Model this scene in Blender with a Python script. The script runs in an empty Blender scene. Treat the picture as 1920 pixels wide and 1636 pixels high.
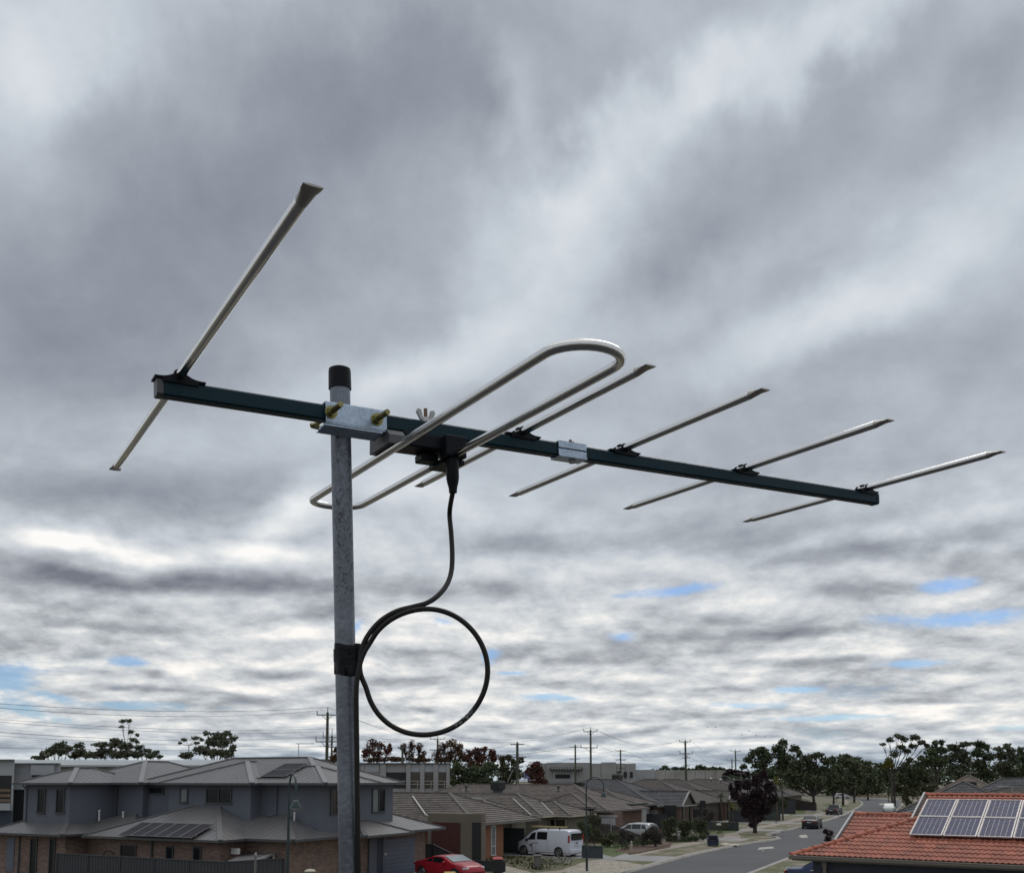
import bpy, bmesh, math, random
import numpy as np
from mathutils import Vector, Matrix

SC = bpy.context.scene
COL = SC.collection
PI = math.pi
H = 5.6                                   # eye height: standing on a roof
TILT = math.atan(0.1)
FPX = 1800.0

# ------------------------------------------------------------------ camera
cam_d = bpy.data.cameras.new('camera')
cam = bpy.data.objects.new('camera', cam_d)
COL.objects.link(cam)
cam.location = (0, 0, H)
cam.rotation_euler = (PI/2 + TILT, 0, 0)
cam_d.sensor_width = 36.0
cam_d.lens = 36.0*FPX/1920.0
cam_d.shift_y = (1280-818)/1920.0
cam_d.clip_start = 0.02
cam_d.clip_end = 6000
cam_d.dof.use_dof = True
cam_d.dof.focus_distance = 1.45
cam_d.dof.aperture_fstop = 34.0
SC.camera = cam

# ------------------------------------------------------------------ exposure
SC.view_settings.view_transform = 'Standard'
SC.view_settings.look = 'None'
SC.view_settings.gamma = 1.0
SC.view_settings.exposure = 0.0
SC.view_settings.use_curve_mapping = False

# ------------------------------------------------------------------ sun behind cloud
SUN_EL = math.radians(48)
SUN_AZ = math.radians(24)                 # to the right of the view axis (+Y)
sun_d = bpy.data.lights.new('sun', 'SUN')
sun_d.energy = 0.68
sun_d.angle = math.radians(24)
sun_d.color = (1.0, 0.96, 0.90)
sun = bpy.data.objects.new('sun', sun_d)
COL.objects.link(sun)
_sd = Vector((math.sin(SUN_AZ)*math.cos(SUN_EL), math.cos(SUN_AZ)*math.cos(SUN_EL), math.sin(SUN_EL)))
sun.rotation_euler = _sd.to_track_quat('Z', 'Y').to_euler()
sun.location = (0, 0, 60)

def lin(c):
    return tuple(((v/12.92) if v <= 0.04045 else ((v+0.055)/1.055)**2.4) for v in c)

# ------------------------------------------------------------------ sky
world = bpy.data.worlds.new("World")
SC.world = world
world.use_nodes = True
NT = world.node_tree
NT.nodes.clear()

class NB:
    """small helper to write node networks as expressions"""
    def __init__(s, nt): s.nt = nt
    def node(s, t, **kw):
        n = s.nt.nodes.new(t)
        for k, v in kw.items(): setattr(n, k, v)
        return n
    def put(s, sock, v):
        if hasattr(v, 'is_output') or isinstance(v, bpy.types.NodeSocket): s.nt.links.new(v, sock)
        else: sock.default_value = v
    def m(s, op, a, b=0.0, c=0.0, clamp=False):
        n = s.node('ShaderNodeMath', operation=op); n.use_clamp = clamp
        s.put(n.inputs[0], a); s.put(n.inputs[1], b); s.put(n.inputs[2], c)
        return n.outputs[0]
    def vm(s, op, a, b=(0, 0, 0), out=0):
        n = s.node('ShaderNodeVectorMath', operation=op)
        s.put(n.inputs[0], a); s.put(n.inputs[1], b)
        return n.outputs[out]
    def scale(s, a, f):
        n = s.node('ShaderNodeVectorMath', operation='SCALE')
        s.put(n.inputs[0], a); s.put(n.inputs['Scale'], f)
        return n.outputs[0]
    def xyz(s, x, y, z):
        n = s.node('ShaderNodeCombineXYZ')
        s.put(n.inputs[0], x); s.put(n.inputs[1], y); s.put(n.inputs[2], z)
        return n.outputs[0]
    def noise(s, v, scale, detail=5, rough=0.5, dist=0.0, color=False, lac=2.0, dim='2D'):
        n = s.node('ShaderNodeTexNoise', noise_dimensions=dim)
        s.put(n.inputs['Vector'], v)
        n.inputs['Scale'].default_value = scale; n.inputs['Detail'].default_value = detail
        n.inputs['Roughness'].default_value = rough; n.inputs['Distortion'].default_value = dist
        n.inputs['Lacunarity'].default_value = lac
        return n.outputs['Color' if color else 'Fac']
    def rng(s, v, a, b, c=0.0, d=1.0, kind='SMOOTHSTEP'):
        n = s.node('ShaderNodeMapRange', interpolation_type=kind)
        s.put(n.inputs[0], v)
        for i, q in enumerate((a, b, c, d)): s.put(n.inputs[i+1], q)
        return n.outputs[0]
    def mix(s, f, a, b):
        n = s.node('ShaderNodeMix', data_type='RGBA')
        s.put(n.inputs['Factor'], f); s.put(n.inputs[6], a); s.put(n.inputs[7], b)
        return n.outputs[2]
    def ramp(s, f, stops):
        n = s.node('ShaderNodeValToRGB')
        s.put(n.inputs[0], f)
        e = n.color_ramp.elements
        while len(e) < len(stops): e.new(0.5)
        for i, (p, c) in enumerate(stops):
            e[i].position = p; e[i].color = (*c, 1)
        return n.outputs[0]

w = NB(NT)
tc = w.node('ShaderNodeTexCoord')
D = tc.outputs['Generated']
sx = w.node('ShaderNodeSeparateXYZ'); NT.links.new(D, sx.inputs[0])
dx, dy, dz = sx.outputs
el = w.m('ARCSINE', dz)
az = w.m('ARCTAN2', dx, dy)
elp = w.m('MAXIMUM', el, 0.0)
# cloud sheet seen in perspective: divide by height above the horizon
zc = w.m('ADD', w.m('MAXIMUM', dz, 0.0), 0.125)
CP = w.xyz(w.m('DIVIDE', dx, zc), w.m('DIVIDE', dy, zc), 0.0)
zc2 = w.m('ADD', zc, w.m('MULTIPLY', zc, 0.07))
CP2 = w.xyz(w.m('DIVIDE', dx, zc2), w.m('DIVIDE', dy, zc2), 0.0)   # the same sheet a little higher up

# angular position with ragged warp, used to lay out the individual cloud masses
AE = w.xyz(az, el, 0.0)
wa = w.vm('SUBTRACT', w.noise(CP, 1.3, 4, 0.55, color=True), (0.5, 0.5, 0.5))
wb = w.vm('SUBTRACT', w.noise(AE, 9.0, 4, 0.6, color=True), (0.5, 0.5, 0.5))
vs = w.m('ADD', w.m('MULTIPLY', w.m('MULTIPLY', elp, elp), 0.40), 0.006)
AE = w.xyz(az, el, 0.0)
wv = w.vm('ADD', w.scale(wa, 1.0), w.scale(wb, 0.55))
swv = w.node('ShaderNodeSeparateXYZ'); NT.links.new(wv, swv.inputs[0])
hs = w.m('ADD', w.m('MULTIPLY', elp, 0.20), 0.03)
AEw = w.vm('ADD', AE, w.xyz(w.m('MULTIPLY', swv.outputs[0], hs), w.m('MULTIPLY', swv.outputs[1], vs), 0.0))

def pix_dir(px, py):
    x = (px-960)/FPX; y = (1280-py)/FPX
    v = Vector((x, math.cos(TILT)-math.sin(TILT)*y, math.sin(TILT)+math.cos(TILT)*y))
    return v.normalized()
def pix_ae(px, py):
    v = pix_dir(px, py)
    return math.atan2(v.x, v.y), math.asin(v.z)

sae = w.node('ShaderNodeSeparateXYZ'); NT.links.new(AEw, sae.inputs[0])
def blob(px, py, rx, ry, rot, gain, carry):
    """soft elliptical mass; 'carry' rides along as third coordinate so that the masses are summed one after another"""
    a, e = pix_ae(px, py)
    mp = w.node('ShaderNodeMapping', vector_type='TEXTURE')
    NT.links.new(w.xyz(sae.outputs[0], sae.outputs[1], carry), mp.inputs[0])
    mp.inputs['Location'].default_value = (a, e, 0)
    mp.inputs['Rotation'].default_value = (0, 0, math.radians(rot))
    mp.inputs['Scale'].default_value = (rx/FPX/math.cos(e), ry/FPX, 1e7)
    ln = w.vm('LENGTH', mp.outputs[0], out=1)
    return w.rng(ln, 1.25, 0.0, 0.0, gain)
# name: centre and radii in degrees-like units, tilt, gain   (bright and dark cloud masses)
MASSES = [
 (520, 330, 520, 330, 20, -0.180), (150, 620, 330, 200, 0, -0.10), (760, 120, 420, 170, -10, -0.085),
 (860, 560, 150, 130, 40, -0.05), (60, 90, 170, 120, 20, 0.13), (340, 760, 420, 90, -6, -0.03),
 (960, 215, 60, 110, 0, 0.10), (1150, 280, 340, 75, 32, 0.10), (1500, 60, 300, 80, 18, 0.12),
 (1430, 290, 420, 90, 30, -0.055), (1860, 90, 170, 90, 25, -0.09), (1010, 500, 170, 170, 35, 0.11),
 (1240, 470, 150, 90, 30, -0.05), (1530, 570, 300, 80, 20, 0.17), (1800, 400, 180, 130, 20, 0.05),
 (800, 680, 280, 70, 15, 0.13), (1150, 620, 260, 60, 20, 0.05), (960, 700, 110, 60, 10, -0.05), (1850, 640, 150, 90, 10, -0.05),
 (300, 925, 330, 60, 3, -0.13), (60, 940, 130, 60, 0, -0.08), (540, 985, 90, 48, 25, 0.18), (590, 930, 90, 40, 25, 0.10),
 (760, 910, 160, 60, 10, 0.08), (90, 1020, 120, 22, 8, 0.20), (240, 1040, 170, 20, -4, 0.24), (500, 1042, 130, 22, 0, 0.24),
 (90, 1082, 130, 24, 0, -0.15), (240, 1090, 150, 20, 0, -0.17), (420, 1086, 120, 26, 0, -0.20), (560, 1096, 120, 24, 0, -0.16),
 (300, 1140, 260, 22, 0, -0.09), (600, 1140, 90, 30, 0, -0.13), (235, 1174, 150, 16, 0, -0.12), (30, 1190, 90, 28, 0, -0.16),
 (143, 1182, 46, 11, 0, 0.10), (533, 1188, 110, 14, 0, 0.10), (110, 1250, 110, 18, 0, 0.10), (360, 1258, 90, 16, 0, 0.10),
 (297, 1265, 24, 10, 0, -0.16), (173, 1264, 52, 8, 0, -0.12), (517, 1267, 130, 12, 0, -0.15), (320, 1293, 150, 9, 0, -0.12), (166, 1301, 70, 9, 0, -0.09),
 (740, 1090, 130, 34, 0, -0.13), (880, 1108, 150, 26, 0, -0.11), (960, 1015, 190, 34, 0, -0.15), (1180, 1055, 240, 26, 0, 0.08),
 (800, 1226, 150, 13, 0, -0.11), (750, 1275, 100, 11, 0, -0.10), (740, 1200, 90, 13, 0, 0.09), (980, 1192, 130, 14, 0, 0.08),
 (1110, 1158, 150, 20, 0, 0.08), (1120, 1234, 220, 15, 0, -0.13), (1150, 1268, 140, 10, 0, 0.07), (800, 1331, 34, 9, 0, -0.10),
 (1690, 1017, 270, 26, 3, -0.12), (1850, 1052, 110, 26, 0, -0.10), (1463, 1050, 80, 18, 10, -0.07), (1613, 1108, 140, 16, 0, -0.11),
 (1490, 1187, 220, 16, 2, -0.17), (1513, 1241, 160, 10, 0, -0.14), (1790, 1202, 120, 13, 0, -0.09), (1713, 1314, 150, 7, 0, -0.09),
 (1680, 985, 260, 22, 4, 0.08), (1410, 1133, 150, 18, 5, 0.09), (1820, 1112, 90, 14, 8, 0.07), (1430, 1277, 80, 8, 0, 0.07), (1830, 1268, 130, 13, 0, 0.07),
 (1347, 1294, 80, 7, 0, -0.09), (1220, 870, 330, 70, 0, -0.02), (700, 1385, 500, 14, 0, -0.05), (1650, 1425, 300, 16, 0, -0.08),
]
HOLES = [
 (1270, 1108, 150, 11, 2), (1765, 1095, 62, 13, 3), (1800, 1158, 150, 15, -3), (20, 1270, 55, 26, 20),
 (245, 1243, 40, 8, 0), (110, 1308, 90, 9, -12), (60, 1330, 95, 12, -16), (240, 1320, 110, 10, 0),
 (928, 1230, 28, 15, 30), (1150, 1193, 36, 10, 0), (1700, 1244, 90, 8, 0), (1040, 1308, 90, 7, 0),
 (672, 1178, 22, 16, 0), (845, 1165, 36, 9, 0), (1380, 1322, 110, 7, 0), (1560, 1345, 200, 6, 0),
 (1900, 1362, 60, 6, 0), (1480, 1295, 60, 7, 0), (960, 1262, 30, 5, 0),
]
n_big = w.noise(CP, 0.9, 5, 0.5, 0.2)
def puff_coord(e):
    rho = w.m('SUBTRACT', w.m('POWER', w.m('ADD', w.m('MAXIMUM', e, 0.0), 0.06), -0.5), w.m('MULTIPLY', e, 0.35))
    return w.xyz(w.m('MULTIPLY', w.m('SINE', az), rho), w.m('MULTIPLY', w.m('COSINE', az), rho), 0.0)
PP = puff_coord(el)
PU = puff_coord(w.m('ADD', el, w.m('ADD', 0.004, w.m('MULTIPLY', elp, 0.05))))     # a little higher up
n_mid = w.noise(PP, 3.9, 7, 0.60, 0.1)
n_up = w.noise(PU, 3.9, 4, 0.56, 0.1)
n_fin = w.noise(PP, 16.0, 6, 0.72, 0.15)
low = w.rng(el, 0.34, 0.10)                 # 1 near the horizon, 0 high up
vlow = w.rng(el, 0.062, 0.006)
# base tone
b = w.m('ADD', 0.738, w.m('MULTIPLY', low, 0.085))
b = w.m('ADD', b, w.m('MULTIPLY', w.m('SUBTRACT', n_big, 0.5), w.m('ADD', 0.24, w.m('MULTIPLY', low, 0.10))))
b = w.m('ADD', b, w.m('MULTIPLY', w.m('SUBTRACT', n_mid, 0.5), w.m('ADD', 0.11, w.m('MULTIPLY', low, 0.17))))
# lit upper edges, grey flat bases
edge = w.m('SUBTRACT', n_mid, n_up)
b = w.m('ADD', b, w.m('MULTIPLY', edge, w.m('ADD', 0.10, w.m('MULTIPLY', low, 0.50))))
b = w.m('ADD', b, w.m('MULTIPLY', w.m('SUBTRACT', n_fin, 0.5), w.m('ADD', 0.035, w.m('MULTIPLY', low, 0.17))))
for (px, py, rx, ry, rot, g) in MASSES:
    b = w.m('ADD', b, blob(px, py, rx, ry, rot, g*(1.35 if py > 1060 else 1.0), b))
b = w.m('SUBTRACT', b, w.m('MULTIPLY', vlow, 0.075))
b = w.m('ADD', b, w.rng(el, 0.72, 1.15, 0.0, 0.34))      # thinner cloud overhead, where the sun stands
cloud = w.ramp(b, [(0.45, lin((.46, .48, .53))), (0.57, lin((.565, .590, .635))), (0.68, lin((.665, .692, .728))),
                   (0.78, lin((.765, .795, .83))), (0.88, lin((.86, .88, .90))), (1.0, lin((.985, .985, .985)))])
hz = w.ramp(b, [(0.45, lin((.45, .52, .60))), (0.68, lin((.63, .70, .775))), (0.9, lin((.80, .85, .89))), (1.0, lin((.9, .93, .95)))])
cloud = w.mix(w.m('MULTIPLY', vlow, 0.7), cloud, hz)
cloud = w.vm('MULTIPLY', cloud, w.mix(low, (1, 1, 1, 1), (1.035, 1.0, 0.955, 1)))
# gaps
gap = w.m('MULTIPLY', b, 0.0)
for (px, py, rx, ry, rot) in HOLES:
    gap = w.m('MAXIMUM', gap, blob(px, py, rx*1.15, ry*1.5, rot, 1.0, gap))
rag = w.m('ADD', gap, w.m('MULTIPLY', w.m('SUBTRACT', n_mid, 0.5), -1.7))
rag = w.m('ADD', rag, w.m('MULTIPLY', w.m('SUBTRACT', n_fin, 0.5), -1.0))
holes = w.rng(rag, 0.22, 1.1)
holes = w.m('MULTIPLY', holes, w.rng(gap, 0.0, 0.25))
nat = w.rng(w.m('SUBTRACT', n_mid, w.m('MULTIPLY', w.m('SUBTRACT', n_big, 0.5), -0.7)), 0.33, 0.25)
nat = w.m('MULTIPLY', nat, w.m('MULTIPLY', w.rng(el, 0.13, 0.08), 0.25))
holes = w.m('MAXIMUM', holes, nat)
sky = w.node('ShaderNodeTexSky', sky_type='NISHITA')
sky.sun_disc = False
sky.sun_elevation = SUN_EL
sky.sun_rotation = SUN_AZ
sky.air_density = 1.0; sky.dust_density = 0.6; sky.ozone_density = 1.5
STR = 0.10
skyc = w.vm('MULTIPLY', sky.outputs[0], (0.50, 0.71, 1.0))
cl10 = w.scale(cloud, 1.0/STR)
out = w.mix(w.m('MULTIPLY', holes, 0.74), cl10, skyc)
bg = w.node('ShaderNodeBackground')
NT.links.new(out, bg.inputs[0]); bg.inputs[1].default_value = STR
wo = w.node('ShaderNodeOutputWorld'); NT.links.new(bg.outputs[0], wo.inputs[0])
# ------------------------------------------------------------------ placing things
def ray(px, py):
    x = (px-960)/FPX; y = (1280-py)/FPX
    return Vector((x, math.cos(TILT)-math.sin(TILT)*y, math.sin(TILT)+math.cos(TILT)*y))
def at(px, py, Y):
    """point seen at (px,py) of the 1920x1636 photograph, Y metres ahead"""
    d = ray(px, py); t = Y/d.y
    return Vector((d.x*t, Y, H+d.z*t))
def atz(px, py, z):
    """point at height z seen at (px,py)"""
    d = ray(px, py); t = (z-H)/d.z
    return Vector((d.x*t, d.y*t, z))
def gx(px, Y, z=0.0):
    """plan position of photograph column px at distance Y, with height z"""
    d = ray(px, 1460)
    return Vector((d.x/d.y*Y, Y, z))
GA = math.radians(26.5)                   # the street runs 26.5 degrees right of the view axis
GQ = Vector((math.cos(GA), -math.sin(GA), 0)); GR = Vector((math.sin(GA), math.cos(GA), 0))
def W(a, b, z=0.0):
    """street grid: a across towards the street, b along the street, z up"""
    return GQ*a + GR*b + Vector((0, 0, z))

_rm = Matrix.Rotation(TILT, 3, 'X')
def cw(x, y, z):                       # axes of the tilted view to world axes
    return _rm @ Vector((x, z, y))

RNG = random.Random(7)

# ------------------------------------------------------------------ materials
def mat(name, c, rough=0.7, metal=0.0, var=0.18, vscale=1.5, bump=0.0, bscale=30.0, spec=0.5, build=None, coat=0.0, space='Object', fine=0.08):
    m = bpy.data.materials.new(name); m.use_nodes = True
    nt = m.node_tree; n = NB(nt)
    bs = nt.nodes['Principled BSDF']
    bs.inputs['Roughness'].default_value = rough
    bs.inputs['Metallic'].default_value = metal
    bs.inputs['Specular IOR Level'].default_value = spec
    if coat: bs.inputs['Coat Weight'].default_value = coat; bs.inputs['Coat Roughness'].default_value = 0.08
    t = n.node('ShaderNodeTexCoord').outputs[space]
    c4 = (*c, 1)
    n1 = n.noise(t, vscale, 4, 0.6, dim='3D')
    n2 = n.noise(t, vscale*14, 3, 0.6, dim='3D')
    f = n.m('ADD', n.rng(n1, 0.3, 0.7, 1-var, 1+var, 'LINEAR'), n.m('MULTIPLY', n.m('SUBTRACT', n2, 0.5), fine*2))
    col = n.vm('MULTIPLY', c4[:3], n.xyz(f, f, f))
    if build: col = build(n, t, col, bs, nt) or col
    nt.links.new(col, bs.inputs['Base Color'])
    r = n.rng(n2, 0.3, 0.7, max(0.02, rough-0.07), min(1, rough+0.07), 'LINEAR')
    nt.links.new(r, bs.inputs['Roughness'])
    if bump:
        bn = n.node('ShaderNodeBump'); bn.inputs['Strength'].default_value = bump
        bn.inputs['Distance'].default_value = 0.01
        nt.links.new(n.noise(t, bscale, 4, 0.6, dim='3D'), bn.inputs['Height'])
        nt.links.new(bn.outputs[0], bs.inputs['Normal'])
    return m

# ------------------------------------------------------------------ meshes
class MB:
    """collects faces in world coordinates; build() links them as one mesh object"""
    def __init__(s): s.v = []; s.f = []; s.m = []; s.uv = []
    def poly(s, pts, mi=0, uv=None):
        k = len(s.v); s.v.extend([tuple(p) for p in pts]); s.f.append(tuple(range(k, k+len(pts)))); s.m.append(mi)
        s.uv.extend(uv if uv else [(0, 0)]*len(pts))
        return s
    def add(s, vs, fs, mi=0):
        k = len(s.v); s.v.extend([tuple(p) for p in vs])
        for f in fs:
            s.f.append(tuple(k+i for i in f)); s.m.append(mi); s.uv.extend([(0, 0)]*len(f))
        return s
    def hexa(s, p, mi=0):
        """8 corners: bottom ring then top ring"""
        return s.add(p, [(3, 2, 1, 0), (4, 5, 6, 7), (0, 1, 5, 4), (1, 2, 6, 5), (2, 3, 7, 6), (3, 0, 4, 7)], mi)
    def box(s, c, ux, uy, uz, hx, hy, hz, mi=0):
        c = Vector(c); X = Vector(ux).normalized()*hx; Y = Vector(uy).normalized()*hy; Z = Vector(uz).normalized()*hz
        return s.hexa([c-X-Y-Z, c+X-Y-Z, c+X+Y-Z, c-X+Y-Z, c-X-Y+Z, c+X-Y+Z, c+X+Y+Z, c-X+Y+Z], mi)
    def prism(s, foot, z0, z1, mi=0):
        """vertical walls over a plan outline (list of Vectors), with top and bottom"""
        n = len(foot)
        ar = sum(foot[i].x*foot[(i+1) % n].y-foot[(i+1) % n].x*foot[i].y for i in range(n))
        if ar < 0: foot = foot[::-1]
        vs = [(p.x, p.y, z0) for p in foot]+[(p.x, p.y, z1) for p in foot]
        fs = [tuple(range(n))[::-1], tuple(range(n, 2*n))]+[(i, (i+1) % n, n+(i+1) % n, n+i) for i in range(n)]
        return s.add(vs, fs, mi)
    def tube(s, pts, r, n=8, mi=0, caps=True, up=None):
        pts = [Vector(p) for p in pts]
        rr = r if isinstance(r, (list, tuple)) else [r]*len(pts)
        rings = []; prev = None
        for i, p in enumerate(pts):
            if i == 0: t = pts[1]-p
            elif i == len(pts)-1: t = p-pts[i-1]
            else: t = (pts[i+1]-p).normalized()+(p-pts[i-1]).normalized()
            t.normalize()
            if prev is None:
                a = Vector(up) if up else (Vector((0, 0, 1)) if abs(t.z) < 0.9 else Vector((1, 0, 0)))
            else: a = prev
            x = (a - t*a.dot(t)).normalized(); y = t.cross(x); prev = x
            rings.append([p+x*math.cos(2*PI*k/n)*rr[i]+y*math.sin(2*PI*k/n)*rr[i] for k in range(n)])
        vs = [q for g in rings for q in g]; fs = []
        for i in range(len(pts)-1):
            for k in range(n):
                a = i*n+k; b_ = i*n+(k+1) % n
                fs.append((a, b_, b_+n, a+n))
        if caps: fs.append(tuple(range(n))[::-1]); fs.append(tuple((len(pts)-1)*n+k for k in range(n)))
        return s.add(vs, fs, mi)
    def merge(s, o):
        k = len(s.v); s.v += o.v; s.f += [tuple(i+k for i in f) for f in o.f]; s.m += o.m; s.uv += o.uv
        return s
    def build(s, name, mats, parent=None, smooth=30, bevel=0.0, local=False, loc=None):
        me = bpy.data.meshes.new(name)
        inv = None
        if parent is not None and not local:
            inv = frame_of(parent).inverted()
        base = None
        if parent is None and not local:
            vv = np.array(s.v, dtype=float)
            base = Vector(((vv[:, 0].min()+vv[:, 0].max())/2, (vv[:, 1].min()+vv[:, 1].max())/2, vv[:, 2].min())) if loc is None else Vector(loc)
            inv = Matrix.Translation(-base)
        vs = s.v
        if inv is not None: vs = [tuple(inv @ Vector(p)) for p in s.v]
        me.from_pydata(vs, [], s.f)
        if not isinstance(mats, (list, tuple)): mats = [mats]
        for q in mats: me.materials.append(q)
        if len(mats) > 1: me.polygons.foreach_set('material_index', s.m)
        uvl = me.uv_layers.new(name='UVMap')
        uvl.data.foreach_set('uv', np.array(s.uv, dtype=np.float32).ravel())
        o = bpy.data.objects.new(name, me); COL.objects.link(o)
        if smooth:
            me.polygons.foreach_set('use_smooth', [True]*len(me.polygons))
            me.set_sharp_from_angle(angle=math.radians(smooth))
        if base is not None: o.location = base
        if parent is not None: o.parent = parent
        if bevel:
            bm = bmesh.new(); bm.from_mesh(me)
            es = [e for e in bm.edges if len(e.link_faces) == 2 and e.calc_face_angle(0) > 0.7]
            bmesh.ops.remove_doubles(bm, verts=bm.verts, dist=1e-6)
            es = [e for e in bm.edges if len(e.link_faces) == 2 and e.calc_face_angle(0) > 0.7]
            try: bmesh.ops.bevel(bm, geom=es, offset=bevel, segments=2, profile=0.5, affect='EDGES', clamp_overlap=True)
            except Exception: pass
            bm.to_mesh(me); bm.free()
        return o

def frame_of(o):
    m = o.matrix_basis.copy()
    p = o.parent
    while p is not None:
        m = p.matrix_basis @ m; p = p.parent
    return m
def tag(o, label=None, cat=None, group=None, kind=None):
    if label: o['label'] = label
    if cat: o['category'] = cat
    if group: o['group'] = group
    if kind: o['kind'] = kind
    return o
def thing(name, loc, label, cat, rz=0.0, group=None):
    o = bpy.data.objects.new(name, None); COL.objects.link(o)
    o.location = loc; o.rotation_euler = (0, 0, rz); o.empty_display_size = 0.3
    return tag(o, label, cat, group)
def dup(root, loc, rz=None, label=None, scale=None, group=None):
    r = root.copy(); COL.objects.link(r); r.location = loc
    if rz is not None: r.rotation_euler = (0, 0, rz)
    if scale: r.scale = (scale,)*3 if not isinstance(scale, tuple) else scale
    if label: r['label'] = label
    if group: r['group'] = group
    for ch in list(root.children):
        c = ch.copy(); COL.objects.link(c); c.parent = r
        for g in list(ch.children):
            d = g.copy(); COL.objects.link(d); d.parent = c
    return r
def share(o, parent, name=None):
    """another instance of a part (same mesh data) under parent"""
    c = o.copy(); COL.objects.link(c); c.parent = parent
    return c

def catmull(P, n=6):
    P = [Vector(p) for p in P]; out = []
    for i in range(len(P)-1):
        p0 = P[max(i-1, 0)]; p1 = P[i]; p2 = P[i+1]; p3 = P[min(i+2, len(P)-1)]
        for k in range(n):
            t = k/n
            out.append(0.5*((2*p1)+(p2-p0)*t+(2*p0-5*p1+4*p2-p3)*t*t+(3*p1-p0-3*p2+p3)*t*t*t))
    out.append(P[-1]); return out
# ------------------------------------------------------------------ materials of the place
def m_ground(n, t, col, bs, nt):
    a = n.noise(t, 0.25, 5, 0.6, dim='3D'); b_ = n.noise(t, 1.6, 5, 0.65, dim='3D')
    g = n.rng(n.m('ADD', a, n.m('MULTIPLY', n.m('SUBTRACT', b_, 0.5), 0.8)), 0.44, 0.60)
    return n.mix(g, (0.13, 0.105, 0.075, 1), (0.045, 0.058, 0.022, 1))
M_ground = mat('dry_grass_ground', (0.1, 0.1, 0.06), 0.95, 0, build=m_ground, bump=0.3, bscale=3)
def m_verge(n, t, col, bs, nt):
    a = n.noise(t, 0.55, 5, 0.65, 0.6, dim='3D'); b_ = n.noise(t, 4.0, 5, 0.7, dim='3D'); c_ = n.noise(t, 14, 3, 0.7, dim='3D')
    soil = n.mix(n.rng(b_, 0.35, 0.65), (0.17, 0.140, 0.11, 1), (0.29, 0.245, 0.195, 1))
    grass = n.mix(n.rng(c_, 0.35, 0.65), (0.062, 0.074, 0.026, 1), (0.125, 0.125, 0.050, 1))
    g = n.rng(n.m('ADD', a, n.m('MULTIPLY', n.m('SUBTRACT', b_, 0.5), 0.6)), 0.43, 0.54)
    return n.mix(g, soil, grass)
M_verge = mat('dry_verge', (0.2, 0.2, 0.2), 0.95, 0, build=m_verge, bump=0.3, bscale=6)
def m_stone(n, t, col, bs, nt):
    v = n.node('ShaderNodeTexVoronoi'); nt.links.new(t, v.inputs['Vector']); v.inputs['Scale'].default_value = 5.5
    f = n.rng(v.outputs['Distance'], 0.05, 0.6, 1.1, 0.45, 'LINEAR')
    return n.vm('MULTIPLY', (0.50, 0.45, 0.37), n.xyz(f, f, f))
M_stone = mat('pale_pebbles', (0.5, 0.45, 0.4), 0.9, 0, build=m_stone, bump=0.5, bscale=8)
M_lawn = mat('lawn', (0.075, 0.10, 0.030), 0.95, 0, 0.4, 0.8, 0.3, 20, fine=0.25)
M_garden = mat('garden_bed', (0.10, 0.095, 0.05), 0.95, 0, 0.5, 1.2, 0.4, 8, fine=0.3)
M_mulch = mat('bark_mulch', (0.10, 0.062, 0.045), 0.95, 0, 0.4, 1.5, 0.4, 12, fine=0.3)
def m_asph(n, t, col, bs, nt):
    a = n.noise(t, 0.12, 4, 0.6, dim='3D'); c_ = n.noise(t, 25, 2, 0.6, dim='3D')
    f = n.m('MULTIPLY', n.rng(a, 0.3, 0.7, 0.80, 1.18, 'LINEAR'), n.rng(c_, 0.3, 0.7, 0.82, 1.18, 'LINEAR'))
    oil = n.rng(n.noise(t, 0.9, 3, 0.5, dim='3D'), 0.66, 0.74, 1.0, 0.72, 'LINEAR'); f = n.m('MULTIPLY', f, oil)
    return n.vm('MULTIPLY', (0.070, 0.071, 0.076), n.xyz(f, f, f))
M_asphalt = mat('asphalt', (0.07, 0.07, 0.07), 0.85, 0, build=m_asph, bump=0.2, bscale=20)
M_conc = mat('kerb_concrete', (0.30, 0.285, 0.26), 0.85, 0, 0.2, 1.2, 0.1, 20, fine=0.12)
M_path = mat('footpath_concrete', (0.27, 0.235, 0.195), 0.9, 0, 0.22, 0.7, 0.1, 20, fine=0.12)
M_drive = mat('driveway_concrete', (0.26, 0.255, 0.25), 0.9, 0, 0.2, 0.5, 0.1, 20, fine=0.12)
M_paint = mat('worn_pale_patch', (0.42, 0.40, 0.36), 0.9, 0, 0.25, 2.5, 0.1, 20, fine=0.2)
M_drain = mat('drain_grate', (0.03, 0.03, 0.03), 0.8)

# ------------------------------------------------------------------ ground
GC = []
def sheet(name, pts, z, m, kind='structure', par=None):
    mb = MB(); ar = sum(pts[i].x*pts[(i+1) % len(pts)].y-pts[(i+1) % len(pts)].x*pts[i].y for i in range(len(pts)))
    if ar < 0: pts = pts[::-1]
    mb.poly([(p.x, p.y, z) for p in pts])
    o = mb.build(name, m, par, smooth=0)
    if kind: o['kind'] = kind
    return o
mb = MB(); NG = 24; S = 2600
for i in range(NG):
    for j in range(NG):
        x0 = -S+2*S*i/NG; x1 = -S+2*S*(i+1)/NG; y0 = -600+(S+600)*j/NG; y1 = -600+(S+600)*(j+1)/NG
        mb.poly([(x0, y0, 0), (x1, y0, 0), (x1, y1, 0), (x0, y1, 0)])
g = mb.build('ground', M_ground, None, smooth=0); g['kind'] = 'structure'

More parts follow.
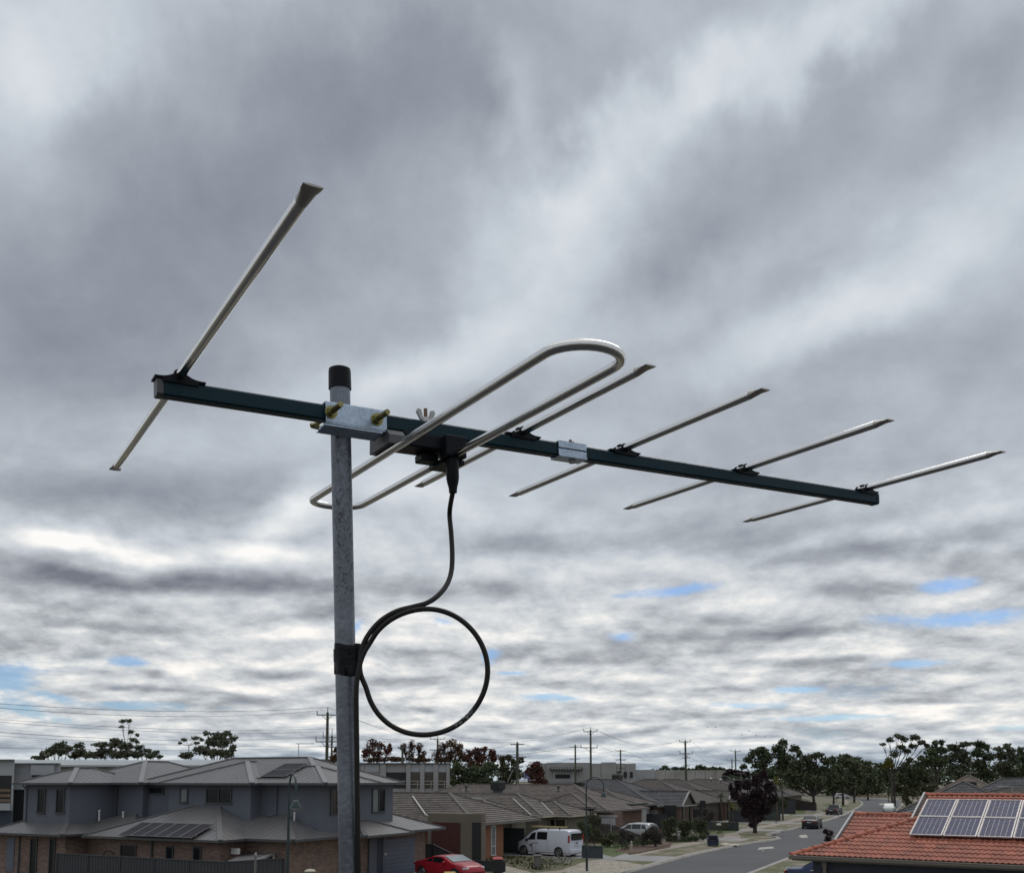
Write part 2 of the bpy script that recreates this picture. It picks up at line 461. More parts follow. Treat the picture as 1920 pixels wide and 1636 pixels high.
def smooth_line(P, n=8):
    return catmull([Vector((p[0], p[1], 0)) for p in P], n)
LK = [(-19.8, -70), (-19.8, 30), (-19.8, 55), (-20.0, 70), (-19.3, 83), (-18.2, 90), (-18.3, 94), (-20.2, 98), (-20.3, 104), (-20.1, 124), (-20.8, 155), (-23.4, 195), (-27.5, 240), (-34, 275), (-48, 296), (-70, 303)]
RK = [(-13.2, -70), (-13.2, 30), (-13.3, 60), (-13.3, 80), (-13.3, 104), (-13.6, 124), (-14.3, 155), (-16.5, 195), (-19.2, 240), (-24.5, 282), (-42, 306), (-70, 313)]
lk = [W(p.x, p.y) for p in smooth_line(LK)]; rk = [W(p.x, p.y) for p in smooth_line(RK)]
def strip(name, A_, B_, z, m, kind='structure'):
    """sheet between two polylines resampled by arc length"""
    def res(P, n):
        d = [0]
        for i in range(1, len(P)): d.append(d[-1]+(P[i]-P[i-1]).length)
        out = []; j = 0
        for k in range(n+1):
            s = d[-1]*k/n
            while j < len(P)-2 and d[j+1] < s: j += 1
            t = (s-d[j])/max(1e-9, d[j+1]-d[j]); out.append(P[j].lerp(P[j+1], min(1, t)))
        return out
    a_ = res(A_, 90); b_ = res(B_, 90)
    mb = MB()
    for i in range(90):
        mb.poly([(a_[i].x, a_[i].y, z), (b_[i].x, b_[i].y, z), (b_[i+1].x, b_[i+1].y, z), (a_[i+1].x, a_[i+1].y, z)])
    o = mb.build(name, m, None, smooth=0); o['kind'] = kind; return o
strip('road', lk, rk, 0.006, M_asphalt)
def offs(P, d):
    out = []
    for i, p in enumerate(P):
        t = (P[min(i+1, len(P)-1)]-P[max(i-1, 0)]).normalized()
        out.append(p+Vector((-t.y, t.x, 0))*d)
    return out
def kerb(P, side):
    mb = MB(); o = offs(P, 0.42*side); o2 = offs(P, 0.10*side)
    for i in range(len(P)-1):
        a, b_, c_, d = P[i], P[i+1], o[i+1], o[i]; e, f = o2[i], o2[i+1]
        up = Vector((0, 0, 0.012)); hi = Vector((0, 0, 0.13))
        mb.poly([a+up, b_+up, f+hi, e+hi]); mb.poly([e+hi, f+hi, c_+hi, d+hi]); mb.poly([d+hi, c_+hi, c_, d])
    k = mb.build('kerb', M_conc, None, smooth=0); k['kind'] = 'structure'
kerb(lk, 1); kerb(rk, -1)
strip('verge', offs(lk, 0.42), offs(lk, 3.4), 0.115, M_verge)
strip('footpath', offs(lk, 3.2), offs(lk, 4.7), 0.119, M_path)
strip('verge', offs(lk, 4.5), offs(lk, 12.5), 0.111, M_verge)
strip('verge', offs(rk, -0.42), offs(rk, -3.6), 0.115, M_verge)
strip('footpath', offs(rk, -3.4), offs(rk, -4.8), 0.119, M_path)
strip('verge', offs(rk, -4.6), offs(rk, -9.5), 0.111, M_verge)
def abq(a0, a1, b0, b1, name, z, m):
    return sheet(name, [W(a0, b0), W(a1, b0), W(a1, b1), W(a0, b1)], z, m)
# crossovers and drives
for (b0, b1, am) in ((62.6, 67.2, -33), (46.5, 50.5, -30.9), (86.2, 90.5, -33), (104.5, 108, -32), (122, 126, -33), (150, 155, -34), (171, 176, -35)):
    abq(am, -20.3, b0, b1, 'driveway', 0.123, M_drive)
def pxsheet(name, pts, z, m):
    return sheet(name, [atz(x, y, z) for x, y in pts], z, m)
pxsheet('gravel_bed', [(1062, 1632), (1120, 1616), (1166, 1613), (1205, 1620), (1188, 1628), (1150, 1640), (1060, 1650)], 0.131, M_stone)
pxsheet('gravel_bed', [(948, 1622), (985, 1632), (1015, 1640), (940, 1644)], 0.131, M_stone)
pxsheet('garden_bed', [(915, 1612), (940, 1605), (985, 1604), (1040, 1607), (1085, 1618), (1050, 1630), (1005, 1634), (950, 1621)], 0.135, M_garden)
pxsheet('lawn', [(1122, 1585), (1150, 1578), (1180, 1596), (1150, 1606), (1122, 1598)], 0.127, M_lawn)
pxsheet('lawn', [(1325, 1552), (1345, 1548), (1392, 1551), (1380, 1559), (1352, 1563), (1327, 1560)], 0.127, M_lawn)
pxsheet('lawn', [(1478, 1520), (1512, 1517), (1508, 1525), (1480, 1528)], 0.127, M_lawn)
pxsheet('lawn', [(1540, 1518), (1560, 1509), (1590, 1508), (1570, 1518), (1545, 1522)], 0.135, M_lawn)
pxsheet('lawn', [(1542, 1508), (1555, 1504), (1560, 1507), (1548, 1511)], 0.135, M_lawn)
pxsheet('garden_bed', [(1150, 1592), (1188, 1585), (1262, 1578), (1255, 1588), (1180, 1600)], 0.139, M_mulch)
for pts in ([(1420, 1592), (1424, 1588), (1449, 1586), (1452, 1589), (1432, 1591)], [(1497, 1567), (1502, 1564), (1512, 1564), (1515, 1569), (1504, 1570)],
            [(1648, 1506), (1660, 1505), (1662, 1507), (1650, 1508)]):
    pxsheet('road_patch', pts, 0.011, M_paint)
pxsheet('road_patch', [(1428, 1594.5), (1430, 1593.5), (1432, 1594.5), (1430, 1595.5)], 0.012, M_paint)
pxsheet('drain_pit', [(1446, 1563.5), (1453, 1561), (1455, 1562.5), (1449, 1565)], 0.142, M_drain)
# ------------------------------------------------------------------ building materials
M_wallblue = mat('slate_blue_render', (0.112, 0.122, 0.148), 0.85, 0, 0.10, 0.5, 0.06, 60)
M_wallnavy = mat('navy_cladding', (0.030, 0.038, 0.060), 0.7, 0, 0.10, 0.5)
M_bronze = mat('charcoal_trim', (0.055, 0.055, 0.058), 0.55, 0, 0.12, 2)
M_gutter = mat('grey_gutter', (0.13, 0.125, 0.115), 0.5, 0, 0.12, 2)
M_pale = mat('pale_flashing', (0.32, 0.32, 0.33), 0.5, 0, 0.12, 2)
M_white = mat('white_paint', (0.62, 0.62, 0.60), 0.6, 0, 0.08, 2)
M_cream = mat('cream_paint', (0.42, 0.385, 0.31), 0.7, 0, 0.1, 1)
M_taupe = mat('taupe_render', (0.150, 0.130, 0.105), 0.9, 0, 0.12, 0.5, 0.05, 60)
M_whiter = mat('light_grey_render', (0.33, 0.325, 0.32), 0.85, 0, 0.1, 0.5)
M_concp = mat('tilt_up_concrete', (0.30, 0.29, 0.285), 0.88, 0, 0.14, 0.35, 0.05, 30, fine=0.06)
M_concd = mat('weathered_concrete', (0.34, 0.325, 0.30), 0.9, 0, 0.3, 0.2, 0.05, 30, fine=0.1)
M_concl = mat('blue_grey_panel', (0.36, 0.375, 0.39), 0.85, 0, 0.1, 0.3)
M_redwood = mat('dark_red_door', (0.060, 0.014, 0.012), 0.6, 0, 0.2, 3)
M_doorblue = mat('blue_grey_roller', (0.10, 0.115, 0.15), 0.6, 0, 0.08, 2)
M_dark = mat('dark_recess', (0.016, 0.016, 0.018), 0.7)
M_soffit = mat('grey_soffit', (0.10, 0.10, 0.10), 0.8)  # one even mid grey for eave linings
M_timber = mat('weathered_timber', (0.16, 0.115, 0.08), 0.85, 0, 0.3, 3)
M_fence = mat('steel_fence_grey', (0.040, 0.042, 0.048), 0.6, 0, 0.1, 1)
M_fenceg = mat('steel_fence_slate', (0.052, 0.062, 0.066), 0.6, 0, 0.1, 1)
M_fenceb = mat('brown_timber_fence', (0.060, 0.048, 0.042), 0.85, 0, 0.25, 2)
def glass(name, c=(0.012, 0.014, 0.018), r=0.08):
    return mat(name, c, r, 0, 0.1, 1, spec=0.55, fine=0.0)
M_glass = glass('window_glass'); M_glassl = glass('pale_blind_glass', (0.16, 0.18, 0.19), 0.25); M_glassc = glass('curtained_glass', (0.055, 0.045, 0.035), 0.2)
def brickmat(name, c1, c2, mort):
    def f(n, t, col, bs, nt):
        uv = n.node('ShaderNodeTexCoord').outputs['UV']
        b_ = n.node('ShaderNodeTexBrick'); nt.links.new(uv, b_.inputs['Vector'])
        b_.inputs['Scale'].default_value = 1.0
        b_.inputs['Brick Width'].default_value = 0.24; b_.inputs['Row Height'].default_value = 0.086
        b_.inputs['Mortar Size'].default_value = 0.010; b_.inputs['Color1'].default_value = (*c1, 1)
        b_.inputs['Color2'].default_value = (*c2, 1); b_.inputs['Mortar'].default_value = (*mort, 1)
        bm_ = n.node('ShaderNodeBump'); bm_.inputs['Strength'].default_value = 0.6; bm_.inputs['Distance'].default_value = 0.01
        nt.links.new(b_.outputs['Fac'], bm_.inputs['Height']); bm_.invert = True
        nt.links.new(bm_.outputs[0], bs.inputs['Normal'])
        k = n.rng(n.noise(t, 0.6, 4, 0.6, dim='3D'), 0.3, 0.7, 0.85, 1.15, 'LINEAR')
        return n.vm('MULTIPLY', b_.outputs['Color'], n.xyz(k, k, k))
    return mat(name, c1, 0.9, 0, build=f)
M_brickt = brickmat('tan_brick', (0.26, 0.17, 0.125), (0.15, 0.10, 0.085), (0.13, 0.11, 0.10))
M_bricko = brickmat('orange_brick', (0.30, 0.125, 0.06), (0.24, 0.10, 0.05), (0.16, 0.10, 0.07))
M_brickr = brickmat('red_brown_brick', (0.17, 0.085, 0.06), (0.11, 0.07, 0.055), (0.12, 0.10, 0.09))
M_brickb = brickmat('brown_brick', (0.11, 0.085, 0.065), (0.08, 0.06, 0.05), (0.09, 0.075, 0.065))
def tilemat(name, c, var=0.25):
    def f(n, t, col, bs, nt):
        uv = n.node('ShaderNodeTexCoord').outputs['UV']
        s = n.node('ShaderNodeSeparateXYZ'); nt.links.new(uv, s.inputs[0])
        iu = n.m('FLOOR', n.m('DIVIDE', s.outputs[0], 0.30)); iv = n.m('FLOOR', n.m('DIVIDE', s.outputs[1], 0.33))
        wn = n.node('ShaderNodeTexWhiteNoise', noise_dimensions='2D'); nt.links.new(n.xyz(iu, iv, 0), wn.inputs['Vector'])
        fr = n.m('FRACT', n.m('DIVIDE', s.outputs[0], 0.30))
        joint = n.rng(n.m('ABSOLUTE', n.m('SUBTRACT', fr, 0.5)), 0.40, 0.5, 1.0, 0.72, 'LINEAR')
        k = n.m('MULTIPLY', n.rng(wn.outputs['Value'], 0, 1, 1-var, 1+var*0.8, 'LINEAR'), joint)
        k = n.m('MULTIPLY', k, n.rng(n.noise(t, 0.35, 4, 0.65, dim='3D'), 0.3, 0.7, 0.86, 1.14, 'LINEAR'))
        return n.vm('MULTIPLY', tuple(c), n.xyz(k, k, k))
    return mat(name, c, 0.8, 0, build=f)
M_tileb = tilemat('brown_grey_tiles', (0.132, 0.114, 0.102))
M_tiled = tilemat('dark_grey_tiles', (0.085, 0.085, 0.092))
M_tilec = tilemat('charcoal_brown_tiles', (0.105, 0.092, 0.084))
M_tilew = tilemat('warm_brown_tiles', (0.17, 0.13, 0.105))
M_tilel = tilemat('light_ridge_tiles', (0.15, 0.14, 0.125), 0.15)
def m_ribs(n, t, col, bs, nt):
    k = n.rng(n.noise(t, 0.5, 4, 0.6, dim='3D'), 0.3, 0.7, 0.9, 1.1, 'LINEAR')
    return n.vm('MULTIPLY', col, n.xyz(k, k, k))
M_steel = mat('grey_steel_roof', (0.140, 0.136, 0.138), 0.42, 0.1, 0.06, 0.6, build=m_ribs)
M_steell = mat('steel_roof_capping', (0.215, 0.21, 0.21), 0.42, 0.1, 0.06, 0.6)
M_pv = None

# ------------------------------------------------------------------ roof and wall helpers
def clip(poly, n, d, keep=1):
    """keep the side where keep*(p.n-d) >= 0"""
    out = []
    for i in range(len(poly)):
        a, b_ = poly[i], poly[(i+1) % len(poly)]
        fa, fb = keep*(a.dot(n)-d), keep*(b_.dot(n)-d)
        if fa >= 0: out.append(a)
        if (fa >= 0) != (fb >= 0): out.append(a.lerp(b_, fa/(fa-fb)))
    return out
def tiled_face(mb, poly, gauge=0.33, lift=0.055, mi=0):
    """overlapping courses of tiles on a planar roof face; poly[0]->poly[1] is the eave"""
    poly = [Vector(p) for p in poly]
    e = (poly[1]-poly[0]).normalized()
    nrm = None
    for k in range(2, len(poly)):
        c = e.cross(poly[k]-poly[0])
        if c.length > 1e-4: nrm = c.normalized(); break
    if nrm.z < 0: nrm = -nrm
    s = nrm.cross(e).normalized()
    if s.z < 0: s = -s
    o = poly[0]
    L = max((p-o).dot(s) for p in poly); k = 0; v = 0.0
    while v < L-0.01:
        v1 = min(L, v+gauge)
        q = clip(clip(poly, s, o.dot(s)+v, 1), s, o.dot(s)+v1, -1)
        if len(q) >= 3:
            top = [p+nrm*(lift*(1-((p-o).dot(s)-v)/gauge)+0.004) for p in q]
            uv = [((p-o).dot(e)+500, (p-o).dot(s)+1e-3) for p in q]
            uv = [(u_, v+0.5*(v1-v) if True else v_) for (u_, v_) in uv]
            if (top[1]-top[0]).cross(top[2]-top[1]).dot(nrm) < 0: top = top[::-1]; uv = uv[::-1]
            mb.poly(top, mi, uv)
            low = sorted([p for p in q if abs((p-o).dot(s)-v) < 1e-4], key=lambda p: p.dot(e))
            if len(low) >= 2:
                a, b_ = low[0], low[-1]
                mb.poly([a-nrm*0.004, b_-nrm*0.004, b_+nrm*(lift+0.004), a+nrm*(lift+0.004)], mi, [((a-o).dot(e)+500, v+.01), ((b_-o).dot(e)+500, v+.01), ((b_-o).dot(e)+500, v+.02), ((a-o).dot(e)+500, v+.02)])
        v = v1
def ribbed_face(mb, poly, sp=0.42, mi=0):
    """flat steel sheet with standing ribs running up the slope"""
    poly = [Vector(p) for p in poly]
    e = (poly[1]-poly[0]).normalized(); nrm = None
    for k in range(2, len(poly)):
        c = e.cross(poly[k]-poly[0])
        if c.length > 1e-4: nrm = c.normalized(); break
    if nrm.z < 0: nrm = -nrm
    s = nrm.cross(e).normalized()
    if s.z < 0: s = -s
    o = poly[0]
    q = poly if (poly[1]-poly[0]).cross(poly[2]-poly[1]).dot(nrm) > 0 else poly[::-1]
    mb.poly(q, mi)
    u0 = min((p-o).dot(e) for p in poly); u1 = max((p-o).dot(e) for p in poly)
    u = u0+sp*0.5
    while u < u1:
        r = clip(clip(poly, e, o.dot(e)+u-0.022, 1), e, o.dot(e)+u+0.022, -1)
        if len(r) >= 3:
            vs_ = [(p-o).dot(s) for p in r]; a, b_ = min(vs_), max(vs_)
            if b_-a > 0.15:
                base = o+e*u
                mb.box(base+s*(a+b_)/2+nrm*0.005, e, s, nrm, 0.010, (b_-a)/2-0.04, 0.005, mi)
        u += sp
def bar(mb, a, b_, w_, h_, mi=0, up=Vector((0, 0, 1)), lift=0.0):
    a = Vector(a); b_ = Vector(b_); d = b_-a
    if d.length < 1e-4: return
    x = d.normalized(); y = up.cross(x)
    if y.length < 1e-4: y = Vector((1, 0, 0))
    y.normalize(); z = x.cross(y)
    mb.box((a+b_)/2+z*lift, x, y, z, d.length/2, w_/2, h_/2, mi)

class Roof:
    """hip roof block on the street grid: faces, cappings and gutters are parts of a building"""
    def __init__(s, a0, a1, b0, b1, z, pitch, kind='tile', fr=W, ends=(1, 1, 1, 1)):
        s.c = [fr(a0, b0, z), fr(a1, b0, z), fr(a1, b1, z), fr(a0, b1, z)]
        wa, wb = a1-a0, b1-b0; r = min(wa, wb)/2; zt = z+r*pitch
        if wa >= wb: s.r0, s.r1 = fr(a0+(r if ends[3] else 0), (b0+b1)/2, zt), fr(a1-(r if ends[1] else 0), (b0+b1)/2, zt); s.axis = 'a'
        else: s.r0, s.r1 = fr((a0+a1)/2, b0+(r if ends[0] else 0), zt), fr((a0+a1)/2, b1-(r if ends[2] else 0), zt); s.axis = 'b'
        s.kind = kind; s.ends = ends
    def faces(s):
        c, r0, r1 = s.c, s.r0, s.r1
        if s.axis == 'a':
            F = [[c[0], c[1], r1, r0], [c[2], c[3], r0, r1]]
            if s.ends[1]: F.append([c[1], c[2], r1])
            if s.ends[3]: F.append([c[3], c[0], r0])
        else:
            F = [[c[1], c[2], r1, r0], [c[3], c[0], r0, r1]]
            if s.ends[0]: F.append([c[0], c[1], r0])
            if s.ends[2]: F.append([c[2], c[3], r1])
        return F
    def hips(s):
        c, r0, r1 = s.c, s.r0, s.r1
        L = [(r0, r1)]
        if s.axis == 'a':
            if s.ends[3]: L += [(c[0], r0), (c[3], r0)]
            if s.ends[1]: L += [(c[1], r1), (c[2], r1)]
        else:
            if s.ends[0]: L += [(c[0], r0), (c[1], r0)]
            if s.ends[2]: L += [(c[3], r1), (c[2], r1)]
        return L

def make_roof(parent, blocks, m, mcap, mgut, kind='tile', name='roof', gut=True, capw=0.26):
    """one roof part (with its capping and gutter as sub-parts) from several overlapping blocks"""
    mb = MB()
    for R_ in blocks:
        for f in R_.faces():
            (tiled_face if kind == 'tile' else ribbed_face)(mb, f)
    rf = mb.build(name, m, parent, smooth=0)
    mc = MB()
    for R_ in blocks:
        for a, b_ in R_.hips():
            if (a-b_).length < 0.05: continue
            if kind == 'tile':
                L = (b_-a).length; n = max(1, int(L/0.42)); d = (b_-a)/n
                for i in range(n):
                    p = a+d*i; q = a+d*(i+1.06)
                    if i == n-1: q = b_
                    bar(mc, p+Vector((0, 0, 0.055)), q+Vector((0, 0, 0.04)), 0.24, 0.07)
            else:
                bar(mc, a+Vector((0, 0, 0.02)), b_+Vector((0, 0, 0.02)), capw, 0.05)
    mc.build('ridge_capping', mcap, rf, smooth=0)
    if gut:
        mg = MB()
        for R_ in blocks:
            c = R_.c; ctr = (c[0]+c[1]+c[2]+c[3])/4
            for i in range(4):
                a, b_ = c[i], c[(i+1) % 4]
                out = ((a+b_)/2-ctr); out.z = 0
                x = (b_-a).normalized(); nn = Vector((x.y, -x.x, 0))
                if nn.dot(out) < 0: nn = -nn
                bar(mg, a+nn*0.05+Vector((0, 0, -0.06)), b_+nn*0.05+Vector((0, 0, -0.06)), 0.12, 0.12)
            # soffit
            mg.poly([p+Vector((0, 0, -0.115)) for p in (c[0], c[3], c[2], c[1])])
        mg.build('gutter', mgut, rf, smooth=0)
    return rf

def walls(parent, foot, z0, z1, m, name='wall'):
    """closed wall block with metre-scaled UVs (foot = plan points)"""
    mb = MB(); n = len(foot)
    ar = sum(foot[i].x*foot[(i+1) % n].y-foot[(i+1) % n].x*foot[i].y for i in range(n))
    if ar < 0: foot = foot[::-1]
    u = 0
    for i in range(n):
        a, b_ = foot[i], foot[(i+1) % n]; L = (Vector((b_.x, b_.y, 0))-Vector((a.x, a.y, 0))).length
        mb.poly([(a.x, a.y, z0), (b_.x, b_.y, z0), (b_.x, b_.y, z1), (a.x, a.y, z1)], 0, [(u, z0+9), (u+L, z0+9), (u+L, z1+9), (u, z1+9)])
        u += L
    mb.poly([(p.x, p.y, z1) for p in foot]); mb.poly([(p.x, p.y, z0) for p in foot[::-1]])
    return mb.build(name, m, parent, smooth=0)
def rect(a0, a1, b0, b1, fr=W): return [fr(a0, b0), fr(a1, b0), fr(a1, b1), fr(a0, b1)]

def plane_pt(px, py, p0, nn):
    """where the line of sight meets the vertical plane through p0 with normal nn"""
    o = Vector((0, 0, H)); d = ray(px, py)
    t = (p0-o).dot(nn)/d.dot(nn)
    return o+d*t
def panel_on(parent, name, x0, x1, y0, y1, p0, nn, m, out=0.02, thick=0.04):
    """flat panel fixed on a wall plane, given by its photograph rectangle"""
    nn = nn.normalized(); cx_ = (y0+y1)/2
    a = plane_pt(x0, cx_, p0, nn); b_ = plane_pt(x1, cx_, p0, nn)
    zt = plane_pt((x0+x1)/2, y0, p0, nn).z; zb = plane_pt((x0+x1)/2, y1, p0, nn).z
    zb = max(zb, 0.12)
    x = (b_-a); x.z = 0; L = x.length; x.normalize()
    c = (a+b_)/2; c.z = (zt+zb)/2; c += nn*out
    mb = MB(); mb.box(c, x, nn, Vector((0, 0, 1)), L/2, thick/2, (zt-zb)/2)
    return mb.build(name, m, parent, smooth=0), c, x, L, zt, zb
def window(parent, x0, x1, y0, y1, p0, nn, mull=0, rail=False, mf=None, mg=None, name='window'):
    """window frame part with its panes as sub-parts"""
    mf = mf or M_bronze; mg = mg or M_glass
    nn = nn.normalized(); ym = (y0+y1)/2
    a = plane_pt(x0, ym, p0, nn); b_ = plane_pt(x1, ym, p0, nn)
    zt = plane_pt((x0+x1)/2, y0, p0, nn).z; zb = plane_pt((x0+x1)/2, y1, p0, nn).z
    x = (b_-a); x.z = 0; L = x.length; x.normalize(); Z = Vector((0, 0, 1)); c = (a+b_)/2
    t = 0.06; mb = MB()
    def bx(u, z, hu, hz, o=0.035, th=0.035): mb.box(Vector((c.x, c.y, 0))+x*u+Z*z+nn*o, x, nn, Z, hu, th, hz)
    bx(0, zt-t/2, L/2, t/2); bx(0, zb+t/2, L/2+0.04, t/2, 0.05, 0.05)
    bx(-L/2+t/2, (zt+zb)/2, t/2, (zt-zb)/2-t); bx(L/2-t/2, (zt+zb)/2, t/2, (zt-zb)/2-t)
    for k in range(mull): bx(-L/2+L*(k+1)/(mull+1), (zt+zb)/2, 0.028, (zt-zb)/2-t)
    if rail: bx(0, zb+(zt-zb)*0.32, L/2-t, 0.025)
    f = mb.build(name, mf, parent, smooth=0)
    for k in range(mull+1):
        m2 = MB(); w0 = -L/2+L*k/(mull+1); w1 = -L/2+L*(k+1)/(mull+1)
        cc = Vector((c.x, c.y, 0))+x*(w0+w1)/2+Z*(zt+zb)/2+nn*0.014
        m2.box(cc, x, nn, Z, (w1-w0)/2-0.03, 0.010, (zt-zb)/2-t*0.8)
        m2.build('pane', mg if not isinstance(mg, (list, tuple)) else mg[k], f, smooth=0)
    return f

def steel_fence(name, pts, h, m, label, group=None, bay=2.38, post=True, z0=0.1):
    """pressed-steel fence: every panel and every post is a part"""
    r_ = thing(name, (pts[0].x, pts[0].y, 0), label, 'fence', 0, group)
    Z = Vector((0, 0, 1))
    for i in range(len(pts)-1):
        a, b_ = pts[i], pts[i+1]; ha = h if not isinstance(h, (list, tuple)) else h[i]; hb = h if not isinstance(h, (list, tuple)) else h[i+1]
        L = (b_-a).length; n = max(1, round(L/bay)); x = (b_-a).normalized(); y = Vector((-x.y, x.x, 0))
        for k in range(n):
            p = a+(b_-a)*k/n; q = a+(b_-a)*(k+1)/n
            h0 = ha+(hb-ha)*k/n; h1 = ha+(hb-ha)*(k+1)/n
            mb = MB(); w_ = (q-p).length; m_ = max(2, int(w_/0.2)); pts2_ = []
            for j in range(m_):
                u = w_*j/m_; d = w_/m_
                pts2_ += [(u+0.02, 0), (u+d*0.45, 0), (u+d*0.55, 0.03), (u+d*0.95, 0.03)]
            pts2_ = [(min(max(u, 0.03), w_-0.03), v) for u, v in pts2_]
            for j in range(len(pts2_)-1):
                (u0, v0), (u1, v1) = pts2_[j], pts2_[j+1]
                t0 = h0+(h1-h0)*u0/w_-0.04; t1 = h0+(h1-h0)*u1/w_-0.04
                A_ = p+x*u0+y*v0; B_ = p+x*u1+y*v1
                mb.poly([A_+Z*z0, B_+Z*z0, B_+Z*t1, A_+Z*t0])
            bar(mb, p+Z*(h0-0.02), q+Z*(h1-0.02), 0.06, 0.05)
            mb.build('panel', m, r_, smooth=0)
            if post:
                mp = MB(); bar(mp, p+Z*z0, p+Z*(h0+0.03), 0.07, 0.07, up=x); mp.build('post', m, r_, smooth=0)
        if post:
            mp = MB(); bar(mp, b_+Z*z0, b_+Z*(hb+0.03), 0.07, 0.07, up=x); mp.build('post', m, r_, smooth=0)
    return r_
NB_ = -GR                                   # wall normal facing down-street (towards the viewer)
NQ_ = GQ                                    # wall normal facing the street
# ------------------------------------------------------------------ slate-blue two-storey townhouses
hl = thing('townhouse', W(-47, 37), 'slate-blue upstairs and tan brick downstairs townhouse at the far left, two slit windows above', 'townhouse')
walls(hl, rect(-49.4, -45.7, 36.9, 41), 2.5, 5.33, M_wallblue)
walls(hl, rect(-49.5, -43.4, 39.9, 47), 2.5, 5.34, M_wallblue)
walls(hl, rect(-50.3, -44.9, 36.1, 46.5), 0, 2.55, M_brickt)
walls(hl, rect(-44.95, -41.9, 37.6, 46), 0, 2.52, M_brickt)
make_roof(hl, [Roof(-49.85, -45.25, 36.5, 42.2, 5.4, .37, 'steel'), Roof(-49.9, -42.95, 39.3, 48, 5.41, .37, 'steel')], M_steel, M_steell, M_bronze, 'steel')
make_roof(hl, [Roof(-51.1, -44.5, 35.55, 44, 2.66, .39, 'steel'), Roof(-47, -41.2, 37.1, 46, 2.67, .34, 'steel')], M_steel, M_steel, M_bronze, 'steel', 'lower_roof')
p0 = W(-47, 36.9)
window(hl, 71, 86, 1477, 1524, p0, NB_); window(hl, 106, 122, 1477, 1524, p0, NB_)
p1 = W(-47, 36.1)
window(hl, 57, 70, 1570, 1640, p1, NB_, name='slit_window'); window(hl, 93, 104, 1570, 1640, p1, NB_, name='slit_window')
o_, *_ = panel_on(hl, 'front_door', 13, 27, 1569, 1632, p1, NB_, M_doorblue, 0.02)
mb = MB(); pa = plane_pt(38.5, 1569, p1, NB_); mb.tube([Vector((pa.x, pa.y, 2.55))+NB_*0.06, Vector((pa.x, pa.y, 0))+NB_*0.06], 0.045, 8); mb.build('downpipe', M_bronze, hl)
mb = MB(); q0 = W(-45.4, 39.8); mb.tube([q0+Vector((0, 0, 5.3)), q0+Vector((0, 0, 3.3))], 0.05, 8); mb.build('downpipe', M_bronze, hl)
mb = MB(); pp = plane_pt(52, 1470, p0, NB_); mb.tube([pp+NB_*0.3+Vector((0, 0, -.05)), pp+NB_*0.12+Vector((0, 0, -.22)), pp+NB_*0.05+Vector((0, 0, -.3)), Vector((pp.x, pp.y, 3.2))+NB_*0.05], 0.045, 8); mb.build('downpipe', M_wallblue, hl)
# vents standing on the low roof
for px, py0, py1 in ((186, 1519, 1530), (231, 1522, 1530)):
    b0 = at(px, py1, 55.0); t0 = at(px, py0, 55.0)
    mb = MB(); mb.tube([b0-Vector((0, 0, .3)), t0], 0.05, 8); mb.tube([t0+Vector((0, 0, -.02)), t0+Vector((0, 0, .04))], 0.08, 8); mb.build('vent_pipe', M_white, hl)

hr = thing('townhouse', W(-36, 38), 'slate-blue upstairs townhouse behind the mast with panels on both roof levels', 'townhouse')
walls(hr, rect(-40.96, -35.1, 39.5, 46), 2.5, 5.33, M_wallblue)
walls(hr, rect(-43.4, -31.2, 40.3, 47.1), 2.5, 5.34, M_wallblue)
walls(hr, rect(-41.8, -34.0, 36.15, 46), 0, 2.55, M_brickt)
walls(hr, rect(-40, -31.1, 37.9, 47), 0, 2.54, M_brickt)
RA = Roof(-41.4, -34.65, 39.05, 47, 5.4, .36, 'steel'); RM = Roof(-44, -30.75, 39.85, 47.5, 5.42, .37, 'steel'); RB = Roof(-36, -30.3, 39.6, 44.6, 5.41, .36, 'steel')
make_roof(hr, [RA, RM, RB], M_steel, M_steell, M_bronze, 'steel')
LR1 = Roof(-43.0, -33.5, 35.65, 45, 2.66, .39, 'steel')
make_roof(hr, [LR1, Roof(-39, -30.5, 37.4, 47, 2.67, .37, 'steel'), Roof(-33, -29.2, 41.6, 46.2, 2.68, .37, 'steel'), Roof(-35, -29.9, 43.6, 50.8, 2.70, .37, 'steel')],
          M_steel, M_steel, M_bronze, 'steel', 'lower_roof')
walls(hr, rect(-34, -31.0, 42.5, 50.4), 0, 2.56, M_brickt)
p0 = W(-38, 39.5)
window(hr, 338, 353, 1477, 1504, p0, NB_, mg=M_glassl); window(hr, 387, 435, 1476, 1506, p0, NB_, mull=1)
window(hr, 280, 308, 1474, 1488, W(-42, 40.3), NB_)
pq = W(-31.2, 43)
window(hr, 619, 645, 1478, 1526, pq, NQ_, mull=1, rail=True, mg=M_glassc)
window(hr, 697, 721, 1477, 1522, pq, NQ_, mull=1, mg=[M_glassl, M_glass])
pw = W(-38, 36.15)
window(hr, 226, 256, 1582, 1612, pw, NB_); window(hr, 312, 326, 1585, 1612, pw, NB_, name='slit_window'); window(hr, 363, 378, 1585, 1614, pw, NB_, name='slit_window')
mb = MB(); pa = plane_pt(286, 1585, pw, NB_); mb.tube([Vector((pa.x, pa.y, 2.6))+NB_*0.06, Vector((pa.x, pa.y, 0))+NB_*0.06], 0.06, 8); mb.build('downpipe', M_bronze, hr)
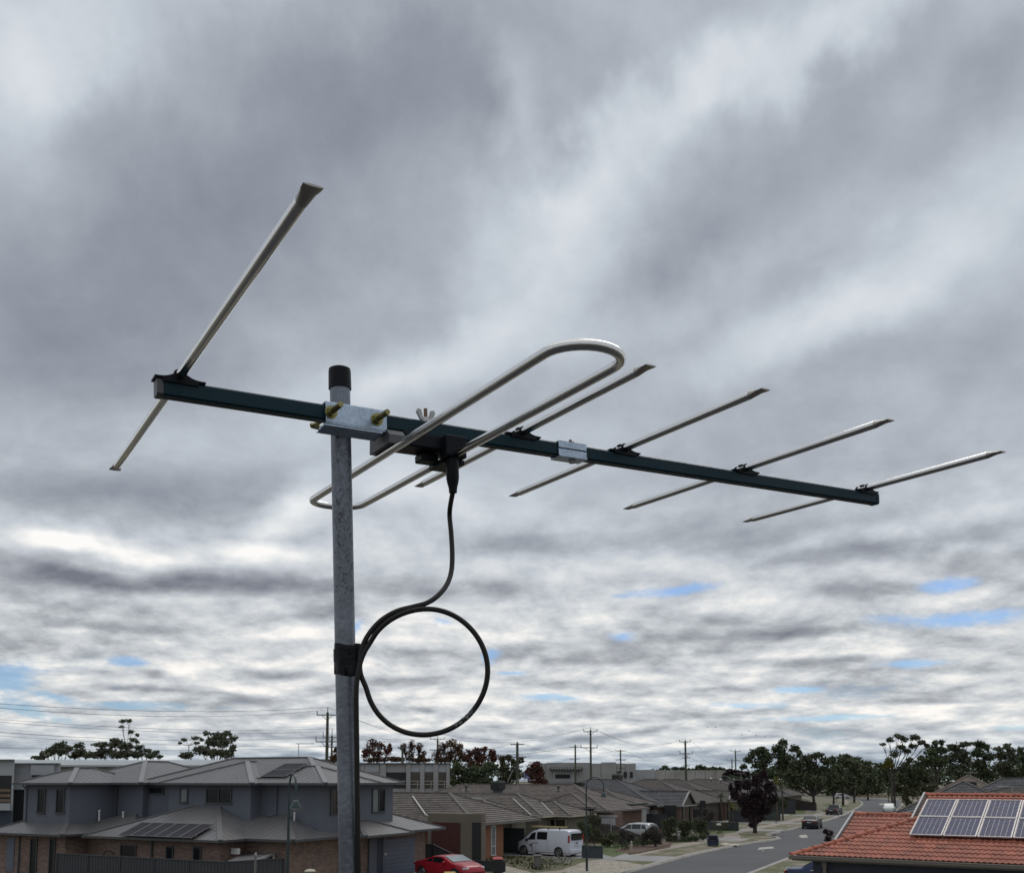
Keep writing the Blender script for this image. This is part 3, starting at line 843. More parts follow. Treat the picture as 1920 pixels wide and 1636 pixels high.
# rear gate arch of dark bent steel against the brick
mb = MB(); ga = plane_pt(190, 1600, pw, NB_)
for r_ in (0.42, 0.20):
    c_ = Vector((plane_pt(207, 1600, pw, NB_).x, plane_pt(207, 1600, pw, NB_).y, 1.45))+NB_*0.12
    mb.tube([c_+(-GQ)*(-1)*r_*math.cos(PI*k/14)*1.0+Vector((0, 0, 1))*r_*1.1*math.sin(PI*k/14) for k in range(15)]+[c_-GQ*r_+Vector((0, 0, -1.3))], 0.025, 6)
    mb.tube([c_+GQ*r_, c_+GQ*r_+Vector((0, 0, -1.3))], 0.025, 6)
mb.build('steel_arch', M_dark, hr)
mb = MB(); mx = plane_pt(443, 1594, pw, NB_)
panel_on(hr, 'meter_box', 437, 450, 1589, 1600, W(-35, 37.0)+Vector((0, 0, 0)), NB_, M_white, 0.08, 0.16)
# downpipe in the recess, with foot spreader
mb = MB(); q0 = W(-34.0, 40.2); mb.tube([q0+Vector((0, 0, 5.3)), q0+Vector((0, 0, 3.75)), q0+Vector((0, 0, 3.68))+GQ*-0.3+NB_*0.3], 0.055, 8); mb.build('downpipe', M_wallblue, hr)
vp = plane_pt(556, 1543, W(-31.4, 40.25), NB_); vt = plane_pt(557, 1521, W(-31.4, 40.25), NB_)
mb = MB(); mb.tube([vp+NB_*.2, vt+NB_*.2], 0.045, 8); mb.build('vent_pipe', M_white, hr)
# garage front and roller door facing the street
gq = W(-30.98, 48)
od, c_, x_, L_, zt, zb = panel_on(hr, 'garage_door', 722, 776, 1570, 1650, gq, NQ_, M_doorblue, 0.03)
for k in range(9):
    mb = MB(); z = zb+(zt-zb)*(k+0.5)/9; mb.box(Vector((c_.x, c_.y, z))+NQ_*0.02, x_, NQ_, (0, 0, 1), L_/2-0.02, 0.025, (zt-zb)/18-0.012); mb.build('door_slat', M_doorblue, od, smooth=0)
panel_on(hr, 'front_door', 704, 716, 1572, 1650, gq, NQ_, M_wallnavy, 0.03)
panel_on(hr, 'pier', 716, 722, 1569, 1650, gq, NQ_, M_wallblue, 0.06)
panel_on(hr, 'pier', 690, 704, 1569, 1650, gq, NQ_, M_wallblue, 0.06)
lw = plane_pt(719, 1600, gq, NQ_)
mb = MB(); mb.box(lw+NQ_*0.12, GR, GQ, (0, 0, 1), .05, .05, .06); mb.build('door_light', M_white, hr)
# TV aerial on the ridge
def roof_aerial(px, base, py_base, Y, top_py, arm_px, label, m=None, kind='tv_aerial', el=6, tilt=0.0):
    b0 = at(px, py_base, Y); t0 = at(px, top_py, Y)
    r_ = thing(kind, (b0.x, b0.y, b0.z), label, 'aerial')
    m = m or M_pale; mb = MB(); mb.tube([b0-Vector((0, 0, .25)), t0], 0.022, 6); mb.build('pole', m, r_)
    x0, x1 = arm_px; a = at(x0, top_py+tilt, Y)+Vector((0, 0, 0.02)); b1 = at(x1, top_py-tilt, Y)+Vector((0, 0, .02))
    mb = MB(); mb.tube([a, b1], 0.018, 6); mb.build('boom', m, r_)
    d = (b1-a).normalized(); s_ = Vector((-d.y, d.x, 0))
    for k in range(el):
        p = a.lerp(b1, (k+0.5)/el); mb = MB(); w_ = 0.42-0.03*k; mb.tube([p-s_*w_, p+s_*w_], 0.010, 5); mb.build('element', m, r_)
    return r_
roof_aerial(560, None, 1425, 58, 1394, (555, 589), 'thin grey television aerial on the townhouse ridge left of the mast')

# ------------------------------------------------------------------ solar modules
def pvmat(name, cell, line):
    def f(n, t, col, bs, nt):
        uv = n.node('ShaderNodeTexCoord').outputs['UV']; s = n.node('ShaderNodeSeparateXYZ'); nt.links.new(uv, s.inputs[0])
        wn = n.node('ShaderNodeTexWhiteNoise', noise_dimensions='2D'); nt.links.new(n.xyz(n.m('FLOOR', s.outputs[0]), n.m('FLOOR', s.outputs[1]), 0), wn.inputs['Vector'])
        k = n.rng(wn.outputs['Value'], 0, 1, 0.85, 1.2, 'LINEAR')
        c = n.vm('MULTIPLY', cell, n.xyz(k, k, k))
        fy = n.m('ABSOLUTE', n.m('SUBTRACT', n.m('FRACT', s.outputs[1]), 0.5))
        return n.mix(n.m('MULTIPLY', n.rng(fy, 0.475, 0.49), 0.35), c, (*line, 1))
    return mat(name, cell, 0.42, 0, build=f, spec=0.04, fine=0.0)
M_pvcell = pvmat('polycrystalline_cells', (0.040, 0.045, 0.098), (0.3, 0.3, 0.34))
M_pvdark = pvmat('dark_cells', (0.040, 0.038, 0.045), (0.06, 0.06, 0.06))
M_pvframe = mat('anodised_frame', (0.32, 0.30, 0.30), 0.45, 0.5, 0.08)
M_pvframed = mat('dark_anodised_frame', (0.16, 0.155, 0.16), 0.45, 0.4, 0.08)
def solar(o, e, s, nrm, w_, h_, label, group, dark=False, cols=6, rows=10, rails=True):
    """module whose lower-left corner is o; e across, s up the slope"""
    r_ = thing('solar_panel', tuple(o+e*w_/2), label, 'solar panel', 0, group)
    mf, mc = (M_pvframed, M_pvdark) if dark else (M_pvframe, M_pvcell)
    t = 0.035; f = MB()
    c = o+e*w_/2+s*h_/2
    f.box(o+e*w_/2+s*t/2, e, s, nrm, w_/2, t/2, 0.022); f.box(o+e*w_/2+s*(h_-t/2), e, s, nrm, w_/2, t/2, 0.022)
    f.box(o+e*t/2+s*h_/2, e, s, nrm, t/2, h_/2-t, 0.022); f.box(o+e*(w_-t/2)+s*h_/2, e, s, nrm, t/2, h_/2-t, 0.022)
    f.build('frame', mf, r_, smooth=0)
    b_ = MB(); b_.box(c-nrm*0.006, e, s, nrm, w_/2-t, h_/2-t, 0.008); sh = b_.build('backsheet', mf, r_, smooth=0)
    cw_ = (w_-2*t-0.02)/cols
    for k in range(cols):
        q = MB(); u0 = t+0.01+k*cw_+0.005; u1 = u0+cw_-0.010
        pts_ = [o+e*u0+s*(t+.01), o+e*u1+s*(t+.01), o+e*u1+s*(h_-t-.01), o+e*u0+s*(h_-t-.01)]
        q.hexa([p+nrm*0.003 for p in pts_]+[p+nrm*0.006 for p in pts_])
        q.uv[-0:] = q.uv[-0:] if False else []
        n_ = len(q.f)
        # metre-free cell coordinates on the top face
        uvs = []
        for fi, ff in enumerate(q.f):
            for vi in ff:
                v = Vector(q.v[vi])-o; uvs.append((k+0.5, v.dot(s)/h_*rows))
        q.uv = uvs
        q.build('cell_column', mc, r_, smooth=0)
    if rails:
        for v in (0.2*h_, 0.8*h_):
            m2 = MB(); m2.box(o+e*w_/2+s*v-nrm*0.045, e, s, nrm, w_/2+0.03, 0.02, 0.02); m2.build('rail', M_pvframe, r_, smooth=0)
    return r_
def slope_frame(e, nh, pitch):
    e = e.normalized(); s = (nh.normalized()+Vector((0, 0, pitch))).normalized(); return e, s, s.cross(e)*-1 if s.cross(e).z < 0 else s.cross(e)
e_, s_, n_ = slope_frame(GQ, GR, .39)
if n_.z < 0: n_ = -n_
# six modules on the lower roof
names6 = ['first from the left', 'second from the left', 'third from the left', 'third from the right', 'second from the right', 'at the right end']
def on_slope(px, py, o, nrm):
    d = ray(px, py); c0 = Vector((0, 0, H)); t = (o-c0).dot(nrm)/d.dot(nrm); return c0+d*t
po = W(-40, 35.65, 2.66)+n_*0.16
LL = on_slope(222, 1565, po, n_); LRr = on_slope(364, 1567, po, n_)
wid = (LRr-LL).dot(e_)/6
for k in range(6):
    solar(LL+e_*wid*k, e_, s_, n_, wid-0.02, 1.62, f'dark panel on the low grey roof, {names6[k]} in its row of six', 'solar panels on the low townhouse roof', True)
e2, s2, n2 = slope_frame(GQ, GR, .37)
po2 = W(-36, 39.85, 5.42)+n2*0.16
a_ = on_slope(489, 1455, po2, n2); b_ = on_slope(517, 1455, po2, n2); w2 = max(1.0, (b_-a_).dot(e2))
for k, nm in enumerate(('lower', 'upper')):
    solar(a_+s2*1.05*k, e2, s2, n2, 1.65, 1.0, f'dark panel high on the townhouse roof, the {nm} of the two', 'pair of solar panels on the upper townhouse roof', True)

# ------------------------------------------------------------------ helper for single-storey street houses
def gable_end(parent, a, b0, b1, z, zt, m, name='gable_end'):
    mb = MB(); A_, B_, T_ = W(a, b0, z), W(a, b1, z), W(a, (b0+b1)/2, zt); d = GQ*-0.15
    mb.add([A_, B_, T_, A_+d, B_+d, T_+d], [(0, 1, 2), (5, 4, 3), (0, 3, 4, 1), (1, 4, 5, 2), (2, 5, 3, 0)])
    return mb.build(name, m, parent, smooth=0)
def cooler(px0, px1, py0, py1, Y, label, m=None, lid=True):
    a, b_ = at(px0, py1, Y), at(px1, py1, Y); zt = at(px0, py0, Y).z; zb = a.z; w_ = (b_-a).length; c = (a+b_)/2
    r_ = thing('evaporative_cooler', (c.x, c.y, zb), label, 'rooftop cooler')
    m = m or M_cool
    hgt = zt-zb
    mb = MB(); q = 0.88
    def ring(z, k): return [Vector((c.x, c.y, z))+GQ*sx_*w_/2*k*0.86+GR*sy_*w_/2*k*0.86 for sx_, sy_ in ((-1, -1), (1, -1), (1, 1), (-1, 1))]
    zs = [(zb+0.0, 0.9), (zb+hgt*0.2, 1.0), (zb+hgt*0.82, 1.0), (zt, 0.9)]
    rs = [ring(z, k) for z, k in zs]; vs = [p for g_ in rs for p in g_]
    mb.add(vs, [(3, 2, 1, 0), (12, 13, 14, 15)]+[(i*4+k, i*4+(k+1) % 4, i*4+4+(k+1) % 4, i*4+4+k) for i in range(3) for k in range(4)])
    mb.build('housing', m, r_, smooth=0, bevel=0.03)
    for d_, x_ in ((-GR, GQ), (GQ, GR)):
        mb = MB()
        for k in range(6):
            mb.box(Vector((c.x, c.y, zb+hgt*(0.27+0.09*k)))+d_*(w_/2*0.86+0.01), x_, d_, (0, 0, 1), w_/2*0.72, 0.015, hgt*0.022)
        mb.build('louvre', M_dark, r_, smooth=0)
    mb = MB(); mb.box(Vector((c.x, c.y, zb-0.35)), GQ, GR, (0, 0, 1), w_*0.28, w_*0.28, 0.36); mb.build('dropper', M_bronze, r_, smooth=0)
    return r_
M_cool = mat('dark_green_cooler', (0.030, 0.036, 0.034), 0.6, 0, 0.1, 2)
M_coolb = mat('brown_cooler', (0.075, 0.065, 0.055), 0.6, 0, 0.1, 2)
def vent(px, py0, py1, Y, label, m=None, group='roof vents'):
    a, t = at(px, py1, Y), at(px, py0, Y); r_ = thing('roof_vent', (a.x, a.y, a.z), label, 'roof vent', 0, group)
    h_ = t.z-a.z; mb = MB(); mb.tube([a-Vector((0, 0, .2)), a+Vector((0, 0, h_*.55))], 0.11, 10); mb.build('stem', M_coolb, r_)
    mb = MB(); mb.tube([a+Vector((0, 0, h_*.5)), a+Vector((0, 0, h_*.62)), a+Vector((0, 0, h_*.85)), t], [0.12, 0.19, 0.19, 0.07], 12); mb.build('cowl', m or M_coolb, r_)
    mb = MB(); mb.box(a-Vector((0, 0, .03)), GQ, GR, (0, 0, 1), 0.34, 0.28, 0.015); mb.build('flashing', M_pale, r_, smooth=0)

# ---- house with the square taupe portico
h1 = thing('house', W(-36, 60), 'single-storey house with square taupe portico, dark red door and brown-grey tiled roof', 'house')
walls(h1, rect(-46, -31.2, 57.2, 61.2), 0, 2.45, M_bricko)
walls(h1, rect(-50, -38, 58.2, 68), 0, 2.5, M_bricko)
walls(h1, rect(-34.4, -30.25, 56.2, 56.75), 0, 3.33, M_taupe, 'portico')
make_roof(h1, [Roof(-50, -30.75, 56.4, 66.4, 2.62, .39)], M_tileb, M_tilel, M_gutter)
for c in list(h1.children):
    pass
make_roof(h1, [Roof(-52, -39.0, 54.5, 67, 2.9, .36)], M_tileb, M_tilel, M_gutter, name='wing_roof', gut=False)
pn = W(-33, 56.2)
panel_on(h1, 'garage_door', 809, 863, 1541, 1640, pn, NB_, M_redwood, 0.006, 0.06)
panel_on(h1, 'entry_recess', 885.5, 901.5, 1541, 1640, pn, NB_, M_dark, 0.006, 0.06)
bq = W(-31.2, 59.5)
window(h1, 920, 928, 1547, 1603, bq, NQ_, rail=True, mf=M_white, mg=M_glassl, name='slit_window')
mb = MB(); sn = (Vector((0, 0, 1))-GR*0.39).normalized()
hp = [on_slope(x, y, W(-36, 56.4, 2.66)+sn*0.10, sn) for x, y in ((774, 1492), (781, 1502), (798, 1526), (803, 1528))]
mb.tube(hp, 0.045, 8); mb.build('drain_pipe', M_white, h1)

# ---- house with the carport behind the van
h2 = thing('house', W(-36, 73), 'wide low house behind the white van, brown-grey hipped tiled roofs and cream garage door', 'house')
walls(h2, rect(-46, -31.7, 73.9, 78.4), 0, 2.5, M_taupe); walls(h2, rect(-44, -33.2, 71.4, 79), 0, 2.5, M_taupe)
walls(h2, rect(-44, -35.6, 68.6, 74), 0, 2.5, M_brickb)
make_roof(h2, [Roof(-48, -31.2, 73.4, 78.9, 2.62, .39), Roof(-48, -32.6, 70.8, 79.4, 2.63, .39), Roof(-47, -35.0, 68.0, 74.8, 2.61, .39)], M_tileb, M_tilel, M_cream)
wn_ = W(-34, 71.4)
panel_on(h2, 'garage_door', 954, 985, 1540, 1560, wn_, NB_, M_cream, 0.02); panel_on(h2, 'door_head', 954, 988, 1534, 1539, wn_, NB_, M_cream, 0.05)
w2n = W(-33, 73.9)
window(h2, 1021, 1062, 1534, 1553, w2n, NB_, mull=1, mf=M_cream, mg=[M_glass, M_glassc])
panel_on(h2, 'post', 1007, 1010, 1532, 1558, w2n, NB_, M_cream, 0.06, 0.1)
panel_on(h2, 'wall_light', 1016.5, 1019, 1533, 1537, w2n, NB_, M_white, 0.08, 0.1)
sn = (Vector((0, 0, 1))-GR*0.39).normalized(); 
for (pl, pts_) in ((W(-36, 70.8, 2.66), ((962, 1496), (978, 1511), (997, 1528))), (W(-36, 73.4, 2.66), ((1015, 1503), (1026, 1514), (1038, 1526)))):
    mb = MB(); mb.tube([on_slope(x, y, pl+sn*0.09, sn) for x, y in pts_], 0.035, 6); mb.build('roof_flashing', M_white, h2)
mb = MB(); q_ = [on_slope(x, y, W(-40, 68, 2.66)+sn*0.2, sn) for x, y in ((855, 1496), (905, 1497))]; mb.tube(q_, 0.05, 6)
mb.tube([on_slope(875, 1502, W(-40, 68, 2.66)+sn*0.2, sn), on_slope(881, 1496.5, W(-40, 68, 2.66)+sn*0.2, sn)], 0.04, 6); mb.build('heater_pipe', M_pale, h2)

# ---- broad roof behind with cooler, orange brick end and white garage
h3 = thing('house', W(-38, 88), 'broad house with long grey tiled roof carrying a dark cooler, orange brick end wall', 'house')
walls(h3, rect(-56, -33.0, 86.0, 96.5), 0, 2.5, M_brickr); walls(h3, rect(-40, -34.4, 85.9, 90), 0, 3.0, M_bricko)
make_roof(h3, [Roof(-57.6, -32.4, 85.2, 97.2, 2.62, .40), Roof(-40.6, -34.0, 84.6, 93, 2.95, .38)], M_tileb, M_tilel, M_gutter)
g3 = W(-34, 85.2)
walls(h3, rect(-34.5, -32.0, 85.6, 88), 0, 2.45, M_brickr)
panel_on(h3, 'garage_door', 1128, 1154, 1532, 1568, W(-33, 85.6), NB_, M_pale, 0.03)
panel_on(h3, 'garage_surround', 1123, 1158, 1527, 1531, W(-33, 85.6), NB_, M_whiter, 0.06)
cooler(921, 946, 1463, 1480, 96, 'dark green evaporative cooler on the brown-grey roof left of the flag', None)
for k, (px, py0, py1) in enumerate(((874, 1470, 1479), (1047, 1471, 1480))):
    vent(px, py0, py1, 95, ['small round roof vent near the left end of the long grey ridge', 'small round roof vent near the right end of the long grey ridge'][k])
# small whip aerials and flag by the ridge
def wire_thing(name, pts, r, m, label, cat, group=None):
    mb = MB(); mb.tube(pts, r, 5); o = mb.build(name, m, None, smooth=60); tag(o, label, cat, group); return o
ae = thing('tv_aerial', at(966, 1479, 96), 'white flat television aerial on a pole right of the dark cooler', 'aerial')
mb = MB(); mb.tube([at(971, 1480, 96), at(971, 1459, 96)], 0.03, 6); mb.build('pole', M_pale, ae)
mb = MB(); mb.box(at(982, 1462, 96), (1, 0, 0.03), (0, 1, 0), (0, 0, 1), 1.2, 0.12, 0.025); mb.build('boom', M_pale, ae, smooth=0)
for k in range(7):
    mb = MB(); p = at(963+k*6.3, 1461.5+0.25*k, 96); mb.tube([p-Vector((0, .35, 0)), p+Vector((0, .35, 0))], 0.02, 5); mb.build('element', M_pale, ae)
wire_thing('whip_pole', [at(951, 1466, 97), at(962, 1442, 97)], 0.035, M_pale, 'slanting white pole leaning beside the dark cooler on the ridge', 'pole')
fl = thing('flag', at(983, 1470, 98), 'small blue flag with white markings on a pole above the grey roofs', 'flag')
mb = MB(); mb.tube([at(983, 1471, 98), at(983, 1446, 98)], 0.03, 6); mb.build('pole', M_pale, fl)
def m_flag(n, t, col, bs, nt):
    k = n.noise(t, 3.5, 1, 0.5, dim='3D'); return n.mix(n.rng(k, 0.56, 0.62), (0.10, 0.10, 0.26, 1), (0.45, 0.42, 0.5, 1))
M_flag = mat('flag_cloth', (0.06, 0.06, 0.2), 0.8, build=m_flag)
mb = MB(); nx, nz = 10, 5
g0, g1, g2, g3_ = at(983.5, 1447.5, 98), at(993.5, 1457, 98), at(993, 1460.5, 98), at(983.5, 1459, 98)
vs = []
for j in range(nz+1):
    for i in range(nx+1):
        u, v = i/nx, j/nz; p = g0.lerp(g1, u).lerp(g3_.lerp(g2, u), v); p.y += 0.12*math.sin(u*9+v); vs.append(p)
mb.add(vs, [(j*(nx+1)+i, j*(nx+1)+i+1, (j+1)*(nx+1)+i+1, (j+1)*(nx+1)+i) for j in range(nz) for i in range(nx)])
mb.build('cloth', M_flag, fl, smooth=60)

# ---- white rendered house
h4 = thing('house', W(-36, 96), 'low white rendered house with flat parapet corner beside the silver car', 'house')
walls(h4, rect(-45, -34.2, 94.5, 102.5), 0, 2.5, M_whiter); walls(h4, rect(-37.0, -33.2, 93.5, 98.6), 0, 3.02, M_whiter, 'portico')
make_roof(h4, [Roof(-46, -33.2, 93.9, 103, 2.9, .34)], M_tileb, M_tilel, M_gutter)
mb = MB(); mb.prism([W(-37.2, 93.3), W(-33.0, 93.3), W(-33.0, 98.8), W(-37.2, 98.8)], 3.0, 3.14); mb.build('parapet_cap', M_bronze, h4, smooth=0)
pn4 = W(-35, 93.5)
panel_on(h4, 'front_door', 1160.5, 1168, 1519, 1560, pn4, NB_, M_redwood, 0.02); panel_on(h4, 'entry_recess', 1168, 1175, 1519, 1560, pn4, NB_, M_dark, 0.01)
window(h4, 1188, 1196, 1519, 1546, W(-33.2, 95), NQ_, mg=M_glassc, name='slit_window')

# ---- dark-roofed houses with street gables
def street_house(b0, a_st, half, m, mw, mb_, label, gb=None, zt=2.62, pitch=.39, a_in=-52, cap=M_tiled):
    h = thing('house', W(a_st-4, b0+half), label, 'house')
    walls(h, rect(a_in+0.5, a_st-0.5, b0+0.5, b0+2*half-0.5), 0, 2.5, mw)
    bl = [Roof(a_in, a_st, b0, b0+2*half, zt, pitch)]
    rf = make_roof(h, bl, m, cap, M_gutter)
    if gb:
        g0_, g1_, ga_ = gb
        R_ = Roof(a_st-8, ga_, g0_, g1_, zt+0.02, .55, ends=(1, 0, 1, 1))
        make_roof(h, [R_], m, cap, M_whiter, name='gable_roof')
        gable_end(h, ga_-0.25, g0_+0.2, g1_-0.2, 2.55, zt+(g1_-g0_-0.4)/2*.55, mb_)
        mbb = MB(); za = zt+(g1_-g0_)/2*.55
        bar(mbb, W(ga_, g0_, zt+0.02), W(ga_, (g0_+g1_)/2, za+0.05), 0.06, 0.2, up=GQ); bar(mbb, W(ga_, g1_, zt+0.02), W(ga_, (g0_+g1_)/2, za+0.05), 0.06, 0.2, up=GQ)
        mbb.build('barge_board', M_whiter, h, smooth=0)
        # brick columns and recessed entry
        for bb in (g0_+0.3, (g0_+g1_)/2, g1_-0.5):
            walls(h, rect(ga_-0.9, ga_-0.4, bb-0.1, bb+0.4), 0, 2.5, M_brickr, 'column')
    return h
h5 = street_house(103, -33.5, 7.5, M_tiled, M_brickb, M_brickr, 'house with dark grey hipped roof and brown cooler, gabled brick porch beside it', (106.3, 112, -31.5))
panel_on(h5, 'garage_door', 1212, 1233, 1518, 1536, W(-35, 103.5), NB_, M_pale, 0.04)
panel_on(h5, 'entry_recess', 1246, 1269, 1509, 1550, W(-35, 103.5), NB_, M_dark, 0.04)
for x0, x1 in ((1279, 1285), (1287, 1291), (1293, 1296)):
    panel_on(h5, 'slit_window', x0, x1, 1511, 1538, W(-32.0, 109), NQ_, M_glassc, 0.05)
cooler(1148, 1167, 1450, 1462, 118, 'brown evaporative cooler on the dark roof right of the street lamp', M_coolb)
cooler(1077, 1096, 1465, 1472, 102, 'low dark cooler half hidden behind the ridge left of the street lamp', M_cool)
h6 = street_house(118, -33.0, 7.5, M_tilec, M_brickb, M_brickr, 'house with charcoal-brown roof and dark entry, second beyond the brick gable', (130, 135, -32.2), a_in=-50, cap=M_tilec)
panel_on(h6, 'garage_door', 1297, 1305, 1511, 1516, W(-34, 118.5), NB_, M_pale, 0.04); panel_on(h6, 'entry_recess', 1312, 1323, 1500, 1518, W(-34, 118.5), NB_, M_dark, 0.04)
h7 = street_house(133.5, -34.5, 7.5, M_tilec, M_brickb, M_taupe, 'house with charcoal-brown roof partly hidden by the purple tree', None, cap=M_tilec)
h8 = street_house(149.5, -33, 7.5, M_tilec, M_taupe, M_taupe, 'house behind the purple tree with two white vents on its dark roof', None, cap=M_tilec)
h9 = street_house(166.5, -33, 7, M_tiled, M_taupe, M_taupe, 'tan-walled house beyond the purple tree, behind slanting fence', None)
h10 = street_house(183, -33.5, 7, M_tilec, M_taupe, M_taupe, 'far house with pale wall under the street trees', None, cap=M_tilec)
vent(1333, 1457, 1463, 150, 'slim white vent pipe on the dark roof left of the purple tree', M_white, 'white vents'); vent(1351, 1459, 1465, 152, 'white capped vent on the dark roof beside the purple tree', M_white, 'white vents')
cooler(1353, 1365, 1454, 1459, 168, 'flat dark cooler on the ridge above the purple tree', M_cool)
roof_aerial(1389, None, 1459, 170, 1449.5, (1376, 1396), 'pale television aerial above the purple tree', M_cream)
roof_aerial(1181, None, 1459, 119, 1457, (1180, 1182), 'short stub aerial on the dark roof ridge', M_bronze)

# ---- houses to the right, behind the red roof
g1h = thing('house', W(-2.5, 86), 'grey tiled house with lattice-like tiles, steep left hip, behind the nearest grey roof', 'house')
walls(g1h, rect(-7.5, 2.5, 94.6, 107.5), 0, 2.5, M_brickb)
make_roof(g1h, [Roof(-8, 3, 94, 108, 2.62, .50)], M_tiled, M_tilec, M_bronze)
g2h = thing('house', W(-1, 104), 'warm brown tiled house behind the grey lattice roof, topmost peak on the right', 'house')
walls(g2h, rect(-8.5, 3, 131.5, 144.5), 0, 2.5, M_brickb)
make_roof(g2h, [Roof(-9, 3.4, 131, 145, 2.62, .56)], M_tilew, M_tilew, M_bronze)
g3h = thing('house', W(9, 78), 'dark tiled house at the right edge with level ridge above the solar panels', 'house')
walls(g3h, rect(-4.7, 15.5, 110.3, 121.7), 0, 2.5, M_brickb)
make_roof(g3h, [Roof(-5.2, 16, 109.8, 122.2, 2.62, .50)], M_tiled, M_tilec, M_bronze)
g4h = thing('house', W(3, 85), 'nearest grey tiled house behind the red roof, low hip beside the white car', 'house')
walls(g4h, rect(-6.8, 13.5, 77, 93), 0, 2.5, M_brickb)
make_roof(g4h, [Roof(-7.3, 14, 76.5, 93.5, 2.62, .285)], M_tilec, M_tiled, M_bronze)
cooler(1814, 1832, 1463.5, 1475, 96, 'square brown cooler on the grey roofs behind the solar panels', M_coolb)
roof_aerial(1820, None, 1462, 100, 1448, (1806, 1833), 'pale television aerial over the brown peak on the right')
roof_aerial(1897, None, 1484, 70, 1474, (1866, 1940), 'long pale aerial lying low over the dark roof at the right edge', M_pale)

# ------------------------------------------------------------------ far buildings
def slab(name, x0, x1, Y0, Y1, z0, z1, m, par, twist=0.0):
    f = [gx(x0, Y0), gx(x1, Y0+twist), gx(x1, Y1), gx(x0, Y1)]
    return walls(par, f, z0, z1, m, name)
def zat(py, Y): return H+(1460-py)/1791.0*Y
bl1 = thing('apartment_block', gx(10, 80), 'pale grey balcony block at the left edge, brown slatted screens', 'building')
slab('wall', -90, 26, 80, 92, 0, zat(1425, 80), M_concl, bl1)
pf = gx(0, 80); nf = Vector((0, -1, 0))
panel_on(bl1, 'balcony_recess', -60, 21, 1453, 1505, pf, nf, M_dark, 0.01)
for k in range(3): panel_on(bl1, 'timber_screen', -60, 20, 1478+k*9.5, 1484+k*9.5, pf, nf, M_timber, 0.08, 0.05)
panel_on(bl1, 'balcony_front', -60, 20, 1505, 1518, pf, nf, M_concl, 0.25, 0.3)
panel_on(bl1, 'lower_recess', -60, 21, 1519, 1600, pf, nf, M_wallnavy, 0.01)
panel_on(bl1, 'roof_edge', -60, 28, 1423, 1425.5, pf, nf, M_bronze, 0.2, 0.3)
bl2 = thing('apartment_block', gx(70, 92), 'grey panelled block behind the left townhouse, tall dark opening', 'building')
slab('wall', 25, 113, 92, 104, 0, zat(1431, 92), M_concl, bl2)
pf = gx(70, 92)
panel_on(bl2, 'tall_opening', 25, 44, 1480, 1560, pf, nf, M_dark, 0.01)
panel_on(bl2, 'lintel', 23, 46, 1474, 1479, pf, nf, M_concl, 0.15, 0.2); panel_on(bl2, 'pier', 20, 24, 1430, 1545, pf, nf, M_concl, 0.25, 0.4)
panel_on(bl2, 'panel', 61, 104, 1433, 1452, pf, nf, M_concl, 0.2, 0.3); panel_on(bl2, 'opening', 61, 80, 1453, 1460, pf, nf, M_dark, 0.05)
panel_on(bl2, 'roof_edge', 24, 113, 1430, 1432, pf, nf, M_bronze, 0.25, 0.4)
# long pale-roofed warehouse
wh = thing('warehouse', gx(300, 165), 'long low warehouse with pale blue-grey metal roof behind the townhouses', 'warehouse')
slab('wall', 10, 655, 165, 200, 0, zat(1434, 165), M_concp, wh)
M_paleroof = mat('pale_metal_roof', (0.34, 0.37, 0.38), 0.5, 0.1, 0.1, 0.05)
mb = MB(); x_l, x_r = 8, 657
A_, B_ = at(x_l, 1433.2, 163), at(x_r, 1434, 163); C_, D_ = at(x_r-4, 1424.0, 180), at(x_l+6, 1424.0, 180)
mb.poly([A_, B_, C_, D_]); mb.poly([A_-Vector((0, 0, .3)), B_-Vector((0, 0, .3)), B_, A_]); mb.poly([C_, B_, B_-Vector((0, 0, .3)), C_-Vector((0, 0, .6))]); mb.poly([D_, C_, C_+Vector((0, 20, -2.3)), D_+Vector((0, 20, -2.3))])
mb.build('roof', M_paleroof, wh, smooth=0)
pf = gx(300, 165)
for k in range(9): panel_on(wh, 'wall_panel', 300+k*22, 321+k*22, 1436, 1462, pf, nf, M_concp, 0.03+0.04*(k % 2), 0.1)
panel_on(wh, 'parapet', 475, 640, 1422.5, 1429, gx(300, 160), nf, M_bronze, 0.02, 0.2)
# office with tall dark windows
of = thing('office_building', gx(760, 118), 'pale concrete office with tall dark windows right of the mast', 'building')
slab('wall', 640, 843, 118, 140, 0, zat(1431, 118), M_concp, of)
pf = gx(760, 118)
for k, (x0, x1) in enumerate(((724, 762), (770, 788), (796, 813), (822, 837))):
    o_, c_, x_, L_, zt, zb = panel_on(of, 'window', x0, x1, 1447, 1477, pf, nf, M_glassc if k else M_dark, 0.02, 0.05)
    for j, py in enumerate((1463, 1469)): panel_on(o_, 'rail', x0, x1, py, py+1.0, pf, nf, M_cream, 0.12, 0.05)
    if k: panel_on(o_, 'mullion', (x0+x1)/2-0.5+4, (x0+x1)/2+0.5+4, 1463, 1477, pf, nf, M_cream, 0.12, 0.05)
    panel_on(of, 'lower_opening', x0, x1, 1484, 1488, pf, nf, M_dark, 0.02, 0.05)
for x0, x1 in ((713, 724), (762, 770), (788, 796), (813, 822), (837, 843)):
    panel_on(of, 'pilaster', x0, x1, 1432, 1490, pf, nf, M_concp, 0.14, 0.28)
for k, (x0, x1) in enumerate(((677, 683), (684, 711), (770, 788), (796, 813), (822, 837))): panel_on(of, 'wall_panel', x0, x1, 1433, 1446.5, pf, nf, M_concl, 0.05, 0.06)
panel_on(of, 'parapet_cap', 640, 844, 1429.6, 1431.2, pf, nf, M_bronze, 0.2, 0.35)
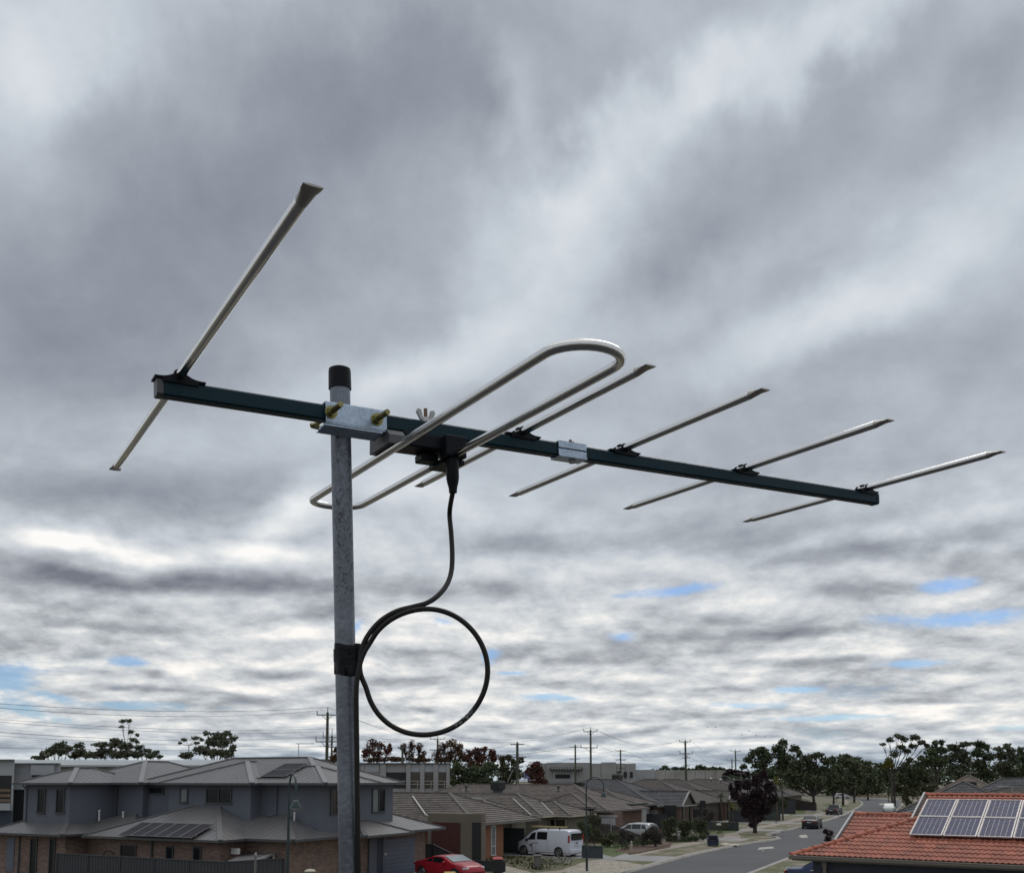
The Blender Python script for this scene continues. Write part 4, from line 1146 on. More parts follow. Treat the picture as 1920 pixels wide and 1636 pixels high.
# wide grey warehouse
wg = thing('warehouse', gx(1100, 200), 'wide grey warehouse with awning over a dark opening, behind the utility poles', 'warehouse')
slab('wall', 1003, 1192, 200, 240, 0, zat(1431, 200), M_concp, wg)
pf = gx(1100, 200)
for k, (x0, x1, y) in enumerate(((1008, 1022, 1430.0), (1024, 1108, 1429.0), (1109, 1126, 1430.4), (1127, 1155, 1428.5), (1156, 1172, 1430.6), (1173, 1192, 1431.2))):
    panel_on(wg, 'wall_panel', x0, x1, y, 1468, pf, nf, M_concp, 0.08+0.05*(k % 2), 0.25)
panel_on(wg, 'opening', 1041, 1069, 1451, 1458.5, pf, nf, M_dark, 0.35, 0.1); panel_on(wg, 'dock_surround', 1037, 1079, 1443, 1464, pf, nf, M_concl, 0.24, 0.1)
panel_on(wg, 'awning', 1031, 1091, 1438, 1443, pf, nf, M_bronze, 1.2, 2.0)
for k in range(11): panel_on(wg, 'awning_slat', 1033+k*5.2, 1036+k*5.2, 1438.6, 1441.6, pf, nf, M_whiter, 2.25, 0.06)
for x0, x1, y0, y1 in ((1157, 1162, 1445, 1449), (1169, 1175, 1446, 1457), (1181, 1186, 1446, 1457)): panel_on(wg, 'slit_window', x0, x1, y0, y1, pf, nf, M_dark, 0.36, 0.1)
wl = thing('warehouse', gx(1280, 240), 'long low weathered concrete wall building right of the wide grey warehouse', 'warehouse')
slab('wall', 1186, 1360, 240, 270, 0, zat(1443.5, 240), M_concd, wl)
pf = gx(1280, 240)
panel_on(wl, 'pale_section', 1190, 1228, 1442, 1466, pf, nf, M_concl, 0.12, 0.2)
for k in range(7): panel_on(wl, 'wall_panel', 1228.6+k*18.8, 1246.6+k*18.8, 1443+0.35*k, 1468, pf, nf, M_concd, 0.10+0.05*(k % 2), 0.2)
# ------------------------------------------------------------------ red-tiled house on the right
RE = Vector((0.829, -0.559, 0)).normalized(); RN = Vector((0.559, 0.829, 0)).normalized()
RP = 0.352; RZ = 3.05
E0 = atz(1487, 1603, RZ)
rs_ = (RN+Vector((0, 0, RP))).normalized(); rn_ = RE.cross(rs_).normalized()
if rn_.z < 0: rn_ = -rn_
def RW(s, t, h=0.0): return E0+RE*s+RN*t+Vector((0, 0, RP*t))+rn_*h       # on the front slope
def st_of(px, py, off=0.0, shift=0.0):
    o = E0+RN*shift+rn_*off; p = on_slope(px, py, o, rn_); d = p-o
    return d.dot(RE), d.dot(RN)
def tcol(name, c, v=0.22):
    def f(n, t, col, bs, nt):
        oi = n.node('ShaderNodeObjectInfo'); k = n.rng(oi.outputs['Random'], 0, 1, 1-v, 1+v, 'LINEAR')
        gi = n.node('ShaderNodeNewGeometry'); w_ = n.noise(gi.outputs['Position'], 2.2, 5, 0.65, dim='3D')
        dirt = n.rng(w_, 0.46, 0.68, 0, 0.6); fine_ = n.rng(n.noise(gi.outputs['Position'], 26, 3, 0.7, dim='3D'), 0.3, 0.7, 0.88, 1.12, 'LINEAR')
        k = n.m('MULTIPLY', k, fine_)
        return n.mix(dirt, n.vm('MULTIPLY', c, n.xyz(k, k, k)), (c[0]*0.45, c[1]*0.6, c[2]*0.75, 1))
    return mat(name, c, 0.75, 0, build=f, bump=0.1, bscale=60)
M_tred = tcol('terracotta_tile', (0.325, 0.105, 0.066)); M_tcap = tcol('orange_ridge_tile', (0.37, 0.110, 0.065), 0.14)
M_tedge = tcol('weathered_verge_tile', (0.22, 0.12, 0.095))
hred = thing('house', E0+RE*6+RN*4-Vector((0, 0, RZ)), 'red terracotta tiled house with navy wall in the lower right corner', 'house')
TWd, TG = 0.33, 0.325
def tile_mesh():
    n = 12; me = bpy.data.meshes.new('roof_tile'); vs = []; fs = []
    L = TG+0.05; th = 0.016
    for j, (v, lift) in enumerate(((0, 0.034), (L, 0.002))):
        for i in range(n+1):
            u = TWd*i/n; ph = (u % (TWd/2))/(TWd/2)
            h = 0.026*math.sin(PI*min(1, ph/0.72)) if ph < 0.72 else -0.004
            vs.append((u, v, lift+h))
    for i in range(n+1): vs.append((vs[i][0], 0, vs[i][2]-th-0.012))
    m = n+1
    for i in range(n): fs.append((i, i+1, m+i+1, m+i)); fs.append((2*m+i, 2*m+i+1, i+1, i))
    me.from_pydata(vs, [], fs); me.materials.append(M_tred)
    me.polygons.foreach_set('use_smooth', [True]*len(fs)); me.set_sharp_from_angle(angle=math.radians(50))
    return me, vs, fs
TM, tvs, tfs = tile_mesh()
inv = frame_of(hred).inverted()
# outline of the front slope: hip from the left eave corner, then the little gable verge up to the ridge
h_end = None
for k in range(400):
    t = k*0.02
    q = RW(t, t)
    p = q-Vector((0, 0, H)); zc_ = p.dot(cw(0, 0, 1)); x_ = 960+FPX*p.dot(cw(1, 0, 0))/zc_
    if x_ > 1712: h_end = t; break
h_end = h_end or 4.0
s_v = h_end+0.02
_, t_r = st_of(1735, 1491)
t_r = max(t_r, h_end+0.6)
S_R = 13.0
print('RED h_end', h_end, 't_ridge', t_r, 'verge st', st_of(1712, 1530), st_of(1731, 1490))
tiles = []
rows = int(t_r*math.sqrt(1+RP*RP)/TG)+1
sl = math.sqrt(1+RP*RP)
for j in range(rows):
    v0 = j*TG; t = v0/sl
    if t > t_r-0.12: break
    i0 = 0
    for i in range(0, int(S_R/TWd)):
        s0 = i*TWd
        if s0+TWd*0.6 < (t if t < h_end else s_v): continue
        if t >= h_end and s0 < s_v-0.05: continue
        tiles.append((s0, v0, 'front'))
def tile_mat(s0, v0, base, e=RE, s=None, nrm=None, jit=0.0):
    s = s or rs_; nrm = nrm or rn_
    o = base+e*s0+s*v0+nrm*(0.02+jit)
    m = Matrix((( e.x, s.x, nrm.x, o.x), (e.y, s.y, nrm.y, o.y), (e.z, s.z, nrm.z, o.z), (0, 0, 0, 1)))
    return m
tiles.sort(key=lambda q_: ((E0+RE*q_[0]+rs_*q_[1])-Vector((3.2, 0, 4.0))).length if (E0+RE*q_[0]).x/(E0+RE*q_[0]).y < 0.60 else 1e6)
rest = MB(); RR = random.Random(3)
for k, (s0, v0, _) in enumerate(tiles):
    M_ = tile_mat(s0, v0, E0, jit=RR.uniform(-0.002, 0.003))
    if k < 300:
        o = bpy.data.objects.new('roof_tile', TM); COL.objects.link(o); o.parent = hred
        o.matrix_basis = inv @ M_ @ Matrix.Rotation(RR.uniform(-0.006, 0.006), 4, 'Z')
    else:
        rest.add([M_ @ Vector(v) for v in tvs], tfs)
# rear wing: its own slope further back
wing_shift = None
best = None
for k in range(0, 120):
    sh = 0.5+k*0.05
    s1, t1 = st_of(1580, 1563, shift=sh); s2_, t2 = st_of(1607, 1527, shift=sh)
    if abs(s1-s2_) < (best[0] if best else 9): best = (abs(s1-s2_), sh, s1, t1, s2_, t2)
_, wing_shift, ws1, wt1, ws2, wt2 = best
print('WING', best)
WB = E0+RN*wing_shift; wt_top = wt2
wing_tiles = 0
for j in range(int(wt_top*sl/TG)+1):
    v0 = j*TG
    if v0/sl > wt_top-0.1: break
    for i in range(int(9/TWd)):
        s0 = ws1+i*TWd
        # leave out what lies under the front slope
        front_h = RP*((v0/sl+wing_shift)) if (s0 > (v0/sl+wing_shift) and v0/sl+wing_shift < t_r) else -9
        if s0 > s_v+0.3: continue
        M_ = tile_mat(s0, v0, WB); rest.add([M_ @ Vector(v) for v in tvs], tfs); wing_tiles += 1
o = rest.build('roof_tiles', M_tred, hred, smooth=50); o['kind'] = 'stuff'
# sheathing below the tiles, back slopes and end slope
mb = MB()
fr_ = [RW(0, 0, -.01), RW(S_R, 0, -.01), RW(S_R, t_r, -.01), RW(s_v, t_r, -.01), RW(s_v, h_end, -.01)]
mb.poly(fr_)
bk = lambda s, t: E0+RE*s+RN*(2*t_r-t)+Vector((0, 0, RP*t))
mb.poly([bk(s_v, t_r), bk(S_R, t_r), bk(S_R, 0), bk(0, 0), bk(h_end, h_end)])
mb.poly([RW(0, 0, -.01), RW(h_end, h_end, -.01), bk(h_end, h_end), bk(0, 0)])       # hip end
mb.poly([RW(s_v, h_end, -.01), RW(s_v, t_r, -.01), bk(s_v, h_end)])                # gablet
wz = lambda s, t, h=0: WB+RE*s+RN*t+Vector((0, 0, RP*t))+rn_*h
wb = lambda s, t: WB+RE*s+RN*(2*wt_top-t)+Vector((0, 0, RP*t))
mb.poly([wz(ws1, 0, -.01), wz(s_v, 0, -.01), wz(s_v, wt_top, -.01), wz(ws1, wt_top, -.01)])
mb.poly([wb(ws1, 0), wb(ws1, wt_top), wb(s_v+2, wt_top), wb(s_v+2, 0)])
mb.poly([wz(ws1, 0, -.01), wz(ws1, wt_top, -.01), wb(ws1, 0)])
mb.build('roof', M_tedge, hred, smooth=0)
# ridge and hip caps, each its own piece
def cap_mesh():
    me = bpy.data.meshes.new('ridge_cap'); vs = []; fs = []; n = 8; L = 0.44
    for j, (x, k) in enumerate(((0, 1.12), (0.05, 1.12), (0.05, 1.0), (L, 0.94))):
        for i in range(n+1):
            a = PI*i/n; vs.append((x, math.cos(a)*0.125*k, math.sin(a)*0.085*k-0.01))
    m = n+1
    for j in range(3):
        for i in range(n): fs.append((j*m+i, (j+1)*m+i, (j+1)*m+i+1, j*m+i+1))
    fs.append(tuple(range(m)))
    me.from_pydata(vs, [], fs); me.materials.append(M_tcap); me.polygons.foreach_set('use_smooth', [True]*len(fs)); me.set_sharp_from_angle(angle=math.radians(50))
    return me
CMh = cap_mesh()
def caps(a, b_, lift=0.05, step=0.40):
    L = (b_-a).length; x = (b_-a).normalized(); y = Vector((0, 0, 1)).cross(x).normalized(); z = x.cross(y); n = int(L/step)
    for i in range(n):
        p = a+x*(i*L/n)+z*lift
        o = bpy.data.objects.new('ridge_cap', CMh); COL.objects.link(o); o.parent = hred
        tl = RR.uniform(-0.012, 0.012)
        o.matrix_basis = inv @ Matrix(((x.x, y.x, z.x, p.x), (x.y, y.y, z.y, p.y), (x.z, y.z, z.z, p.z), (0, 0, 0, 1))) @ Matrix.Rotation(0.03+tl, 4, 'Y') @ Matrix.Rotation(tl, 4, 'Z')
caps(RW(-0.05, -0.05), RW(h_end+0.15, h_end+0.15))
caps(RW(s_v-0.05, t_r), RW(S_R-1.5, t_r))
caps(wz(ws1, wt_top), wz(s_v-0.1, wt_top))
# barge boards on the verges
for a, b_ in ((RW(s_v-0.05, h_end-0.05, .05), RW(s_v-0.05, t_r, .07)), (wz(ws1-0.05, -0.1, .05), wz(ws1-0.05, wt_top, .07))):
    mb = MB(); bar(mb, a, b_, 0.06, 0.16, up=Vector((0, 0, 1))); mb.build('barge_board', M_cream if False else M_pale, hred, smooth=0)
# gutter, fascia, walls, downpipe
M_gut2 = mat('taupe_gutter', (0.165, 0.150, 0.130), 0.5, 0, 0.1, 2)
mb = MB(); g0_, g1_ = E0-RE*0.12-RN*0.06, E0+RE*(S_R)-RN*0.06
prof = [(-0.06, 0.02), (-0.075, 0.005), (-0.06, -0.03), (-0.055, -0.08), (-0.03, -0.115), (0.06, -0.115), (0.06, -0.02), (-0.045, -0.02), (-0.045, 0.02)]
k = len(prof); vs = [g0_+RN*u+Vector((0, 0, v)) for u, v in prof]+[g1_+RN*u+Vector((0, 0, v)) for u, v in prof]
mb.add(vs, [(i, (i+1) % k, k+(i+1) % k, k+i) for i in range(k)]+[tuple(range(k))[::-1], tuple(range(k, 2*k))])
mb.build('gutter', M_gut2, hred, smooth=0)
mb = MB(); bar(mb, E0-RE*0.05+RN*0.03+Vector((0, 0, -.10)), E0+RE*S_R+RN*0.03+Vector((0, 0, -.10)), 0.03, 0.12); mb.build('fascia', M_gut2, hred, smooth=0)
mb = MB(); mb.poly([E0+Vector((0, 0, -.15)), E0+RN*0.55+Vector((0, 0, -.15)), E0+RN*0.55+RE*S_R+Vector((0, 0, -.15)), E0+RE*S_R+Vector((0, 0, -.15))]); mb.build('eave_soffit', M_wallnavy, hred, smooth=0)
g_ = lambda s, t: Vector(((E0+RE*s+RN*t).x, (E0+RE*s+RN*t).y, 0))
walls(hred, [g_(0.5, 0.52), g_(S_R, 0.52), g_(S_R, 2*t_r-0.5), g_(0.5, 2*t_r-0.5)], 0, RZ-0.16, M_wallnavy)
walls(hred, [g_(ws1+0.4, wing_shift+0.4), g_(3.5, wing_shift+0.4), g_(3.5, wing_shift+2*wt_top-.4), g_(ws1+0.4, wing_shift+2*wt_top-.4)], 0, RZ-0.2, M_wallnavy)
s_d, _ = st_of(1538, 1606)
mb = MB(); dp = g_(max(0.6, s_d), 0.44)
mb.box(dp+Vector((0, 0, 1.4)), RE, RN, (0, 0, 1), 0.05, 0.04, 1.4); mb.build('downpipe', M_gut2, hred, smooth=0)
mb = MB(); mb.box(dp+Vector((0, 0, 2.80)), RE, RN, (0, 0, 1), 0.08, 0.08, 0.11); mb.build('rainhead', M_gut2, hred, smooth=0)
# porch roof corner at the far right
s_p, t_p = st_of(1893, 1614)
pr0 = E0+RE*(s_p)+RN*(-1.7)+Vector((0, 0, -0.62))
pc0 = atz(1891, 1626, 2.62); PWE = MB()
for j in range(7):
    for i in range(10):
        s0 = i*TWd; v0 = j*TG
        if s0+0.2 < v0/sl: continue
        PWE.add([tile_mat(s0, v0, pc0) @ Vector(v) for v in tvs], tfs)
o = PWE.build('porch_tiles', M_tred, hred, smooth=50); o['kind'] = 'stuff'
pcb = lambda s, t: pc0+RE*s+RN*t+Vector((0, 0, RP*t))
caps(pcb(-.05, -.05), pcb(1.9, 1.9))
mb = MB(); mb.poly([pcb(0, 0), pcb(3.4, 0), pcb(3.4, 1.9), pcb(1.9, 1.9)]); mb.poly([pcb(0, 0), pcb(1.9, 1.9), pc0+RN*3.8]); mb.build('porch_roof', M_tedge, hred, smooth=0)
mb = MB(); bar(mb, pc0-RE*.1-RN*.06+Vector((0, 0, -.05)), pc0+RE*3.4-RN*.06+Vector((0, 0, -.05)), .12, .12); mb.build('porch_gutter', M_gut2, hred, smooth=0)
walls(hred, [Vector((q.x, q.y, 0)) for q in (pcb(.5, .5), pcb(3.4, .5), pcb(3.4, 2.5), pcb(.5, 2.5))], 0, 2.5, M_wallnavy, 'porch_wall')
# eight panels in two rows on the tiles
off = 0.16
so, to = st_of(1705, 1564, off=off)
order = ['leftmost', 'second from the left', 'third from the left', 'cut by the right edge']
for j, row in enumerate(('lower', 'upper')):
    for i in range(4):
        o = E0+rn_*off+RE*(so+i*1.02)+rs_*(to*sl+j*1.675)
        solar(o, RE, rs_, rn_, 0.992, 1.65, f'blue solar panel on the red roof, {row} row, {order[i]}', 'blue solar panels on the red roof')
# ------------------------------------------------------------------ vehicles
def paint(name, c, rough=0.28, metal=0.0): return mat(name, c, rough+0.08, metal, 0.05, 0.7, coat=0.25, spec=0.3, fine=0.02)
M_tyre = mat('tyre_rubber', (0.015, 0.015, 0.015), 0.85); M_rim = mat('alloy_rim', (0.38, 0.38, 0.40), 0.35, 0.8)
M_cglass = glass('car_glass', (0.012, 0.014, 0.016), 0.06); M_wsglass = glass('windscreen_glass', (0.20, 0.235, 0.24), 0.15)
M_tail = mat('tail_lamp', (0.28, 0.015, 0.012), 0.25, coat=0.5); M_head = mat('head_lamp', (0.50, 0.52, 0.55), 0.2, coat=0.6)
M_plate = mat('number_plate', (0.45, 0.45, 0.44), 0.5); M_trim = mat('black_trim', (0.012, 0.012, 0.013), 0.5); M_chrome = mat('chrome_trim', (0.62, 0.63, 0.65), 0.25, 0.8)
def lerp_tab(tab, x):
    if x <= tab[0][0]: return tab[0][1]
    for i in range(len(tab)-1):
        if x <= tab[i+1][0]:
            t = (x-tab[i][0])/(tab[i+1][0]-tab[i][0]); t2 = t
            return tab[i][1]+(tab[i+1][1]-tab[i][1])*t2
    return tab[-1][1]
class Car:
    """x forward from the rear bumper (0..L), y left, z up"""
    def __init__(s, L, Wd, top, belt, wplan, lean=0.42):
        s.L, s.W, s.top, s.belt, s.wp, s.lean = L, Wd, top, belt, wplan, lean
    def hw(s, x): return s.W/2*lerp_tab(s.wp, x/s.L)
    def zt(s, x): return lerp_tab(s.top, x/s.L)
    def zb(s, x): return min(lerp_tab(s.belt, x/s.L), s.zt(x)-0.015)
    def sec(s, x):
        w_ = s.hw(x); zt, zb = s.zt(x), s.zb(x); gh = max(0.0, zt-zb-0.02); wr = w_*0.97-gh*s.lean*0.75
        pts = [(w_*0.86, 0.20), (w_*0.97, 0.30), (w_, 0.48), (w_*1.0, (0.48+zb)/2), (w_*0.975, zb), (wr+(w_*0.97-wr)*0.35, zb+gh*0.68), (wr, zt-0.05 if gh > 0.08 else zt-0.02), (wr*0.86, zt-0.012), (wr*0.45, zt+0.008), (0, zt+0.012)]
        return pts
    def side(s, x, t):
        """half width at height fraction t between belt and roof edge"""
        p = s.sec(x); a, b_, c = p[4], p[5], p[6]
        if t < 0.68: k = t/0.68; return (a[0]+(b_[0]-a[0])*k, a[1]+(b_[1]-a[1])*k)
        k = (t-0.68)/0.32; return (b_[0]+(c[0]-b_[0])*k, b_[1]+(c[1]-b_[1])*k)
def build_car(name, loc, heading, car, mp, label, cat, wheels, glassx, ws, rw, wr=0.32, sidegl=None, group=None, extras=None, wsm=None, z=0.12, pitch=0.0):
    """heading: unit vector in plan; loc: plan centre"""
    L = car.L
    r_ = thing(name, (loc.x, loc.y, z), label, cat, math.atan2(heading.y, heading.x), group)
    if pitch: r_.rotation_euler = (0, -pitch, math.atan2(heading.y, heading.x))
    def P(x, y, z_): return Vector((x-L/2, y, z_))
    xs = sorted(set([L*i/40 for i in range(41)]))
    mb = MB(); n = 10; vs = []
    for x in xs:
        s_ = car.sec(x); vs += [P(x, -y, z_) for y, z_ in s_]+[P(x, y, z_) for y, z_ in s_[::-1][1:]]
    m = 2*n-1; fs = []
    for i in range(len(xs)-1):
        for k in range(m-1): fs.append((i*m+k, (i+1)*m+k, (i+1)*m+k+1, i*m+k+1))
        fs.append((i*m+m-1, (i+1)*m+m-1, (i+1)*m, i*m))
    fs.append(tuple(range(m))); fs.append(tuple((len(xs)-1)*m+k for k in range(m))[::-1])
    mb.add(vs, fs); body = mb.build('body', mp, r_, smooth=32, local=True)
    # side glass
    for (x0, x1, t0, t1, *sk) in glassx:
        sk = sk[0] if sk else (0, 0)
        for sd in (-1, 1):
            mb = MB(); nx = 5; vs = []
            for j, t in enumerate((t0, (t0+t1)/2, t1)):
                for i in range(nx+1):
                    kx = i/nx; xa = x0+(sk[0] if j == 2 else sk[0]/2 if j == 1 else 0); xb = x1-(sk[1] if j == 2 else sk[1]/2 if j == 1 else 0)
                    x = xa+(xb-xa)*kx; y, z_ = car.side(x, t); vs.append(P(x, sd*(y+0.010), z_))
            mb.add(vs, [(j*(nx+1)+i, j*(nx+1)+i+1, (j+1)*(nx+1)+i+1, (j+1)*(nx+1)+i) for j in range(2) for i in range(nx)])
            mb.build('side_window', M_cglass, r_, smooth=60, local=True)
    def screen(nm, x0, x1, m_, k=0.86):
        mb = MB(); vs = []; nx, ny = 5, 6
        for i in range(nx+1):
            x = x0+(x1-x0)*i/nx; w_ = car.sec(x)[6][0]*k*(1 if True else 1)
            for j in range(ny+1):
                y = -w_+2*w_*j/ny; vs.append(P(x, y, car.zt(x)+0.022+0.008*(1-(y/w_)**2)))
        mb.add(vs, [(i*(ny+1)+j, (i+1)*(ny+1)+j, (i+1)*(ny+1)+j+1, i*(ny+1)+j+1) for i in range(nx) for j in range(ny)])
        mb.build(nm, m_, r_, smooth=60, local=True)
    if ws: screen('windscreen', ws[0], ws[1], wsm or M_wsglass)
    if rw: screen('rear_window', rw[0], rw[1], M_cglass)
    for wx in wheels:
        for sd in (-1, 1):
            y = car.hw(wx); mb = MB(); mb.tube([P(wx, sd*(y-0.10), wr+0.02), P(wx, sd*(y+0.006), wr+0.02)], wr*1.14, 24); mb.build('wheel_arch', M_trim, r_, smooth=40, local=True)
            mb = MB(); mb.tube([P(wx, sd*(y-0.20), wr), P(wx, sd*(y-0.01), wr), P(wx, sd*(y+0.014), wr)], [wr, wr, wr*0.93], 24); wh_ = mb.build('wheel', M_tyre, r_, smooth=40, local=True)
            mb = MB(); mb.tube([P(wx, sd*(y+0.010), wr), P(wx, sd*(y+0.018), wr)], wr*0.25, 12)
            for q in range(6):
                a = 2*PI*q/6; d = Vector((math.cos(a), 0, math.sin(a))); sdv = Vector((-math.sin(a), 0, math.cos(a)))
                mb.box(P(wx, sd*(y+0.014), wr)+d*wr*0.40, d, sdv, (0, 1, 0), wr*0.30, wr*0.085, 0.006)
            ring = [P(wx, sd*(y+0.016), wr)+Vector((math.cos(a), 0, math.sin(a)))*wr*0.68 for a in [2*PI*q/20 for q in range(21)]]
            mb.tube(ring, wr*0.045, 6); mb.build('rim', M_rim, wh_, smooth=40, local=True)
    for q in (extras or []):
        nm, m_, x, y, z_, hx, hy, hz = q[:8]; rot = q[8] if len(q) > 8 else 0
        for sd in ((-1, 1) if y else (1,)):
            mb = MB(); ex = Vector((math.cos(rot), sd*-math.sin(rot), 0)); ey = Vector((sd*math.sin(rot), math.cos(rot), 0))
            mb.box(P(x, sd*y, z_), ex, ey, (0, 0, 1), hx, hy, hz); mb.build(nm, m_, r_, smooth=0, local=True, bevel=min(hx, hy, hz)*0.4)
    return r_
M_red = paint('red_car_paint', (0.30, 0.010, 0.022)); M_vanw = paint('white_van_paint', (0.55, 0.57, 0.63), 0.4)
M_black2 = paint('black_car_paint', (0.010, 0.011, 0.016)); M_bluec = paint('navy_car_paint', (0.018, 0.030, 0.085)); M_silver = paint('silver_car_paint', (0.42, 0.44, 0.45), 0.3, 0.3)
coupe = Car(4.24, 1.80, [(0, .62), (.02, .88), (.10, .98), (.20, 1.03), (.36, 1.25), (.46, 1.30), (.56, 1.28), (.75, .96), (.86, .90), (.95, .78), (.99, .62), (1, .45)],
            [(0, .60), (.03, .84), (.2, .93), (.75, .88), (1, .5)], [(0, .78), (.04, .90), (.2, 1), (.8, 1), (.94, .88), (1, .70)])
build_car('sports_coupe', W(-27.3, 47.0), (GQ-GR*0.28).normalized(), coupe, M_red, 'red sports coupe parked on the driveway before the sloping fence', 'car', (0.80, 3.38),
          [(1.02, 1.60, .12, .80, (0.35, 0)), (1.66, 2.72, .06, .86, (0, .42))], (2.42, 3.14), (0.80, 1.45), 0.315,
          extras=[('headlight', M_head, 3.98, 0.60, 0.68, 0.16, 0.13, 0.055, 0.5), ('tail_light', M_tail, 0.06, 0.62, 0.76, 0.04, 0.16, 0.07, -0.2), ('mirror', M_red, 2.62, 0.98, 0.95, 0.06, 0.10, 0.06), ('number_plate', M_plate, 4.16, 0, 0.42, 0.01, 0.18, 0.05)])
vanc = Car(4.76, 1.90, [(0, 1.05), (.01, 1.70), (.035, 1.86), (.10, 1.90), (.60, 1.88), (.70, 1.74), (.86, 1.16), (.96, .98), (.995, .80), (1, .5)],
           [(0, 1.06), (.60, 1.08), (.86, 1.05), (1, .6)], [(0, .90), (.03, .97), (.1, 1), (.86, 1), (.95, .92), (1, .72)], 0.22)
van = build_car('van', W(-29.05, 64.35), (-GQ+GR*0.20).normalized(), vanc, M_vanw, 'white van with roof rack and branch decal on its door, parked beside the low fence', 'van', (0.92, 4.02),
          [(1.95, 2.85, .12, .82), (2.98, 3.75, .10, .84, (0, .42))], (3.38, 4.02), None, 0.33,
          extras=[('tail_light', M_tail, 0.045, 0.90, 1.28, 0.05, 0.06, 0.26), ('rear_window', M_cglass, -0.02, 0, 1.42, 0.03, 0.66, 0.24), ('number_plate', M_plate, -0.025, 0, 0.80, 0.012, 0.26, 0.06),
                  ('rear_bumper', M_vanw, -0.04, 0, 0.42, 0.09, 0.86, 0.13), ('headlight', M_head, 4.48, 0.70, 0.86, 0.12, 0.13, 0.09, 0.5), ('mirror', M_trim, 3.66, 1.06, 1.12, 0.06, 0.12, 0.10),
                  ('door_seam', M_trim, 2.91, 0.953, 0.75, 0.006, 0.004, 0.40), ('door_seam', M_trim, 1.88, 0.953, 0.75, 0.006, 0.004, 0.40), ('door_handle', M_trim, 2.78, 0.958, 0.92, 0.08, 0.012, 0.018), ('door_handle', M_trim, 3.06, 0.958, 0.92, 0.08, 0.012, 0.018),
                  ('rear_decal', M_trim, -0.026, 0.0, 0.98, 0.006, 0.16, 0.035)])
def vp_(x, y, z_): return Vector((x-4.76/2, y, z_))
mb = MB()
for x in (1.0, 2.0, 3.0): mb.box(vp_(x, 0, 1.97), (1, 0, 0), (0, 1, 0), (0, 0, 1), 0.03, 0.70, 0.02); [mb.box(vp_(x, s_*0.66, 1.93), (1, 0, 0), (0, 1, 0), (0, 0, 1), 0.03, 0.03, 0.05) for s_ in (-1, 1)]
rk_ = mb.build('roof_rack', M_trim, van, smooth=0, local=True)
mb = MB(); mb.box(vp_(2.55, 0.35, 2.05), (1, 0, 0), (0, 1, 0), (0, 0, 1), 1.15, 0.05, 0.05); mb.box(vp_(2.35, -0.30, 2.03), (1, 0, 0), (0, 1, 0), (0, 0, 1), 1.35, 0.05, 0.04)
ld = mb.build('roof_load', mat('yellow_timber', (0.34, 0.28, 0.12), 0.6), rk_, smooth=0, local=True)
# branch-shaped decal on both doors: thin raised film
M_dec = mat('brown_decal', (0.20, 0.15, 0.16), 0.6)
mb = MB(); rd = random.Random(5)
for sd in (-1, 1):
    def br(x, z_, a, l, d):
        if d == 0 or l < 0.04: return
        x2, z2 = x+math.cos(a)*l, z_+math.sin(a)*l
        y = vanc.hw(min(4.3, max(.3, x)))+0.006
        mb.box((vp_(x, sd*y, z_)+vp_(x2, sd*y, z2))/2, (x2-x, 0, z2-z_), (0, 1, 0), Vector((x2-x, 0, z2-z_)).cross(Vector((0, 1, 0))), l/2, 0.003, 0.008+0.006*d)
        for _ in range(2): br(x2, z2, a+rd.uniform(-.75, .75), l*0.72, d-1)
    br(3.22, 0.36, 1.6, 0.20, 5)
mb.build('door_decal', M_dec, van, smooth=0, local=True)
sedan = Car(4.7, 1.80, [(0, .55), (.015, .92), (.05, 1.02), (.17, 1.05), (.30, 1.40), (.42, 1.45), (.58, 1.42), (.74, 1.02), (.88, .92), (.97, .78), (1, .5)],
            [(0, .55), (.03, .92), (.75, .94), (1, .55)], [(0, .82), (.03, .92), (.15, 1), (.85, 1), (.95, .90), (1, .75)])
sg = [(1.35, 2.20, .06, .86, (0.35, 0)), (2.27, 3.15, .06, .86, (0, .45))]
ex_s = [('tail_light', M_tail, 0.03, 0.62, 0.84, 0.05, 0.22, 0.07, -0.15), ('number_plate', M_plate, -0.01, 0, 0.74, 0.012, 0.24, 0.055), ('headlight', M_head, 4.5, 0.62, 0.68, 0.10, 0.15, 0.06, 0.4), ('mirror', M_black2, 3.1, 0.98, 1.0, 0.06, 0.10, 0.06)]
build_car('sedan', W(-18.85, 115.2), (GR-GQ*0.02).normalized(), sedan, M_black2, 'black sedan with red tail lights driving away along the street', 'car', (0.95, 3.75), sg, (2.85, 3.45), (0.85, 1.42), extras=ex_s, z=0.01)
ute = Car(4.9, 1.82, [(0, .6), (.01, .98), (.38, 1.0), (.385, 1.0), (.44, 1.52), (.50, 1.58), (.62, 1.56), (.76, 1.10), (.95, .95), (1, .6)],
          [(0, .6), (.02, .94), (.76, 1.0), (1, .6)], [(0, .93), (.03, .97), (.85, 1), (.95, .92), (1, .78)])
build_car('ute', W(-22.3, 157), (GR+GQ*0.05).normalized(), ute, M_black2, 'black utility vehicle parked on the verge beyond the sedan', 'car', (0.95, 3.9), [(2.20, 2.95, .08, .84, (0.1, 0)), (3.0, 3.6, .08, .84, (0, .4))], (3.1, 3.7), (1.9, 2.1), 0.36, extras=ex_s)
hatch = Car(4.2, 1.76, [(0, .6), (.01, 1.0), (.06, 1.36), (.15, 1.50), (.45, 1.52), (.60, 1.45), (.80, 1.02), (.93, .88), (1, .55)],
            [(0, .6), (.02, .96), (.8, .95), (1, .55)], [(0, .85), (.04, .95), (.15, 1), (.85, 1), (.95, .90), (1, .75)])
hg = [(0.65, 1.15, .1, .8, (.2, 0)), (1.22, 2.10, .06, .86), (2.16, 3.05, .06, .86, (0, .5))]
